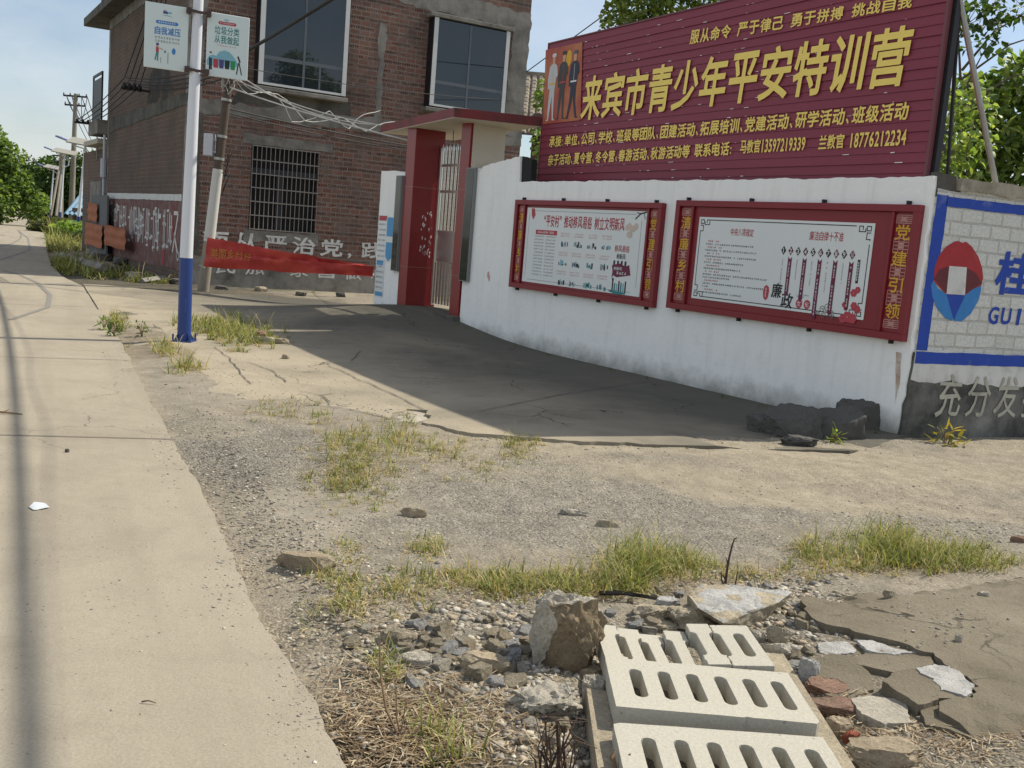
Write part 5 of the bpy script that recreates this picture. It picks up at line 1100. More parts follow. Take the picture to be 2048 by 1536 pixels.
m_ = MB(); m_.flat([(.14, 3.19), (.135, 3.24), (.16, 3.29), (.2, 3.31), (.24, 3.3), (.27, 3.35), (.33, 3.375), (.39, 3.36), (.44, 3.31), (.47, 3.27), (.49, 3.22), (.45, 3.2), (.3, 3.19)], ys); m_.disc(.34, 3.71, .03, .008, ys); m_.build('printed_cloud', INKLB, n2, fixn=False)
m_ = MB()
for k, c in enumerate((0, 1, 2, 3)):
    x = .21+k*.064; m_.flat([(x+.004, 3.17), (x+.05, 3.17), (x+.054, 3.26), (x, 3.26)], ys-.0015, c); m_.rect(x-.002, x+.056, 3.26, 3.267, ys-.0015, c)
m_.build('printed_bins', [INKR, INKPU, INK, INKGR], n2, fixn=False)
m_ = MB(); m_.line([(.17, 3.265), (.172, 3.15)], .018, ys-.001); m_.line([(.187, 3.265), (.19, 3.15)], .014, ys-.001); m_.line([(.49, 3.25), (.475, 3.13)], .012, ys-.001); m_.line([(.5, 3.25), (.53, 3.13)], .012, ys-.001); m_.line([(.485, 3.32), (.505, 3.27)], .018, ys-.001); m_.rect(.165, .19, 3.325, 3.34, ys-.001)
m_.build('printed_people', INK, n2, fixn=False)
# leaning utility pole
UB = gp(406, 583, 0.0); UT = atY(463, 118, UB.y-.05)
up_ = thing('utility_pole', 'leaning old utility pole with a meter box, at the brick house corner', 'utility pole', T(UB))
def ul(z): return (UT-UB)*((z)/(UT.z-UB.z))
mb = MB(); mb.tube([ul(-.2), ul(1.0)], [.115, .105], 16); mb.build('lower_shaft', CPOLE, up_, 40)
mb = MB(); mb.tube([ul(1.0), ul(1.7), ul(2.42)], [.108, .104, .099], 16); mb.build('white_wrap', WRAP, up_, 40)
mb = MB(); mb.tube([ul(2.42), ul(3.6), ul(4.65)], [.092, .082, .07], 16); mb.build('upper_shaft', CPOLED, up_, 40)
mb = MB()
for z in (2.62, 3.05, 3.75): mb.tube([ul(z-.025), ul(z+.025)], .1, 14)
mb.build('clamp_band', STEEL, up_, 40)
mb = MB(); q = ul(2.85); mb.box(q.x-.3, q.x-.12, q.y-.14, q.y+.06, 2.66, 3.08); mb.box(q.x-.13, q.x-.07, q.y-.06, q.y, 2.95, 2.99); mb.box(q.x-.13, q.x-.07, q.y-.06, q.y, 2.72, 2.76); mb.build('meter_box', PVC, up_, bevel=.01)
mb = MB()
for k in range(16):
    z = 3.85+random.random()*.55; q = ul(z); a = random.uniform(0, 6.28); pts = [q+Vector((math.cos(a+t*.9)*(.08+.05*math.sin(t*1.3)), math.sin(a+t*.9)*.1-.02, .25*math.sin(t*.8+k)*random.random())) for t in np.linspace(0, 3.5, 9)]
    mb.tube(pts, .006, 5, k % 2)
for k in range(7):
    q = ul(2.3+random.random()*.6); mb.tube([q+Vector((.1, -.05, 0)), q+Vector((.2+random.random()*.06, -.08, -.08)), q+Vector((.12, -.06, -.25-random.random()*.3))], .007, 5, 1)
mb.build('wire_tangle', [CABLEW, CABLE], up_)
def cable(a, b, sag, r, label, mat=CABLE, group='overhead cables by the brick house', n=24, jit=0.0):
    a = Vector(a); b = Vector(b); pts = []
    for k in range(n+1):
        t = k/n; p = a.lerp(b, t); p.z -= 4*sag*t*(1-t)
        if jit: p += Vector((mnoise.noise(Vector((t*6, sag, 1))), mnoise.noise(Vector((t*6, sag, 4))), mnoise.noise(Vector((t*6, sag, 9)))))*jit*math.sin(math.pi*t)
        pts.append(p)
    o = MB().tube(pts, r, 6).build('cable', mat, None, 60); return tag(o, label, 'cable', group)
top = UB+ul(4.5)
def shad(px, py, h):
    g_ = gp(px, py, 0); k = h/math.tan(math.radians(SUN_EL)); return Vector((g_.x+k*math.cos(math.radians(SUN_AZ)), g_.y+k*math.sin(math.radians(SUN_AZ)), h))
cable(top, shad(55, 1640, 6.1), .12, .03, 'thick black cable rising from the leaning pole over the yard')
cable(top+Vector((0, 0, .08)), shad(95, 1750, 6.6), .3, .006, 'thinner cable rising beside the thick one over the yard', jit=.1)
cp = lambda px, py, z: gp(px, py, z)
cable(UB+ul(4.2), WF.w(*l, 3.3), .12, .011, 'pale cable from the pole to the canopy left corner', CABLEW)
cable(UB+ul(4.35), WF.w(l[0], l[1]+.3, 3.35), .3, .01, 'second pale cable sagging towards the gate canopy', CABLEW)
cable(UB+ul(4.0), WF.w(-9.7, .3, 2.95), .06, .014, 'straight pale cable running down to the red gate pillar', CABLEW)
cable(UB+ul(4.3), HF.w(4.9, -.25, 4.1), .45, .01, 'slack pale cable looping in front of the house wall', CABLEW, jit=.35)
cable(UB+ul(4.25), HF.w(4.3, -.3, 4.25), .5, .009, 'another slack pale cable drooping below the upper window', CABLEW, jit=.5)
cable(UB+ul(3.6), HF.w(5.6, -.05, 3.55), .05, .016, 'black service cable running level along the house front')
cable(UB+ul(3.52), HF.w(5.6, -.05, 3.45), .07, .012, 'second black service cable along the house front')
cable(UB+ul(4.4), HF.w(8.0, -.1, 5.0), .1, .008, 'thin black line crossing the house front below the windows')
cable(HF.w(8.3, -.1, 5.75), gp(1210, 0, 6.2)+Vector((1.2, -1.0, .55)), .0, .012, 'thin line from the house corner across the sky above the billboard')
for k in range(4):
    cable(HF.w(-.16-.16*k, 12, 4.12), HF.w(-.25-.12*k, 4.2, 4.55+.05*k), .08, .014, 'black wire along the house side wall from the bracket with insulators', group='wires along the house side wall')
    cable(HF.w(-.25-.12*k, 4.2, 4.55+.05*k), UB+ul(4.2+.1*k), .15, .014, 'black wire from the side wall insulators to the leaning pole', group='wires from the side wall to the pole')
    cable(HF.w(-.25-.12*k, 4.2, 4.55+.05*k), HF.w(-.3, .4, 6.6+.3*k), .02, .012, 'dark wire climbing the side wall towards the roof', group='wires climbing the side wall')
br = thing('insulator_bracket', 'black crossarm with four insulators jutting from the house balcony', 'bracket', HF.M)
m_ = MB(); m_.box(-.72, .0, 11.97, 12.03, 4.02, 4.08); m_.build('crossarm', DKMET, br)
for k in range(4): m_ = MB(); x = -.16-.16*k; m_.tube([(x, 12, 4.08), (x, 12, 4.12), (x, 12, 4.17)], [.035, .045, .025], 8); m_.build('insulator', CABLE, br)
m_ = MB(); m_.tube([(-.05, 12.02, 4.0), (.0, 12.3, 3.0)], .02, 6); m_.build('stay', STEEL, br)
br = thing('insulator_bracket', 'row of black insulators fixed to the middle of the house side wall', 'bracket', HF.M)
m_ = MB(); m_.box(-.7, .0, 4.17, 4.23, 4.42, 4.47); m_.build('crossarm', DKMET, br)
for k in range(4): m_ = MB(); x = -.25-.12*k; m_.tube([(x, 4.2, 4.4), (x, 4.2, 4.47), (x, 4.2, 4.58)], [.03, .07, .03], 8); m_.build('insulator', CABLE, br)
# red banner
P0 = [UB+ul(1.08)+Vector((.0, -.14, 0)), UB+ul(.5)+Vector((.0, -.14, 0))]
wl = WF.w(-10.7, -.03, 0); bt = WF.loc(755, 531, -.03)[1]; bb_ = WF.loc(752, 556, -.03)[1]
mb = MB(); nx, nz_ = 60, 8
for i in range(nx+1):
    t = i/nx
    for j in range(nz_+1):
        s = j/nz_; top_ = P0[0].lerp(Vector((wl.x, wl.y, bt)), t); bot = P0[1].lerp(Vector((wl.x, wl.y, bb_)), t); top_.z -= .03*math.sin(math.pi*t); bot.z += .02*math.sin(math.pi*t)
        p = top_.lerp(bot, s); q = .05*math.sin(s*9+t*5)+.03*math.sin(s*17+t*11)+.09*mnoise.noise(Vector((t*9, s*2.5, 1)))+.04*mnoise.noise(Vector((t*26, s*4, 6))); p += Vector((0.3*q, -q, .3*q)); mb.v.append(tuple(p))
for i in range(nx):
    for j in range(nz_): b_ = i*(nz_+1)+j; mb.f.append((b_, b_+nz_+1, b_+nz_+2, b_+1)); mb.m.append(0)
ban = tag(mb.build('banner', BANNER, None, 80), 'long red cloth banner stretched from the leaning pole to the gate wall', 'banner')
# faded yellow lettering on the banner, laid on the cloth
m_ = MB(); text(m_, '美丽乡村行', .03, .30, .12, .52, 0, 0, .02, .1)
def onb(t, s):
    i = min(nx-1, int(t*nx)); j = min(nz_-1, int(s*nz_)); f, g = t*nx-i, s*nz_-j; V_ = lambda a, b: Vector(mb.v[a*(nz_+1)+b])
    return (V_(i, j)*(1-f)*(1-g)+V_(i+1, j)*f*(1-g)+V_(i, j+1)*(1-f)*g+V_(i+1, j+1)*f*g)
m_.v = [tuple(onb(x, 1-z-.18)+Vector((.01, -.022, 0))) for x, y, z in m_.v]; m_.build('banner_lettering', plain('faded_gold', (.42, .15, .025), .7, .2, 9, 0), ban, fixn=False)
# orange tarps tied to the side wall
def tarp(label, y0, y1, z0, z1, x, seed):
    mb = MB(); n, m = 24, 10
    for i in range(n+1):
        for j in range(m+1):
            y = y0+(y1-y0)*i/n; z = z0+(z1-z0)*j/m; mb.v.append((x+.012*math.sin(z*26+seed)+.03*mnoise.noise(Vector((y*1.2, z*3, seed))), y, z+.012*math.sin(y*2.2+seed)))
    for i in range(n):
        for j in range(m): b = i*(m+1)+j; mb.f.append((b, b+m+1, b+m+2, b+1)); mb.m.append(0)
    o = tag(mb.build('tarp', ORANGE, None, 80), label, 'tarp'); o.matrix_world = HF.M; return o
tarp('small orange tarp hung at the far end of the house side wall', 10.1, 12.0, 1.05, 1.6, -.28, 1); tarp('orange tarp hung low beyond the drainpipe', 9.0, 12.3, .3, .98, -.3, 2); tarp('widest orange tarp hung low against the slogan on the side wall', 5.45, 8.8, .42, 1.0, -.27, 3)
m_ = MB(); m_.box(-.22, -.17, 8.75, 11.8, .0, 1.85); tag(m_.build('sheet_fence', GREYP), 'grey sheet fence standing behind the orange tarps', 'fence').matrix_world = HF.M
# ------------------------------------------------------------------ lower brick shed behind the house and far roofs
sh = thing('brick_shed', 'low brick outbuilding beyond the house with a pale flat roof', 'outbuilding', HF.M)
MB().box(.05, 5, 10.75, 15.5, -.2, 3.3).build('wall', BRICKS, sh); MB().box(-.25, 5, 10.6, 13.4, 3.4, 3.56).build('roof', ROOFC, sh, bevel=.02); MB().box(.1, 4.9, 10.8, 13.2, 3.3, 3.4).build('parapet', ROOFC, sh); MB().box(-.02, .05, 11.2, 13.4, 1.6, 2.3).build('render_patch', CEM, sh)
bs = thing('blue_roofed_shed', 'distant shed with a sloping blue metal roof', 'shed', T((-22.9, 56, -.55)))
m_ = MB(); m_.box(-1.6, 1.8, 0, 4, 0, 1.9); m_.build('wall', BRICKS, bs)
m_ = MB(); n = 16
for k in range(n): x0 = -1.9+4.0*k/n; x1 = -1.9+4.0*(k+1)/n; m_.add([(x0, -.4, 1.5), (x1, -.4, 1.5), (x1-.6, 4, 3.3), (x0-.6, 4, 3.3), (x0+.12, -.4, 1.58), (x0+.12-.6, 4, 3.38)], [(0, 1, 2, 3), (0, 4, 5, 3), (4, 1, 2, 5)])
m_.build('roof', BLUER, bs)
th = thing('tiled_house', 'old grey tiled roof showing between the brick house and the billboard', 'house', T((.2, 36, 0)))
MB().box(-.2, 6, 1.2, 7, 0, 6).build('wall', BRICKS, th)
m_ = MB()
for r in range(16):
    z0 = 5.2+r*.155; y0 = .4+r*.2
    for c in range(26):
        x0 = -.9+c*.25; m_.add([(x0, y0, z0), (x0+.06, y0, z0+.07), (x0+.17, y0, z0+.07), (x0+.23, y0, z0), (x0, y0+.24, z0+.16), (x0+.06, y0+.24, z0+.23), (x0+.17, y0+.24, z0+.23), (x0+.23, y0+.24, z0+.16)], [(0, 1, 5, 4), (1, 2, 6, 5), (2, 3, 7, 6), (0, 3, 2, 1)])
m_.add([(-1, .4, 5.15), (5.8, .4, 5.15), (5.8, 3.7, 7.65), (-1, 3.7, 7.65)], [(0, 1, 2, 3)]); m_.box(-.9, 5.7, 3.5, 3.8, 7.6, 7.78); m_.build('roof', TILE, th)
rl = thing('railing', 'spiked steel railing beyond the white wall, right of the gate', 'railing', WF.M)
m_ = MB()
ra, rb = WF.w(-7.2, 2.2, 0), WF.w(-5.2, 2.2, 0)
z0, z1 = 2.3, 3.0
for k in range(15):
    x = -7.3+.125*k; m_.tube([(x, 1.6, z0), (x, 1.6, z1-.06), (x, 1.6, z1-.04), (x, 1.6, z1+.06)], [.014, .014, .022, .001], 6)
m_.build('spike', STEEL, rl); m_ = MB()
for z in (z0+.1, z1-.12): m_.box(-7.35, -5.5, 1.585, 1.615, z-.018, z+.018)
m_.build('rail', STEEL, rl)
# ------------------------------------------------------------------ far poles and solar lamps along the road
fp = thing('utility_pole', 'tall utility pole with two crossarms far down the road', 'utility pole', T((-28.5, 65, -.1)))
MB().tube([(0, 0, 0), (.15, 0, 8.4)], [.19, .12], 12).build('shaft', CPOLE, fp, 40)
for z, w_ in ((8.25, .72), (7.7, .62)):
    m_ = MB(); m_.box(-w_+.1, w_+.1, -.05, .05, z-.05, z+.05); ca = m_.build('crossarm', DKMET, fp)
    for x in (-w_+.12, -.2, .35, w_+.08): MB().tube([(x, 0, z+.05), (x, 0, z+.18)], [.05, .03], 8).build('insulator', CPOLED, ca)
for k, x in enumerate((-.55, -.2, .4, .75)):
    cable((-28.4+x, 65, 8.2), HF.w(-.16-.16*k, 12, 4.12), .5, .02, 'wire swooping from the far tall pole to the house bracket', group='wires from far pole to house'); cable((-28.4+x, 65, 8.2), (-47+x, 118, 6.5), 1.0, .025, 'wire running on down the road from the far tall pole', group='wires down the road')
sp2 = thing('utility_pole', 'small far pole half hidden behind the tall crossarm pole', 'utility pole', T((-35, 78, 0)))
MB().tube([(0, 0, 0), (0, 0, 5.4)], [.2, .16], 10).build('shaft', CPOLE, sp2, 40); MB().box(-.6, .3, -.05, .05, 5.0, 5.1).build('crossarm', DKMET, sp2)
def solar(label, base, h, s):
    o = thing('solar_lamp', label, 'street lamp', T(base), 'solar street lamps down the road')
    MB().tube([(0, 0, 1.0*s), (.25*s, 0, h)], [.075*s, .05*s], 12).build('shaft', SIGNP, o, 40); MB().tube([(0, 0, -.3), (0, 0, 1.0*s)], .085*s, 12).build('foot', POLEB, o, 40)
    m_ = MB(); m_.box(-.75*s, .75*s, -.4*s, .4*s, -.03*s, .03*s, M=Matrix.Translation((.25*s, 0, h+.15*s)) @ Matrix.Rotation(.35, 4, 'X') @ Matrix.Rotation(.12, 4, 'Y')); m_.build('solar_panel', plain('panel_back', (.3, .29, .25), .6, .1, 4, 0) if 'panel_back' not in MATS else MATS['panel_back'], o)
    pts = [(.22*s, 0, h-.9*s), (.5*s, 0, h-.75*s), (.55*s, 0, h-.4*s), (.3*s, 0, h-.15*s), (-.3*s, 0, h-.02*s), (-.35*s, 0, h+.1*s)]; MB().tube(pts, .03*s, 8).build('arm', SIGNP, o, 40)
    m_ = MB(); m_.box(-.5*s, .5*s, -.14*s, .14*s, -.04*s, .05*s, M=Matrix.Translation((-.65*s, 0, h+.2*s)) @ Matrix.Rotation(.3, 4, 'Y')); m_.build('lamp_head', plain('lamp_violet', (.2, .22, .4), .4, .1, 4, 0) if 'lamp_violet' not in MATS else MATS['lamp_violet'], o, bevel=.03)
solar('nearest solar street lamp, its violet-grey head over the road', (-19.4, 45, .1), 3.95, .92); solar('second solar street lamp, beside two leaning props', (-28.3, 63, .1), 4.4, .9); solar('farthest small solar street lamp by the dark trees', (-36.7, 80, .1), 4.0, .9)
for px0, py0, px1, py1, lab in ((102, 432, 117, 342, 'left of two pale leaning props by the roadside'), (112, 432, 122, 350, 'right of two pale leaning props by the roadside')):
    a_, b_ = atY(px0, py0, 70), atY(px1, py1, 72); tag(MB().tube([a_, b_], .085, 8).build('leaning_prop', CPOLE, None, 40), lab, 'pole')
# ------------------------------------------------------------------ trees and bushes
def leaves(n, cl, size, cols, flat=.5, droop=.35, long=1.0, shell=.55, wind=0):
    """n folded leaves spread over the clumps (centre, radius)"""
    cl_c = np.array([c[0] for c in cl], float); cl_r = np.array([c[1] if hasattr(c[1], '__len__') else (c[1],)*3 for c in cl], float)
    vol = (cl_r[:, 0]*cl_r[:, 1]*cl_r[:, 2])**(.72); k = RNG.choice(len(cl), n, p=vol/vol.sum())
    d = RNG.normal(size=(n, 3)); d /= np.linalg.norm(d, axis=1)[:, None]; rr = RNG.random(n)**(1/3)*(1-shell)+shell*RNG.random(n)**.25
    lump = 1+.35*(fbm(d[:, 0]*2+k*3.3, d[:, 1]*2+d[:, 2]*1.7, 1.3, 3, 8)-.5)*2
    P = cl_c[k]+d*(rr*lump)[:, None]*cl_r[k]
    ax = d*.6+RNG.normal(size=(n, 3))*.6; ax[:, 2] -= droop; ax /= np.linalg.norm(ax, axis=1)[:, None]
    up = RNG.normal(size=(n, 3))*flat+np.array([0, 0, 1.0]); sd = np.cross(ax, up); sd /= np.linalg.norm(sd, axis=1)[:, None]+1e-9; nr = np.cross(sd, ax)
    s = size*RNG.uniform(.6, 1.25, n); L_ = (s*long)[:, None]; w = (s*(.4 if long <= 1 else .26))[:, None]
    V = np.stack([P, P+ax*L_*.32+sd*w+nr*w*.3, P+ax*L_*.68+sd*w*.75+nr*w*.15, P+ax*L_-nr*w*.2, P+ax*L_*.68-sd*w*.75+nr*w*.15, P+ax*L_*.32-sd*w+nr*w*.3], 1)
    c = np.array(cols)[RNG.integers(0, len(cols), n)]*RNG.uniform(.75, 1.25, (n, 1))*(.85+.3*fbm(P[:, 0], P[:, 1]+P[:, 2], .9, 2, 3))[:, None]
    F = np.array([(0, 1, 5), (1, 2, 4), (1, 4, 5), (2, 3, 4)])[None]+np.arange(n)[:, None, None]*6
    return V.reshape(-1, 3), F.reshape(-1, 3), np.repeat(c, 6, axis=0)
def tree(label, base, h, clumps, n, size, cols, cat='tree', name='tree', group=None, tr=.12, long=1.0, **kw):
    o = thing(name, label, cat, T(base), group)
    V, F, C_ = leaves(n, clumps, size, cols, long=long, **kw); fast('crown', V, F, LEAF, o, C_)
    m_ = MB(); tip = Vector((0, 0, h))
    m_.tube([(0, 0, -.2), (.04*h, 0, h*.5), tip], [tr, tr*.8, tr*.5], 9)
    for c, r in clumps:
        c = Vector(c); s = Vector((.03*h, 0, min(h, max(h*.3, c.z-.9)))); mid = s.lerp(c, .5)+Vector((random.uniform(-.2, .2), random.uniform(-.2, .2), .15)); m_.tube([s, mid, c], [tr*.4, tr*.25, tr*.08], 6)
        rr = r if not hasattr(r, '__len__') else r[0]
        for q in range(4): e = c+Vector((random.uniform(-1, 1), random.uniform(-1, 1), random.uniform(-.4, 1)))*rr*.8; m_.tube([mid.lerp(c, .6), c.lerp(e, .5), e], [tr*.12, tr*.08, tr*.03], 5)
    m_.build('trunk', BARK, o, 50); return o
LG = [(.12, .19, .045), (.17, .25, .065), (.23, .3, .08), (.09, .15, .035)]; DG = [(.045, .085, .02), (.06, .11, .025), (.035, .065, .018), (.085, .13, .03)]; YG = [(.2, .26, .06), (.14, .2, .04), (.26, .29, .09), (.09, .14, .03)]
# behind the billboard: small round leaves against the sky
tree('round-leaved tree reaching above the billboard top edge', (2.6, 17.0, 0), 3.6, [((-1.25, -.2, 4.9), (.45, .4, .5)), ((-.9, 0, 5.6), (.6, .5, .6)), ((-.3, 0, 5.1), (.7, .5, .6)), ((.3, 0, 5.5), (.7, .6, .7)), ((.8, 0, 5.0), (.6, .5, .5)), ((-.6, .2, 6.3), (.6, .6, .6)), ((1.3, .2, 5.5), (.5, .5, .4)), ((-1.45, 0, 4.5), (.25, .25, .2)), ((-.1, 0, 6.1), (.6, .5, .5)), ((.8, 0, 6.0), (.6, .5, .5)), ((1.5, 0, 5.9), (.5, .4, .4)), ((-1.1, 0, 5.3), (.5, .4, .4))], 8500, .088, YG, tr=.07, shell=.3)
# right: mango-like tree, long leaves in whorls
tree('tall leafy tree behind the painted wall at the right', (8.1, 18.5, 0), 3.0, [((-.55, -.4, 4.5), (.45, .5, .4)), ((.15, -.4, 4.9), (.55, .5, .4)), ((.75, -.4, 4.6), (.45, .5, .4)), ((-.3, -.5, 3.9), (.6, .6, .4)), ((.45, -.5, 4.2), (.5, .5, .35)), ((.95, -.3, 3.9), (.4, .5, .35)), ((-.6, -.5, 3.3), (.6, .6, .4)), ((.25, -.5, 3.4), (.5, .6, .35)), ((.9, -.3, 3.2), (.45, .5, .35)), ((-.4, -.5, 2.7), (.7, .6, .4)), ((.5, -.5, 2.7), (.6, .6, .4)), ((1.2, -.2, 2.6), (.5, .6, .4)), ((-.6, -.3, 2.2), (.9, .8, .4)), ((.6, -.3, 2.1), (1.0, .8, .4)), ((1.7, 0, 2.2), (.9, .9, .4)), ((2.4, 0, 2.7), (.5, .6, .4))], 9000, .17, [(.15, .22, .06), (.22, .3, .09), (.3, .36, .12), (.1, .16, .045)], tr=.13, long=1.35, shell=.35, droop=.3)
tree('broad-leaved shrub close behind the billboard end', (5.0, 12.6, 0), 1.6, [((-.1, 0, 3.0), (.3, .3, .5)), ((.25, .2, 3.3), (.35, .35, .6)), ((-.05, .1, 2.4), (.45, .4, .4)), ((.5, .1, 2.3), (.5, .4, .35)), ((-.9, .6, 2.25), (.6, .4, .2)), ((1.1, .6, 2.2), (.6, .4, .25))], 1500, .1, [(.22, .3, .08), (.3, .36, .11), (.16, .23, .06)], 'shrub', 'shrub', tr=.04)
tree('sparse branches with round leaves over the billboard right end', (6.8, 17.5, 0), 5.4, [((.0, -.5, 5.6), (.6, .4, .3)), ((.9, -.5, 5.75), (.7, .4, .25)), ((1.6, -.5, 5.6), (.5, .4, .2)), ((.3, -.5, 5.15), (.4, .3, .15)), ((1.9, -.4, 5.1), (.3, .3, .2))], 620, .12, DG, tr=.06, shell=.2)
tree('leafy shrub between the railing and the tiled roof', (.25, 19.5, 0), 2.4, [((.05, 0, 3.4), (.35, .35, .35)), ((.0, 0, 4.2), (.28, .3, .35)), ((.3, .1, 2.8), (.4, .4, .4))], 620, .12, LG, 'shrub', 'shrub', tr=.04)
# left of the road, far
tree('large broad tree at the left edge beyond the road bend', (-33.5, 62, 0), 3.5, [((-1, 0, 5.2), 1.9), ((1.0, 0, 4.6), 1.5), ((2.3, 0, 4.0), (1.1, 1, .9)), ((.4, 0, 6.2), (1.3, 1.2, 1.0)), ((-3, 0, 6), 2.2), ((1.5, 0, 3.0), 1.4), ((-1, 0, 3), 1.8), ((2.5, -1, 1.4), (1.3, 1.2, 1.2)), ((.5, -1, 1.6), 1.5), ((4.0, 0, 1.3), (1.0, 1, 1.0)), ((3.2, 0, 2.5), (.9, .9, .9))], 17000, .26, LG, tr=.25)
tree('round dark tree behind the far solar lamp', (-42, 98, 0), 3.0, [((0, 0, 4.2), 2.4), ((2.6, 0, 3.6), 2.2), ((-2.4, 0, 3.6), 2.2), ((1, 0, 2), 2.4), ((-2, 0, 1.5), 2.2), ((3.6, 0, 1.5), 2)], 11000, .36, DG, tr=.25)
tree('spreading tree behind the far utility poles', (-39.5, 108, 0), 3.2, [((-1, 0, 5.3), (2.6, 2, 1.5)), ((-3.6, 0, 4.6), (2.2, 2, 1.4)), ((2, 0, 4.6), (2.2, 2, 1.6)), ((0, 0, 3), 2.6), ((3.5, 0, 2.6), 2.2), ((-3, 0, 2.2), 2.2)], 11000, .36, DG, tr=.25)
tree('low dark tree closing the end of the road', (-48.5, 104, 0), 2.4, [((0, 0, 3.4), 2.6), ((3, 0, 2.4), 2.2), ((-3, 0, 3), 2.4), ((1.5, -1, 1.2), 2.0)], 9000, .36, DG, tr=.22)
tree('distant tree top above the blue shed', (-33.5, 98, 0), 2.8, [((0, 0, 4.2), 2.0), ((2.2, 0, 3.8), 1.8), ((-2, 0, 4.4), 1.8), ((1, 0, 2), 2.2)], 6000, .36, DG, tr=.2)
bg_ = 'roadside bushes by the far poles'
tree('rounded olive bush at the foot of the far poles', (-24.3, 54, 0), .4, [((0, 0, .35), (1.2, 1, .4)), ((1, .5, .3), (.9, .9, .35)), ((-.9, 0, .25), (.7, .7, .3))], 2000, .18, [(.13, .13, .045), (.1, .11, .04), (.08, .1, .03)], 'bush', 'bush', tr=.03)
tree('bright green broad-leaved plants beside the nearest solar lamp', (-18.0, 44.5, 0), .4, [((-1.3, -.5, .4), (.8, .8, .4)), ((-.3, -.5, .35), (.8, .7, .35)), ((.9, -.5, .45), (.7, .6, .45)), ((.3, 0, .5), (.8, .6, .5))], 2000, .2, [(.2, .3, .07), (.15, .24, .05), (.24, .32, .1)], 'plants', 'leafy_plant', tr=.02)
tree('dark green bush in front of the low brick outbuilding', (-17.2, 46.5, 0), .4, [((0, 0, .35), (1.1, .8, .4)), ((1.2, -.3, .35), (.9, .8, .35))], 1800, .2, DG, 'bush', 'bush', tr=.03)
tree('tangled bush round the base of the tall crossarm pole', (-22.4, 52.5, 0), .35, [((0, 0, .3), (1.0, .8, .35)), ((-1.2, .5, .25), (.9, .8, .3))], 1500, .2, [(.1, .11, .035), (.14, .14, .05), (.06, .09, .025)], 'bush', 'bush', tr=.03)
for _a, _b, _t in ((P0[0], P0[1], 0),): 
    for _p in (_a, _b): tag(MB().tube([_p+Vector((.02, 0, -.02)), _p+Vector((-.1, .06, .02)), _p+Vector((-.16, .2, .01))], .008, 5).build('cord', CABLEW, ban), None)
# ------------------------------------------------------------------ rubble, drain covers, boulders, dead stalks
def rockmesh(sx, sy, sz, seed, npts=14, rough=.12, cuts=3, flat=0.0, blocky=True):
    rg = random.Random(seed); bm = bmesh.new(); 
    for _ in range(36):
        v = Vector((rg.gauss(0, 1), rg.gauss(0, 1), rg.gauss(0, 1))).normalized(); bm.verts.new(v*(.92+.08*rg.random()))
    def hull():
        r = bmesh.ops.convex_hull(bm, input=bm.verts)
        bmesh.ops.delete(bm, geom=[g for g in r['geom_interior'] if isinstance(g, bmesh.types.BMVert)], context='VERTS')
    hull()
    cutp = [(Vector((rg.gauss(0, .12), rg.gauss(0, .12), 1)), rg.uniform(.45, .6)-.12*flat), (Vector((rg.gauss(0, .1), rg.gauss(0, .1), -1)), .55)]
    a0 = rg.random()*6.28; nsd = rg.choice((4, 5, 5, 6)) if blocky else 7
    for q in range(nsd):
        a = a0+q*6.283/nsd+rg.uniform(-.45, .45); cutp.append((Vector((math.cos(a), math.sin(a), rg.uniform(-.45, .35))), rg.uniform(.5, .78)))
    for q in range(3): cutp.append((Vector((rg.gauss(0, 1), rg.gauss(0, 1), rg.gauss(.3, .6))), rg.uniform(.66, .85)))
    for nv, dd in cutp:
        nv.normalize(); g = bm.verts[:]+bm.edges[:]+bm.faces[:]; bmesh.ops.bisect_plane(bm, geom=g, plane_co=nv*dd, plane_no=nv, clear_outer=True)
        for f in bm.faces[:]: bm.faces.remove(f)
        for e in bm.edges[:]: bm.edges.remove(e)
        hull()
    bmesh.ops.dissolve_limit(bm, angle_limit=.04, verts=bm.verts, edges=bm.edges)
    bm.normal_update()
    for f in bm.faces: f.material_index = 1 if f.normal.dot(Vector((.55, -.8, .1)).normalized()) > .55 else 0
    bmesh.ops.triangulate(bm, faces=bm.faces)
    for _ in range(1):
        es = [e for e in bm.edges if e.calc_length() > .6]
        if es: bmesh.ops.subdivide_edges(bm, edges=es, cuts=1); bmesh.ops.triangulate(bm, faces=bm.faces)
    bmesh.ops.triangulate(bm, faces=bm.faces)
    bmesh.ops.subdivide_edges(bm, edges=bm.edges, cuts=cuts, use_grid_fill=True)
    bmesh.ops.triangulate(bm, faces=bm.faces)
    bm.normal_update()
    xs = [v.co.x for v in bm.verts]; ys = [v.co.y for v in bm.verts]; zs = [v.co.z for v in bm.verts]
    for v in bm.verts:
        p = v.co*2.3+Vector((seed*3.7, seed, 0)); d = mnoise.noise(p)*.6+mnoise.noise(p*2.4)*.45+mnoise.noise(p*5.5)*.4+mnoise.noise(p*11)*.2
        v.co += v.normal*d*rough
    xs, ys, zs = (min(xs), max(xs)), (min(ys), max(ys)), (min(zs), max(zs))
    for v in bm.verts:
        v.co = Vector(((v.co.x-xs[0])/(xs[1]-xs[0])*sx-sx/2, (v.co.y-ys[0])/(ys[1]-ys[0])*sy-sy/2, (v.co.z-zs[0])/(zs[1]-zs[0])*sz))
    me = bpy.data.meshes.new('rock'); bm.to_mesh(me); bm.free(); uvmap(me)
    me.polygons.foreach_set('use_smooth', [True]*len(me.polygons)); me.set_sharp_from_angle(angle=math.radians(32)); return me
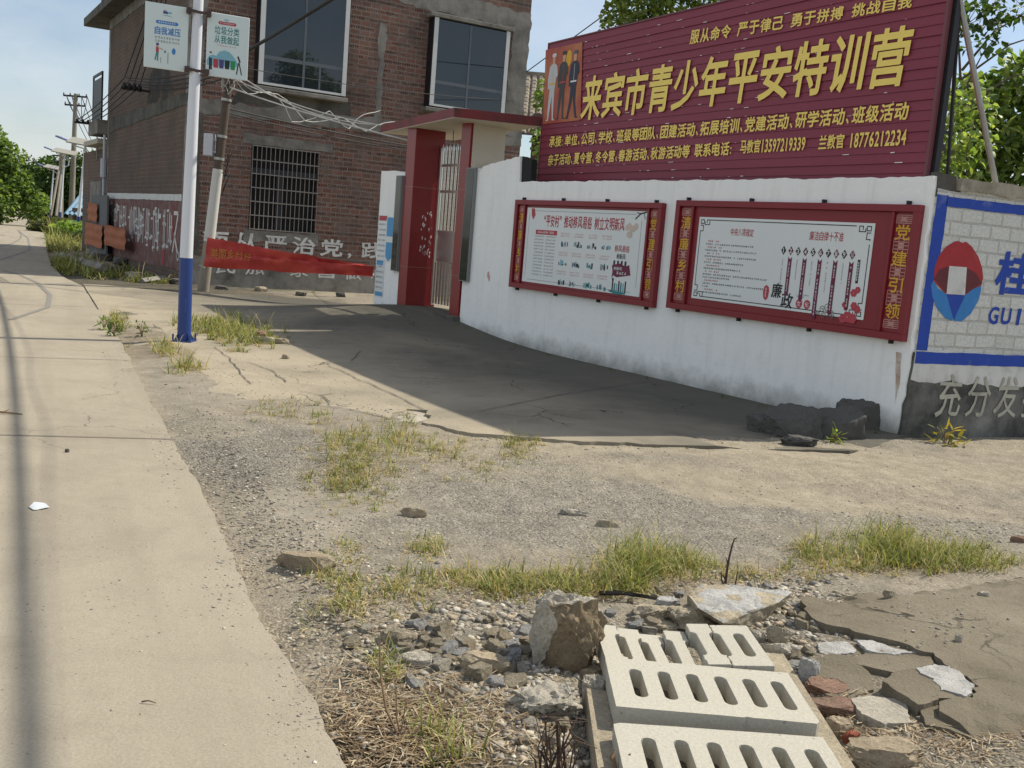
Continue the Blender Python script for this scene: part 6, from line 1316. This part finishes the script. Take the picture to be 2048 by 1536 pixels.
def rock(name, label, cat, lr, tb, fac, mat, seed, rot=0.0, tilt=(0, 0), z=None, group=None, sink=.025, zsurf=zg1, npts=14, rough=.14, cuts=3, minh=.035, flat=0.0, blocky=True, mat2=None):
    l_, r_ = lr; t_, b_ = tb; p = gp((l_+r_)/2, b_, -.05); dist = p.y; zz = zsurf(p.x, p.y) if z is None else z
    p = gp((l_+r_)/2, b_, zz); wdt = (r_-l_)*dist/2050*1.02; dep = wdt*fac; pit = math.atan2(CAMH, dist); h = max(minh, ((b_-t_)*dist/2050-dep*math.sin(pit))/math.cos(pit))
    me = rockmesh(wdt, dep, h+sink, seed, npts, rough, cuts, flat, blocky); me.materials.append(mat)
    if mat2 is not None:
        me.materials.append(mat2)
    else: me.polygons.foreach_set('material_index', [0]*len(me.polygons))
    o = bpy.data.objects.new(name, me); COL.objects.link(o); o.location = (p.x, p.y+dep*.45, zz-sink); o.rotation_euler = (tilt[0], tilt[1], rot)
    return tag(o, label, cat, group)
R_ = 'concrete_chunk'
BROWNR = rubmat('brown_broken_concrete', (.27, .21, .135), (.2, .16, .105), .15)
rock(R_, 'tall rounded brown lump of broken concrete left of the drain covers', 'rubble', (1052, 1208), (1168, 1352), .75, RUBL, 3, npts=26, rough=.18, cuts=5, minh=.27, blocky=False, mat2=BROWNR)
rock(R_, 'squat grey angular chunk propping up the large tilted slab', 'rubble', (1335, 1445), (1200, 1265), .6, RUBM, 5)
rock(R_, 'flat-topped beige block lying left of the tall brown lump', 'rubble', (912, 1025), (1288, 1348), .6, TAN, 8, flat=.8)
rock(R_, 'small pale block left of the beige block', 'rubble', (798, 864), (1298, 1334), .6, RUBL, 9)
rock(R_, 'small grey-brown wedge with a shaded face, leftmost of the rubble', 'rubble', (752, 832), (1252, 1292), .6, RUBM, 12)
rock(R_, 'coarse crumbling grey lump in front of the tall brown lump', 'rubble', (1018, 1170), (1345, 1442), .75, RUBL, 14, rough=.25, cuts=4)
rock(R_, 'grey broken block against the side of the middle drain cover', 'rubble', (1157, 1222), (1340, 1428), .7, RUBL, 17)
rock(R_, 'tan stone under the tall brown lump beside the covers', 'rubble', (1140, 1208), (1322, 1365), .6, TAN, 18)
rock(R_, 'crumbly chunk behind the broken drain cover', 'rubble', (1266, 1350), (1196, 1242), .7, RUBM, 19, rough=.2)
rock(R_, 'long crumbly ridge along the back of the broken cover', 'rubble', (1240, 1372), (1232, 1268), .4, RUBM, 20, rough=.25)
rock(R_, 'whitish chunk behind the rubble near the dead stick', 'rubble', (1310, 1362), (1190, 1218), .6, RUBW, 22)
rock(R_, 'pale wedge beside the right end of the broken cover', 'rubble', (1520, 1592), (1275, 1325), .5, RUBL, 23)
rock(R_, 'brownish rounded chunk below the tilted slab tip', 'rubble', (1538, 1584), (1244, 1284), .8, RUBM, 24)
rock(R_, 'small pale chunk wedged at the broken cover corner', 'rubble', (1500, 1536), (1256, 1292), .8, RUBL, 25)
rock(R_, 'whitish rounded chunk right of the middle drain cover', 'rubble', (1596, 1648), (1308, 1368), .7, RUBW, 26)
rock('broken_brick', 'weathered red brick lump lying right of the middle cover', 'brick', (1618, 1712), (1354, 1396), .7, REDBR, 31, flat=.6)
rock('broken_brick', 'split brown brick in front of the weathered red one', 'brick', (1610, 1742), (1384, 1442), .5, REDBR, 32, flat=.5)
rock('broken_brick', 'small bright red brick bit by the nearest cover', 'brick', (1686, 1724), (1460, 1490), .8, plain('bright_brick', (.26, .08, .045), .9, .2, 8, .4, .01), 33)
rock(R_, 'tan angular slab bit between bricks and the nearest cover', 'rubble', (1648, 1722), (1425, 1482), .7, TAN, 34, flat=.8)
rock(R_, 'flat tan slab at the bottom right of the covers', 'rubble', (1704, 1862), (1462, 1540), .6, TAN, 35, flat=1.0)
rock(R_, 'pale flat stone half buried beside the concrete road', 'rubble', (542, 668), (1092, 1142), .5, TAN, 36, flat=1.0, rough=.08)
rock(R_, 'thin pale shard lying alone on the dirt road', 'rubble', (1118, 1182), (1014, 1032), .35, RUBL, 37, minh=.012)
rock(R_, 'buff flat piece left of the lone pale shard', 'rubble', (800, 852), (1012, 1036), .4, TAN, 38, minh=.012)
rock(R_, 'small grey stone right of the lone pale shard', 'rubble', (1188, 1238), (1036, 1054), .4, RUBM, 39, minh=.015)
rock(R_, 'pinkish flat bit at the right edge of the gravel', 'rubble', (2024, 2060), (1070, 1086), .5, REDBR, 40, minh=.015)
rock(R_, 'small round grey stone lying on the old slab', 'rubble', (1770, 1792), (1178, 1192), .8, RUBM, 41, z=.02, minh=.02)
rock(R_, 'pale pebble on the old slab right of the crack', 'rubble', (1912, 1928), (1268, 1280), .8, RUBL, 42, z=.02, minh=.02)
rock(R_, 'pale thin chip on the old slab near its right side', 'rubble', (1962, 1984), (1180, 1190), .8, RUBL, 43, z=.02, minh=.012)
# large tilted slab
def hullrock(name, label, pts, mats, seed, rough=.012, cut=.05, wz=.45):
    bm = bmesh.new(); c = sum(pts, Vector())/len(pts)
    for p in pts: bm.verts.new(p-c)
    r = bmesh.ops.convex_hull(bm, input=bm.verts); bmesh.ops.delete(bm, geom=[g for g in r['geom_interior'] if isinstance(g, bmesh.types.BMVert)], context='VERTS')
    bmesh.ops.triangulate(bm, faces=bm.faces)
    for _ in range(3):
        es = [e for e in bm.edges if e.calc_length() > cut]
        if not es: break
        bmesh.ops.subdivide_edges(bm, edges=es, cuts=1); bmesh.ops.triangulate(bm, faces=bm.faces)
    bmesh.ops.subdivide_edges(bm, edges=bm.edges, cuts=2, use_grid_fill=True); bmesh.ops.triangulate(bm, faces=bm.faces); bmesh.ops.recalc_face_normals(bm, faces=bm.faces); bm.normal_update()
    for v in bm.verts:
        q = v.co*9+Vector((seed, 0, 0)); st = round(2.2*mnoise.noise(v.co*11+Vector((0, seed, 0))))/2.2
        v.co += v.normal*rough*(.8*mnoise.noise(q)+.6*mnoise.noise(q*2.7)+.4*mnoise.noise(q*6)+(.8*st if v.normal.z > .4 else 0))
    me = bpy.data.meshes.new(name); bm.to_mesh(me); bm.free(); uvmap(me)
    for m in mats: me.materials.append(m)
    for p in me.polygons: p.material_index = 1 if (len(mats) > 1 and p.normal.z > wz and mnoise.noise(p.center*8+Vector((0, 0, seed))) > -.18) else 0
    me.polygons.foreach_set('use_smooth', [True]*len(me.polygons)); me.set_sharp_from_angle(angle=math.radians(30))
    o = bpy.data.objects.new(name, me); COL.objects.link(o); o.location = c; return tag(o, label, 'rubble')
A_ = lambda x, y, Y: atY(x, y, Y)
tp = [A_(1374, 1187, 4.3), A_(1408, 1168, 4.5), A_(1455, 1168, 4.52), A_(1520, 1177, 4.5), A_(1584, 1184, 4.42), A_(1556, 1206, 4.26), A_(1482, 1226, 4.12), A_(1446, 1246, 4.04), A_(1398, 1216, 4.12), A_(1452, 1254, 4.1), A_(1516, 1252, 4.2), A_(1572, 1203, 4.38)]
hullrock('concrete_slab_fragment', 'large tilted slab with a white broken top, right behind the covers', tp+[p-Vector((-.02, -.03, .09)) for p in tp[:4]], [RUBM, RUBW], 3)
# the old cracked slab at the right and its broken-off pieces
_oe = [tuple(gp(*p, .0)[:2]) for p in [(1640, 1182), (1700, 1170), (1760, 1166), (1900, 1150), (2048, 1130), (2500, 1080), (3300, 1050), (3900, 1250), (3000, 1420), (2120, 1500), (2040, 1490), (1990, 1476)]]
def old_z(x, y):          # the slab's far and near edges run out under the dirt
    d = np.full(np.shape(x), 9.0)
    for (x1, y1), (x2, y2) in zip(_oe[:-1], _oe[1:]):
        t = np.clip(((x-x1)*(x2-x1)+(y-y1)*(y2-y1))/((x2-x1)**2+(y2-y1)**2), 0, 1); d = np.minimum(d, np.hypot(x-x1-t*(x2-x1), y-y1-t*(y2-y1)))
    return .012+.026*(fbm(x, y, 1.6, 4, 7)-.5)+.008*(fbm(x, y, 9, 3, 17)-.5)-.07*sstep(.22, .0, d+.35*(fbm(x, y, 4, 4, 27)-.5))
slab('pavement', px2w([(1598, 1195), (1660, 1172), (1760, 1166), (1900, 1150), (2048, 1130), (2500, 1080), (3300, 1050), (3900, 1250), (3000, 1420), (2120, 1500), (1975, 1468), (1905, 1428), (1880, 1400), (1938, 1388), (1955, 1362), (1890, 1322), (1868, 1300), (1820, 1286), (1745, 1270), (1700, 1254), (1640, 1240), (1618, 1216)], .02), old_z, .1, OLDSLAB, .045, None, 'structure', .035, .03, 9)
def frag(label, pts, z, th, mat, patch=None, seed=1, tx=0.0, ty=0.0):
    c = gp(sum(p[0] for p in pts)/len(pts), sum(p[1] for p in pts)/len(pts), z); w_ = px2w(pts, z)
    o = slab('slab_fragment', [(x-c.x, y-c.y) for x, y in w_], lambda x, y: tx*x+ty*y+.012*(fbm(x+c.x, y+c.y, 9, 3, seed)-.5), th, mat, .03, None, None, .016, .018, seed); o.location = (c.x, c.y, c.z-.015)
    if patch:
        q = slab('chipped_face', [(x-c.x, y-c.y) for x, y in px2w(patch, z)], lambda x, y: .006+tx*x+ty*y+.014*(fbm(x+c.x, y+c.y, 16, 3, seed+4)-.5), .012, RUBW, .02, o, None, .03, .014, seed+3)
    return tag(o, label, 'rubble')
frag('white-topped slab piece nearest the broken cover, left of two', [(1634, 1285), (1650, 1272), (1705, 1276), (1722, 1298), (1690, 1308), (1640, 1304)], .0, .06, OLDSLAB, [(1638, 1284), (1652, 1274), (1703, 1278), (1718, 1296), (1690, 1303), (1645, 1300)], 3)
frag('long slab piece with a whitish chipped upper edge', [(1716, 1276), (1745, 1272), (1800, 1290), (1862, 1298), (1866, 1318), (1800, 1340), (1750, 1330), (1690, 1316), (1730, 1300)], .01, .06, OLDSLAB, [(1716, 1278), (1745, 1274), (1800, 1292), (1858, 1298), (1790, 1306), (1735, 1297)], 5)
frag('dark bare slab piece right of the pale wedge', [(1628, 1322), (1660, 1310), (1710, 1316), (1745, 1342), (1752, 1366), (1700, 1378), (1640, 1362)], .0, .06, OLDSLAB, None, 7, ty=.15)
frag('slab piece with a big white scar beside the crack', [(1768, 1356), (1790, 1338), (1860, 1324), (1900, 1326), (1950, 1362), (1952, 1382), (1930, 1392), (1880, 1388), (1840, 1400), (1800, 1376)], .025, .06, OLDSLAB, [(1836, 1334), (1868, 1322), (1905, 1328), (1952, 1364), (1950, 1384), (1928, 1390), (1880, 1374), (1866, 1352)], 9)
frag('grey broken slab piece in front of the scarred one', [(1706, 1390), (1745, 1384), (1810, 1392), (1832, 1438), (1770, 1442), (1720, 1420)], -.005, .06, RUBL, None, 11)
frag('sunken dark slab corner by the wide crack', [(1838, 1402), (1885, 1398), (1905, 1430), (1960, 1470), (1990, 1490), (1900, 1452), (1850, 1440)], .0, .06, OLDSLAB, None, 13)
frag('grey broken lump of slab at the forecourt edge hole', [(788, 822), (812, 816), (850, 822), (858, 836), (830, 842), (800, 838)], .02, .1, RUBL, None, 15)
frag('pale broken slab bit under the forecourt edge', [(868, 842), (900, 838), (935, 850), (920, 860), (880, 858)], .02, .1, RUBM, None, 17)
# loose chunks: copies of a few shapes
protos = []
for k in range(8):
    me = rockmesh(1, RNG.uniform(.6, .95), RNG.uniform(.4, .75), 60+k, 12, .1, 2); me.materials.append((RUBM, RUBL, RUBM, TAN, RUBL, RUBM, RUBW, RUBM)[k]); me.polygons.foreach_set('material_index', [0]*len(me.polygons)); o = bpy.data.objects.new('concrete_crumb', me); protos.append(o)
cnt = 0
for px, py, rx, ry, n, s0, s1 in [(1000, 1300, 190, 75, 80, .035, .11), (1130, 1420, 90, 70, 34, .03, .09), (1590, 1250, 70, 50, 32, .025, .08), (1600, 1350, 40, 40, 14, .025, .07), (880, 1300, 110, 60, 40, .025, .07), (1400, 1190, 170, 20, 22, .025, .06), (1640, 1440, 60, 50, 16, .02, .06), (1220, 1240, 90, 25, 14, .03, .08), (1180, 1470, 50, 50, 10, .03, .06), (1540, 1180, 110, 22, 14, .02, .05)]:
    for _ in range(n):
        a, b = RNG.normal(0, .5, 2); p = gp(px+a*rx, py+b*ry, -.05)
        if .38 < p.x < 1.12 and 2.5 < p.y < 3.9: continue
        o = protos[RNG.integers(8)].copy(); COL.objects.link(o); s = RNG.uniform(s0, s1); o.name = 'concrete_crumb'; o.scale = (s, s, s); o.location = (p.x, p.y, zg1(p.x, p.y)-.22*s); o.rotation_euler = (RNG.uniform(-.4, .4), RNG.uniform(-.4, .4), RNG.uniform(0, 6.28))
        tag(o, 'small loose chunk of broken concrete among the rubble round the drain covers', 'rubble', 'loose chunks of broken concrete')
for p_ in protos: bpy.data.objects.remove(p_)
# boulders at the wall corner
B_ = 'boulder'
rock(B_, 'left of three dark boulders at the white wall corner', 'boulder', (1524, 1648), (803, 884), .65, RUBD, 71, z=.0, rough=.1, cuts=4, sink=.05)
rock(B_, 'front middle dark boulder with a pitted pale top by the wall', 'boulder', (1626, 1730), (806, 890), .6, RUBD, 72, z=-.02, rough=.1, cuts=4, sink=.05, flat=.6)
rock(B_, 'rearmost dark boulder, tight against the white wall', 'boulder', (1672, 1766), (794, 872), .6, RUBD, 73, z=-.02, rough=.1, cuts=4, sink=.05)
rock(B_, 'small dark rock at the left end of the boulders', 'boulder', (1494, 1548), (828, 866), .7, RUBD, 74, z=.04, npts=18)
rock(B_, 'low dark stone under the boulders at the kerb edge', 'boulder', (1570, 1640), (868, 892), .6, RUBD, 75, z=.03)
# block and brick by the grass strip
rock('concrete_block', 'grey block lying at the end of the grass strip', 'block', (505, 546), (671, 685), .6, RUBL, 80, zsurf=za1, npts=10, rough=.04)
rock('broken_brick', 'red brick bit resting behind the grey block', 'brick', (508, 530), (661, 676), .7, REDBR, 81, zsurf=za1, npts=10, rough=.04)
rock(R_, 'flat grey flakes right of the grey block', 'rubble', (542, 574), (676, 686), .6, RUBM, 82, zsurf=za1, minh=.03)
rock(R_, 'small lone stone on the forecourt below the grass strip', 'rubble', (562, 577), (708, 718), .8, RUBM, 83, zsurf=za1, minh=.04)
for k, (px, py, w_) in enumerate([(230, 545, 36), (262, 556, 34), (345, 568, 30), (440, 580, 26), (520, 582, 24), (600, 592, 22), (200, 520, 36), (180, 508, 26), (240, 530, 40), (680, 592, 20)]):
    rock('rubble_lump', 'dark lump of rubble along the foot of the brick house', 'rubble', (px-w_/2, px+w_/2), (py-w_*.4, py), .8, (RUBD, RUBM, CEMD)[k % 3], 100+k, z=-.02, group='rubble along the foot of the brick house')
m_ = MB(); a_, b_ = gp(284, 563, .02), gp(330, 556, .06); m_.tube([a_, b_], .07, 4); tag(m_.build('plank', CEM, None, 30), 'pale plank lying in the shade by the house foot', 'plank')
m_ = MB(); m_.tube([gp(122, 516, 0)+Vector((0, 0, .05)), gp(205, 545, 0)+Vector((0, 0, .08))], .12, 4); tag(m_.build('plank', CEM, None, 30), 'grey kerb strip lying in the shadow beside the far road', 'kerb')
# ------------------------------------------------------------------ drain with slotted covers
CW, CD, CT = .655, .395, .065
def slotpts(cx, y0, y1, r, n=7):
    return [(cx+r*math.cos(t), y1-r+r*math.sin(t)) for t in np.linspace(0, math.pi, n)]+[(cx+r*math.cos(t), y0+r+r*math.sin(t)) for t in np.linspace(math.pi, 2*math.pi, n)]
SX = [.095+.0985*k for k in range(6)]; SY0, SY1, SR = .085, .31, .0225
def platemesh(mb, outer, holes, t):
    polys = [[Vector((x, y, 0)) for x, y in pl] for pl in [outer]+holes]; flat_ = [p for pl in polys for p in pl]; N = len(flat_)
    tri = geometry.tessellate_polygon(polys); vs = [(p.x, p.y, 0) for p in flat_]+[(p.x, p.y, -t) for p in flat_]
    fs = [tuple(q) for q in tri]+[tuple(N+i for i in q[::-1]) for q in tri]; k = 0
    for pl in polys:
        m = len(pl)
        for i in range(m): a, b = k+i, k+(i+1) % m; fs.append((a, b, N+b, N+a))
        k += m
    return mb.add(vs, fs)
def cover(label, loc, rz, rx, ry):
    m = MB(); platemesh(m, ragged([(0, 0), (CW*.62, 0), (CW*.64, .007), (CW*.67, .002), (CW-.012, 0), (CW, .014), (CW, CD), (.02, CD), (0, CD-.012)], .0022, .02, len(label)), [slotpts(x, SY0, SY1, SR) for x in SX], CT)
    o = m.build('drain_cover', COVERM, None, None, .004); o.location = loc; o.rotation_euler = (rx, ry, rz); return tag(o, label, 'drain cover')
cover('middle precast drain cover with six slots, one front corner raised', (.412, 3.083, .068), .012, -.008, .012)
cover('nearest precast drain cover with six slots, cut by the photo edge', (.402, 2.612, .05), .012, .0, -.004)
bc = thing('drain_cover', 'farthest drain cover, cracked into several fragments', 'drain cover', Matrix.Translation((.42, 3.485, .035)) @ Matrix.Rotation(.06, 4, 'Z') @ Matrix.Rotation(.015, 4, 'X') @ Matrix.Diagonal((.915, .95, 1, 1)))
def half(cx, side):
    pts = [(cx+SR*math.cos(t)*side, SY1-SR+SR*math.sin(t)) for t in np.linspace(math.pi/2, 0, 5)]+[(cx+SR*math.cos(t)*side, SY0+SR+SR*math.sin(t)) for t in np.linspace(0, -math.pi/2, 5)]
    return pts            # from top to bottom
def jag(x, ya, yb, s):
    return [(x+.006*mnoise.noise(Vector((x*50, ya+(yb-ya)*t*1.0+t*9, s))), ya+(yb-ya)*t) for t in (.2, .4, .6, .8)]
def fragm(i, j, M, hol=()):
    if i is None: left = [(0, CD), (0, 0)]
    else: left = [(SX[i]+.002, CD)]+jag(SX[i]+.002, CD, SY1, 2)+half(SX[i], 1)+jag(SX[i]+.002, SY0, 0, 3)+[(SX[i]+.002, 0)]
    if j is None: right = [(CW, 0), (CW, CD)]
    else: right = [(SX[j]-.002, 0)]+jag(SX[j]-.002, 0, SY0, 3)+half(SX[j], -1)[::-1]+jag(SX[j]-.002, SY1, CD, 2)+[(SX[j]-.002, CD)]
    m = MB(); platemesh(m, left+right, [slotpts(SX[h], SY0, SY1, SR) for h in hol], CT); o = m.build('fragment', COVERM, bc, None, .003); o.matrix_parent_inverse = Matrix(); o.matrix_local = M; return o
TR = Matrix.Translation; RX = lambda a: Matrix.Rotation(a, 4, 'X'); RY = lambda a: Matrix.Rotation(a, 4, 'Y'); RZ = lambda a: Matrix.Rotation(a, 4, 'Z')
fragm(None, 0, TR((0, .0, .0)) @ RY(.04)); fragm(0, 1, TR((.0, -.004, -.006)) @ RY(.04)); fragm(1, 2, TR((.004, .008, -.02)) @ RY(.03) @ RX(-.02)); fragm(2, 3, TR((.004, -.004, -.022)) @ RX(.03)); fragm(3, 4, TR((.006, .006, .0)) @ RY(-.05)); fragm(4, None, TR((.008, .002, .0)) @ RY(-.045), (5,))
dc = thing('drain_channel', 'concrete drain channel under the slotted covers', 'drain', T((0, 0, 0)))
m_ = MB(); m_.prism([(.33, -.3), (.43, -.3), (.43, -.005), (.34, .0)], 1.9, 3.35); m_.build('side_wall', RUBM, dc); m_ = MB(); m_.prism([(1.04, -.3), (1.16, -.3), (1.15, -.02), (1.04, -.02)], 1.9, 3.9); m_.build('side_wall', RUBM, dc)
m_ = MB(); m_.box(.431, 1.039, 1.9, 3.9, -.24, -.2); m_.build('floor', plain('channel_mud', (.07, .058, .04), .95, .3, 6, .5, .01), dc)
# ------------------------------------------------------------------ dead stalks, weeds, scraps
def stalks(name, label, cat, base, specs, mat, group=None):
    """specs: list of (points relative to base, radius)"""
    m = MB()
    for pts, r in specs: m.tube(pts, [r*(1-.6*k/(len(pts)-1)) for k in range(len(pts))], 5)
    o = m.build(name, mat, None, 60); o.location = base; return tag(o, label, cat, group)
DEAD = plain('dead_stalk', (.075, .045, .03), .85, .3, 12, .3, .002); DEADB = plain('dry_stalk', (.2, .13, .075), .85, .3, 12, .3, .002)
p = gp(1450, 1172, -.05); stalks('dead_plant', 'blackened dead plant stick standing behind the tilted slab', 'dead plant', p, [([(0, 0, -.02), (.002, 0, .09), (.004, 0, .13), (.012, .0, .2), (.02, 0, .235), (.03, 0, .24)], .007), ([(-.005, 0, .0), (-.02, 0, .03), (-.024, .01, .07)], .005), ([(.004, 0, .1), (-.01, 0, .14)], .004), ([(.01, .01, 0), (-.012, 0, .05), (-.035, .01, .06)], .004), ([(.04, -.03, -.02), (.043, -.03, .06), (.046, -.03, .085), (.04, -.03, .09)], .004)], DEAD)
p = gp(800, 1470, -.05); stalks('dead_plant', 'thin dry stem leaning over the dark soil by the road', 'dead plant', p, [([(0, 0, -.01), (-.05, .02, .07), (-.075, .04, .16), (-.085, .05, .24), (-.088, .05, .29)], .005), ([(.0, 0, 0), (-.015, .0, .06), (-.02, .0, .13), (-.03, .01, .17)], .0035), ([(0, 0, 0), (.008, .0, .06), (.01, .01, .11)], .003)], DEADB)
sp_ = []
for k in range(26):
    a = RNG.uniform(-1, 1); b = RNG.uniform(-.5, .5); h = RNG.uniform(.06, .2); sp_.append(([(a*.045, b*.04, 0), (a*.045+RNG.normal(0, .012), b*.04, h*.5), (a*.06+RNG.normal(0, .02), b*.05, h), (a*.06+RNG.normal(0, .04), b*.05+RNG.normal(0, .02), h*RNG.uniform(.7, 1.15))], RNG.uniform(.0018, .0045)))
p = gp(1110, 1560, -.05); stalks('dead_plant', 'withered brown weed clump at the bottom edge left of the covers', 'dead plant', p, sp_, DEAD)
p = gp(1235, 1560, -.03); m_ = MB(); m_.tube([(0, 0, 0), (.01, 0, .05), (.03, .0, .085)], [.004, .012, .002], 5); m_.tube([(0, 0, .02), (-.02, .02, .06), (-.01, .03, .08)], [.002, .009, .001], 5); o = m_.build('dead_plant', DEADB, None, 60); o.location = p; tag(o, 'curled dry leaf stalk in front of the nearest cover', 'dead plant')
p = gp(1270, 1203, -.04); stalks('charred_stick', 'charred stick lying behind the rubble', 'stick', p, [([(-.16, .02, .02), (-.05, .01, .03), (.1, 0, .02)], .012), ([(-.1, .03, .03), (.06, -.01, .035)], .007)], plain('charred', (.02, .017, .014), .9, .3, 9, .3))
def weed(label, base, h, n, size, cols, cat='weed', spread=.5):
    o = thing('weed', label, cat, T(base)); V, F, C_ = leaves(n, [((0, 0, h*.5), (h*spread, h*spread, h*.5))], size, cols, droop=0, long=1.6, shell=.2); fast('foliage', V, F, LEAF, o, C_)
    m = MB()
    for k in range(5): a = k*1.26; m.tube([(0, 0, -.01), (math.cos(a)*h*.12, math.sin(a)*h*.12, h*.4), (math.cos(a)*h*.3, math.sin(a)*h*.3, h*.85)], .004, 5)
    m.build('stem', DEADB, o)
weed('yellowing sprout growing at the foot of the painted brick wall', gp(1890, 902, -.05), .22, 60, .07, [(.4, .3, .05), (.3, .26, .06), (.2, .2, .05)], spread=.7)
weed('small green weed between the boulders and the dirt', gp(1668, 892, .0), .12, 24, .06, [(.2, .25, .06)])
weed('dark leafy weed on the road edge left of the lamp post', gp(228, 672, 0), .16, 50, .04, DG); weed('green weed tuft at the road edge farther back', gp(208, 660, 0), .14, 40, .05, LG); weed('small dark weed between road edge and lamp post', gp(283, 672, 0), .18, 30, .045, DG)
m_ = MB(); m_.disc(0, 0, .012, .012, 0); o = m_.build('flower', plain('yellow_petal', (.7, .55, .02), .6, .1, 9, 0), None); q = gp(677, 966, -.02); o.location = q; o.rotation_euler = (.9, 0, .3); tag(o, 'single small yellow flower in the dry grass', 'flower')
def scrap(name, label, cat, pts, z, mat):
    P_ = ragged(pts, 2.0, 6, 3); c = gp(sum(p[0] for p in pts)/len(pts), sum(p[1] for p in pts)/len(pts), z); m = MB(); w_ = px2w(P_, z); n = len(w_)
    vs = [(x-c.x, y-c.y, .006+.006*mnoise.noise(Vector((x*30, y*30, 2)))) for x, y in w_]; tri = geometry.tessellate_polygon([[Vector((v[0], v[1], 0)) for v in vs]]); m.add(vs, [tuple(t) for t in tri]); o = m.build(name, mat, None); o.location = c; return tag(o, label, cat)
scrap('paper_scrap', 'white scrap of paper lying on the concrete road', 'litter', [(58, 1016), (68, 1006), (92, 1008), (99, 1016), (88, 1020), (66, 1021)], .0, PAPERW)
scrap('paper_scrap', 'pale flat scrap on the dirt below the painted wall', 'litter', [(1650, 938), (1690, 936), (1695, 942), (1660, 944)], -.045, PAPERW)
p = gp(1866, 900, -.05); m_ = MB(); m_.tube([(0, 0, 0), (.03, .01, .05), (.045, .015, .075), (.05, .016, .1)], [.022, .022, .012, .009], 10); o = m_.build('plastic_bottle', PAPERW, None, 50); o.location = p; tag(o, 'small white plastic bottle by the mouldy wall foot', 'litter')
p = gp(-5, 828, .0); stalks('twig', 'brown twig lying on the road at the left edge', 'twig', p, [([(-.1, -.02, .01), (.02, .01, .015), (.1, .03, .01), (.16, .035, .006)], .01), ([(.03, .01, .015), (.06, .05, .03)], .006)], DEADB)
p = gp(296, 1408, 0); stalks('twig', 'thin dark twig on the near road surface', 'twig', p, [([(-.02, .0, .006), (.0, .003, .01), (.025, .0, .005)], .0028)], DEAD)
rock('concrete_chunk', 'dark pebble on the road near the middle joint', 'pebble', (128, 137), (898, 905), .8, RUBD, 91, z=0, minh=.02, sink=.002)
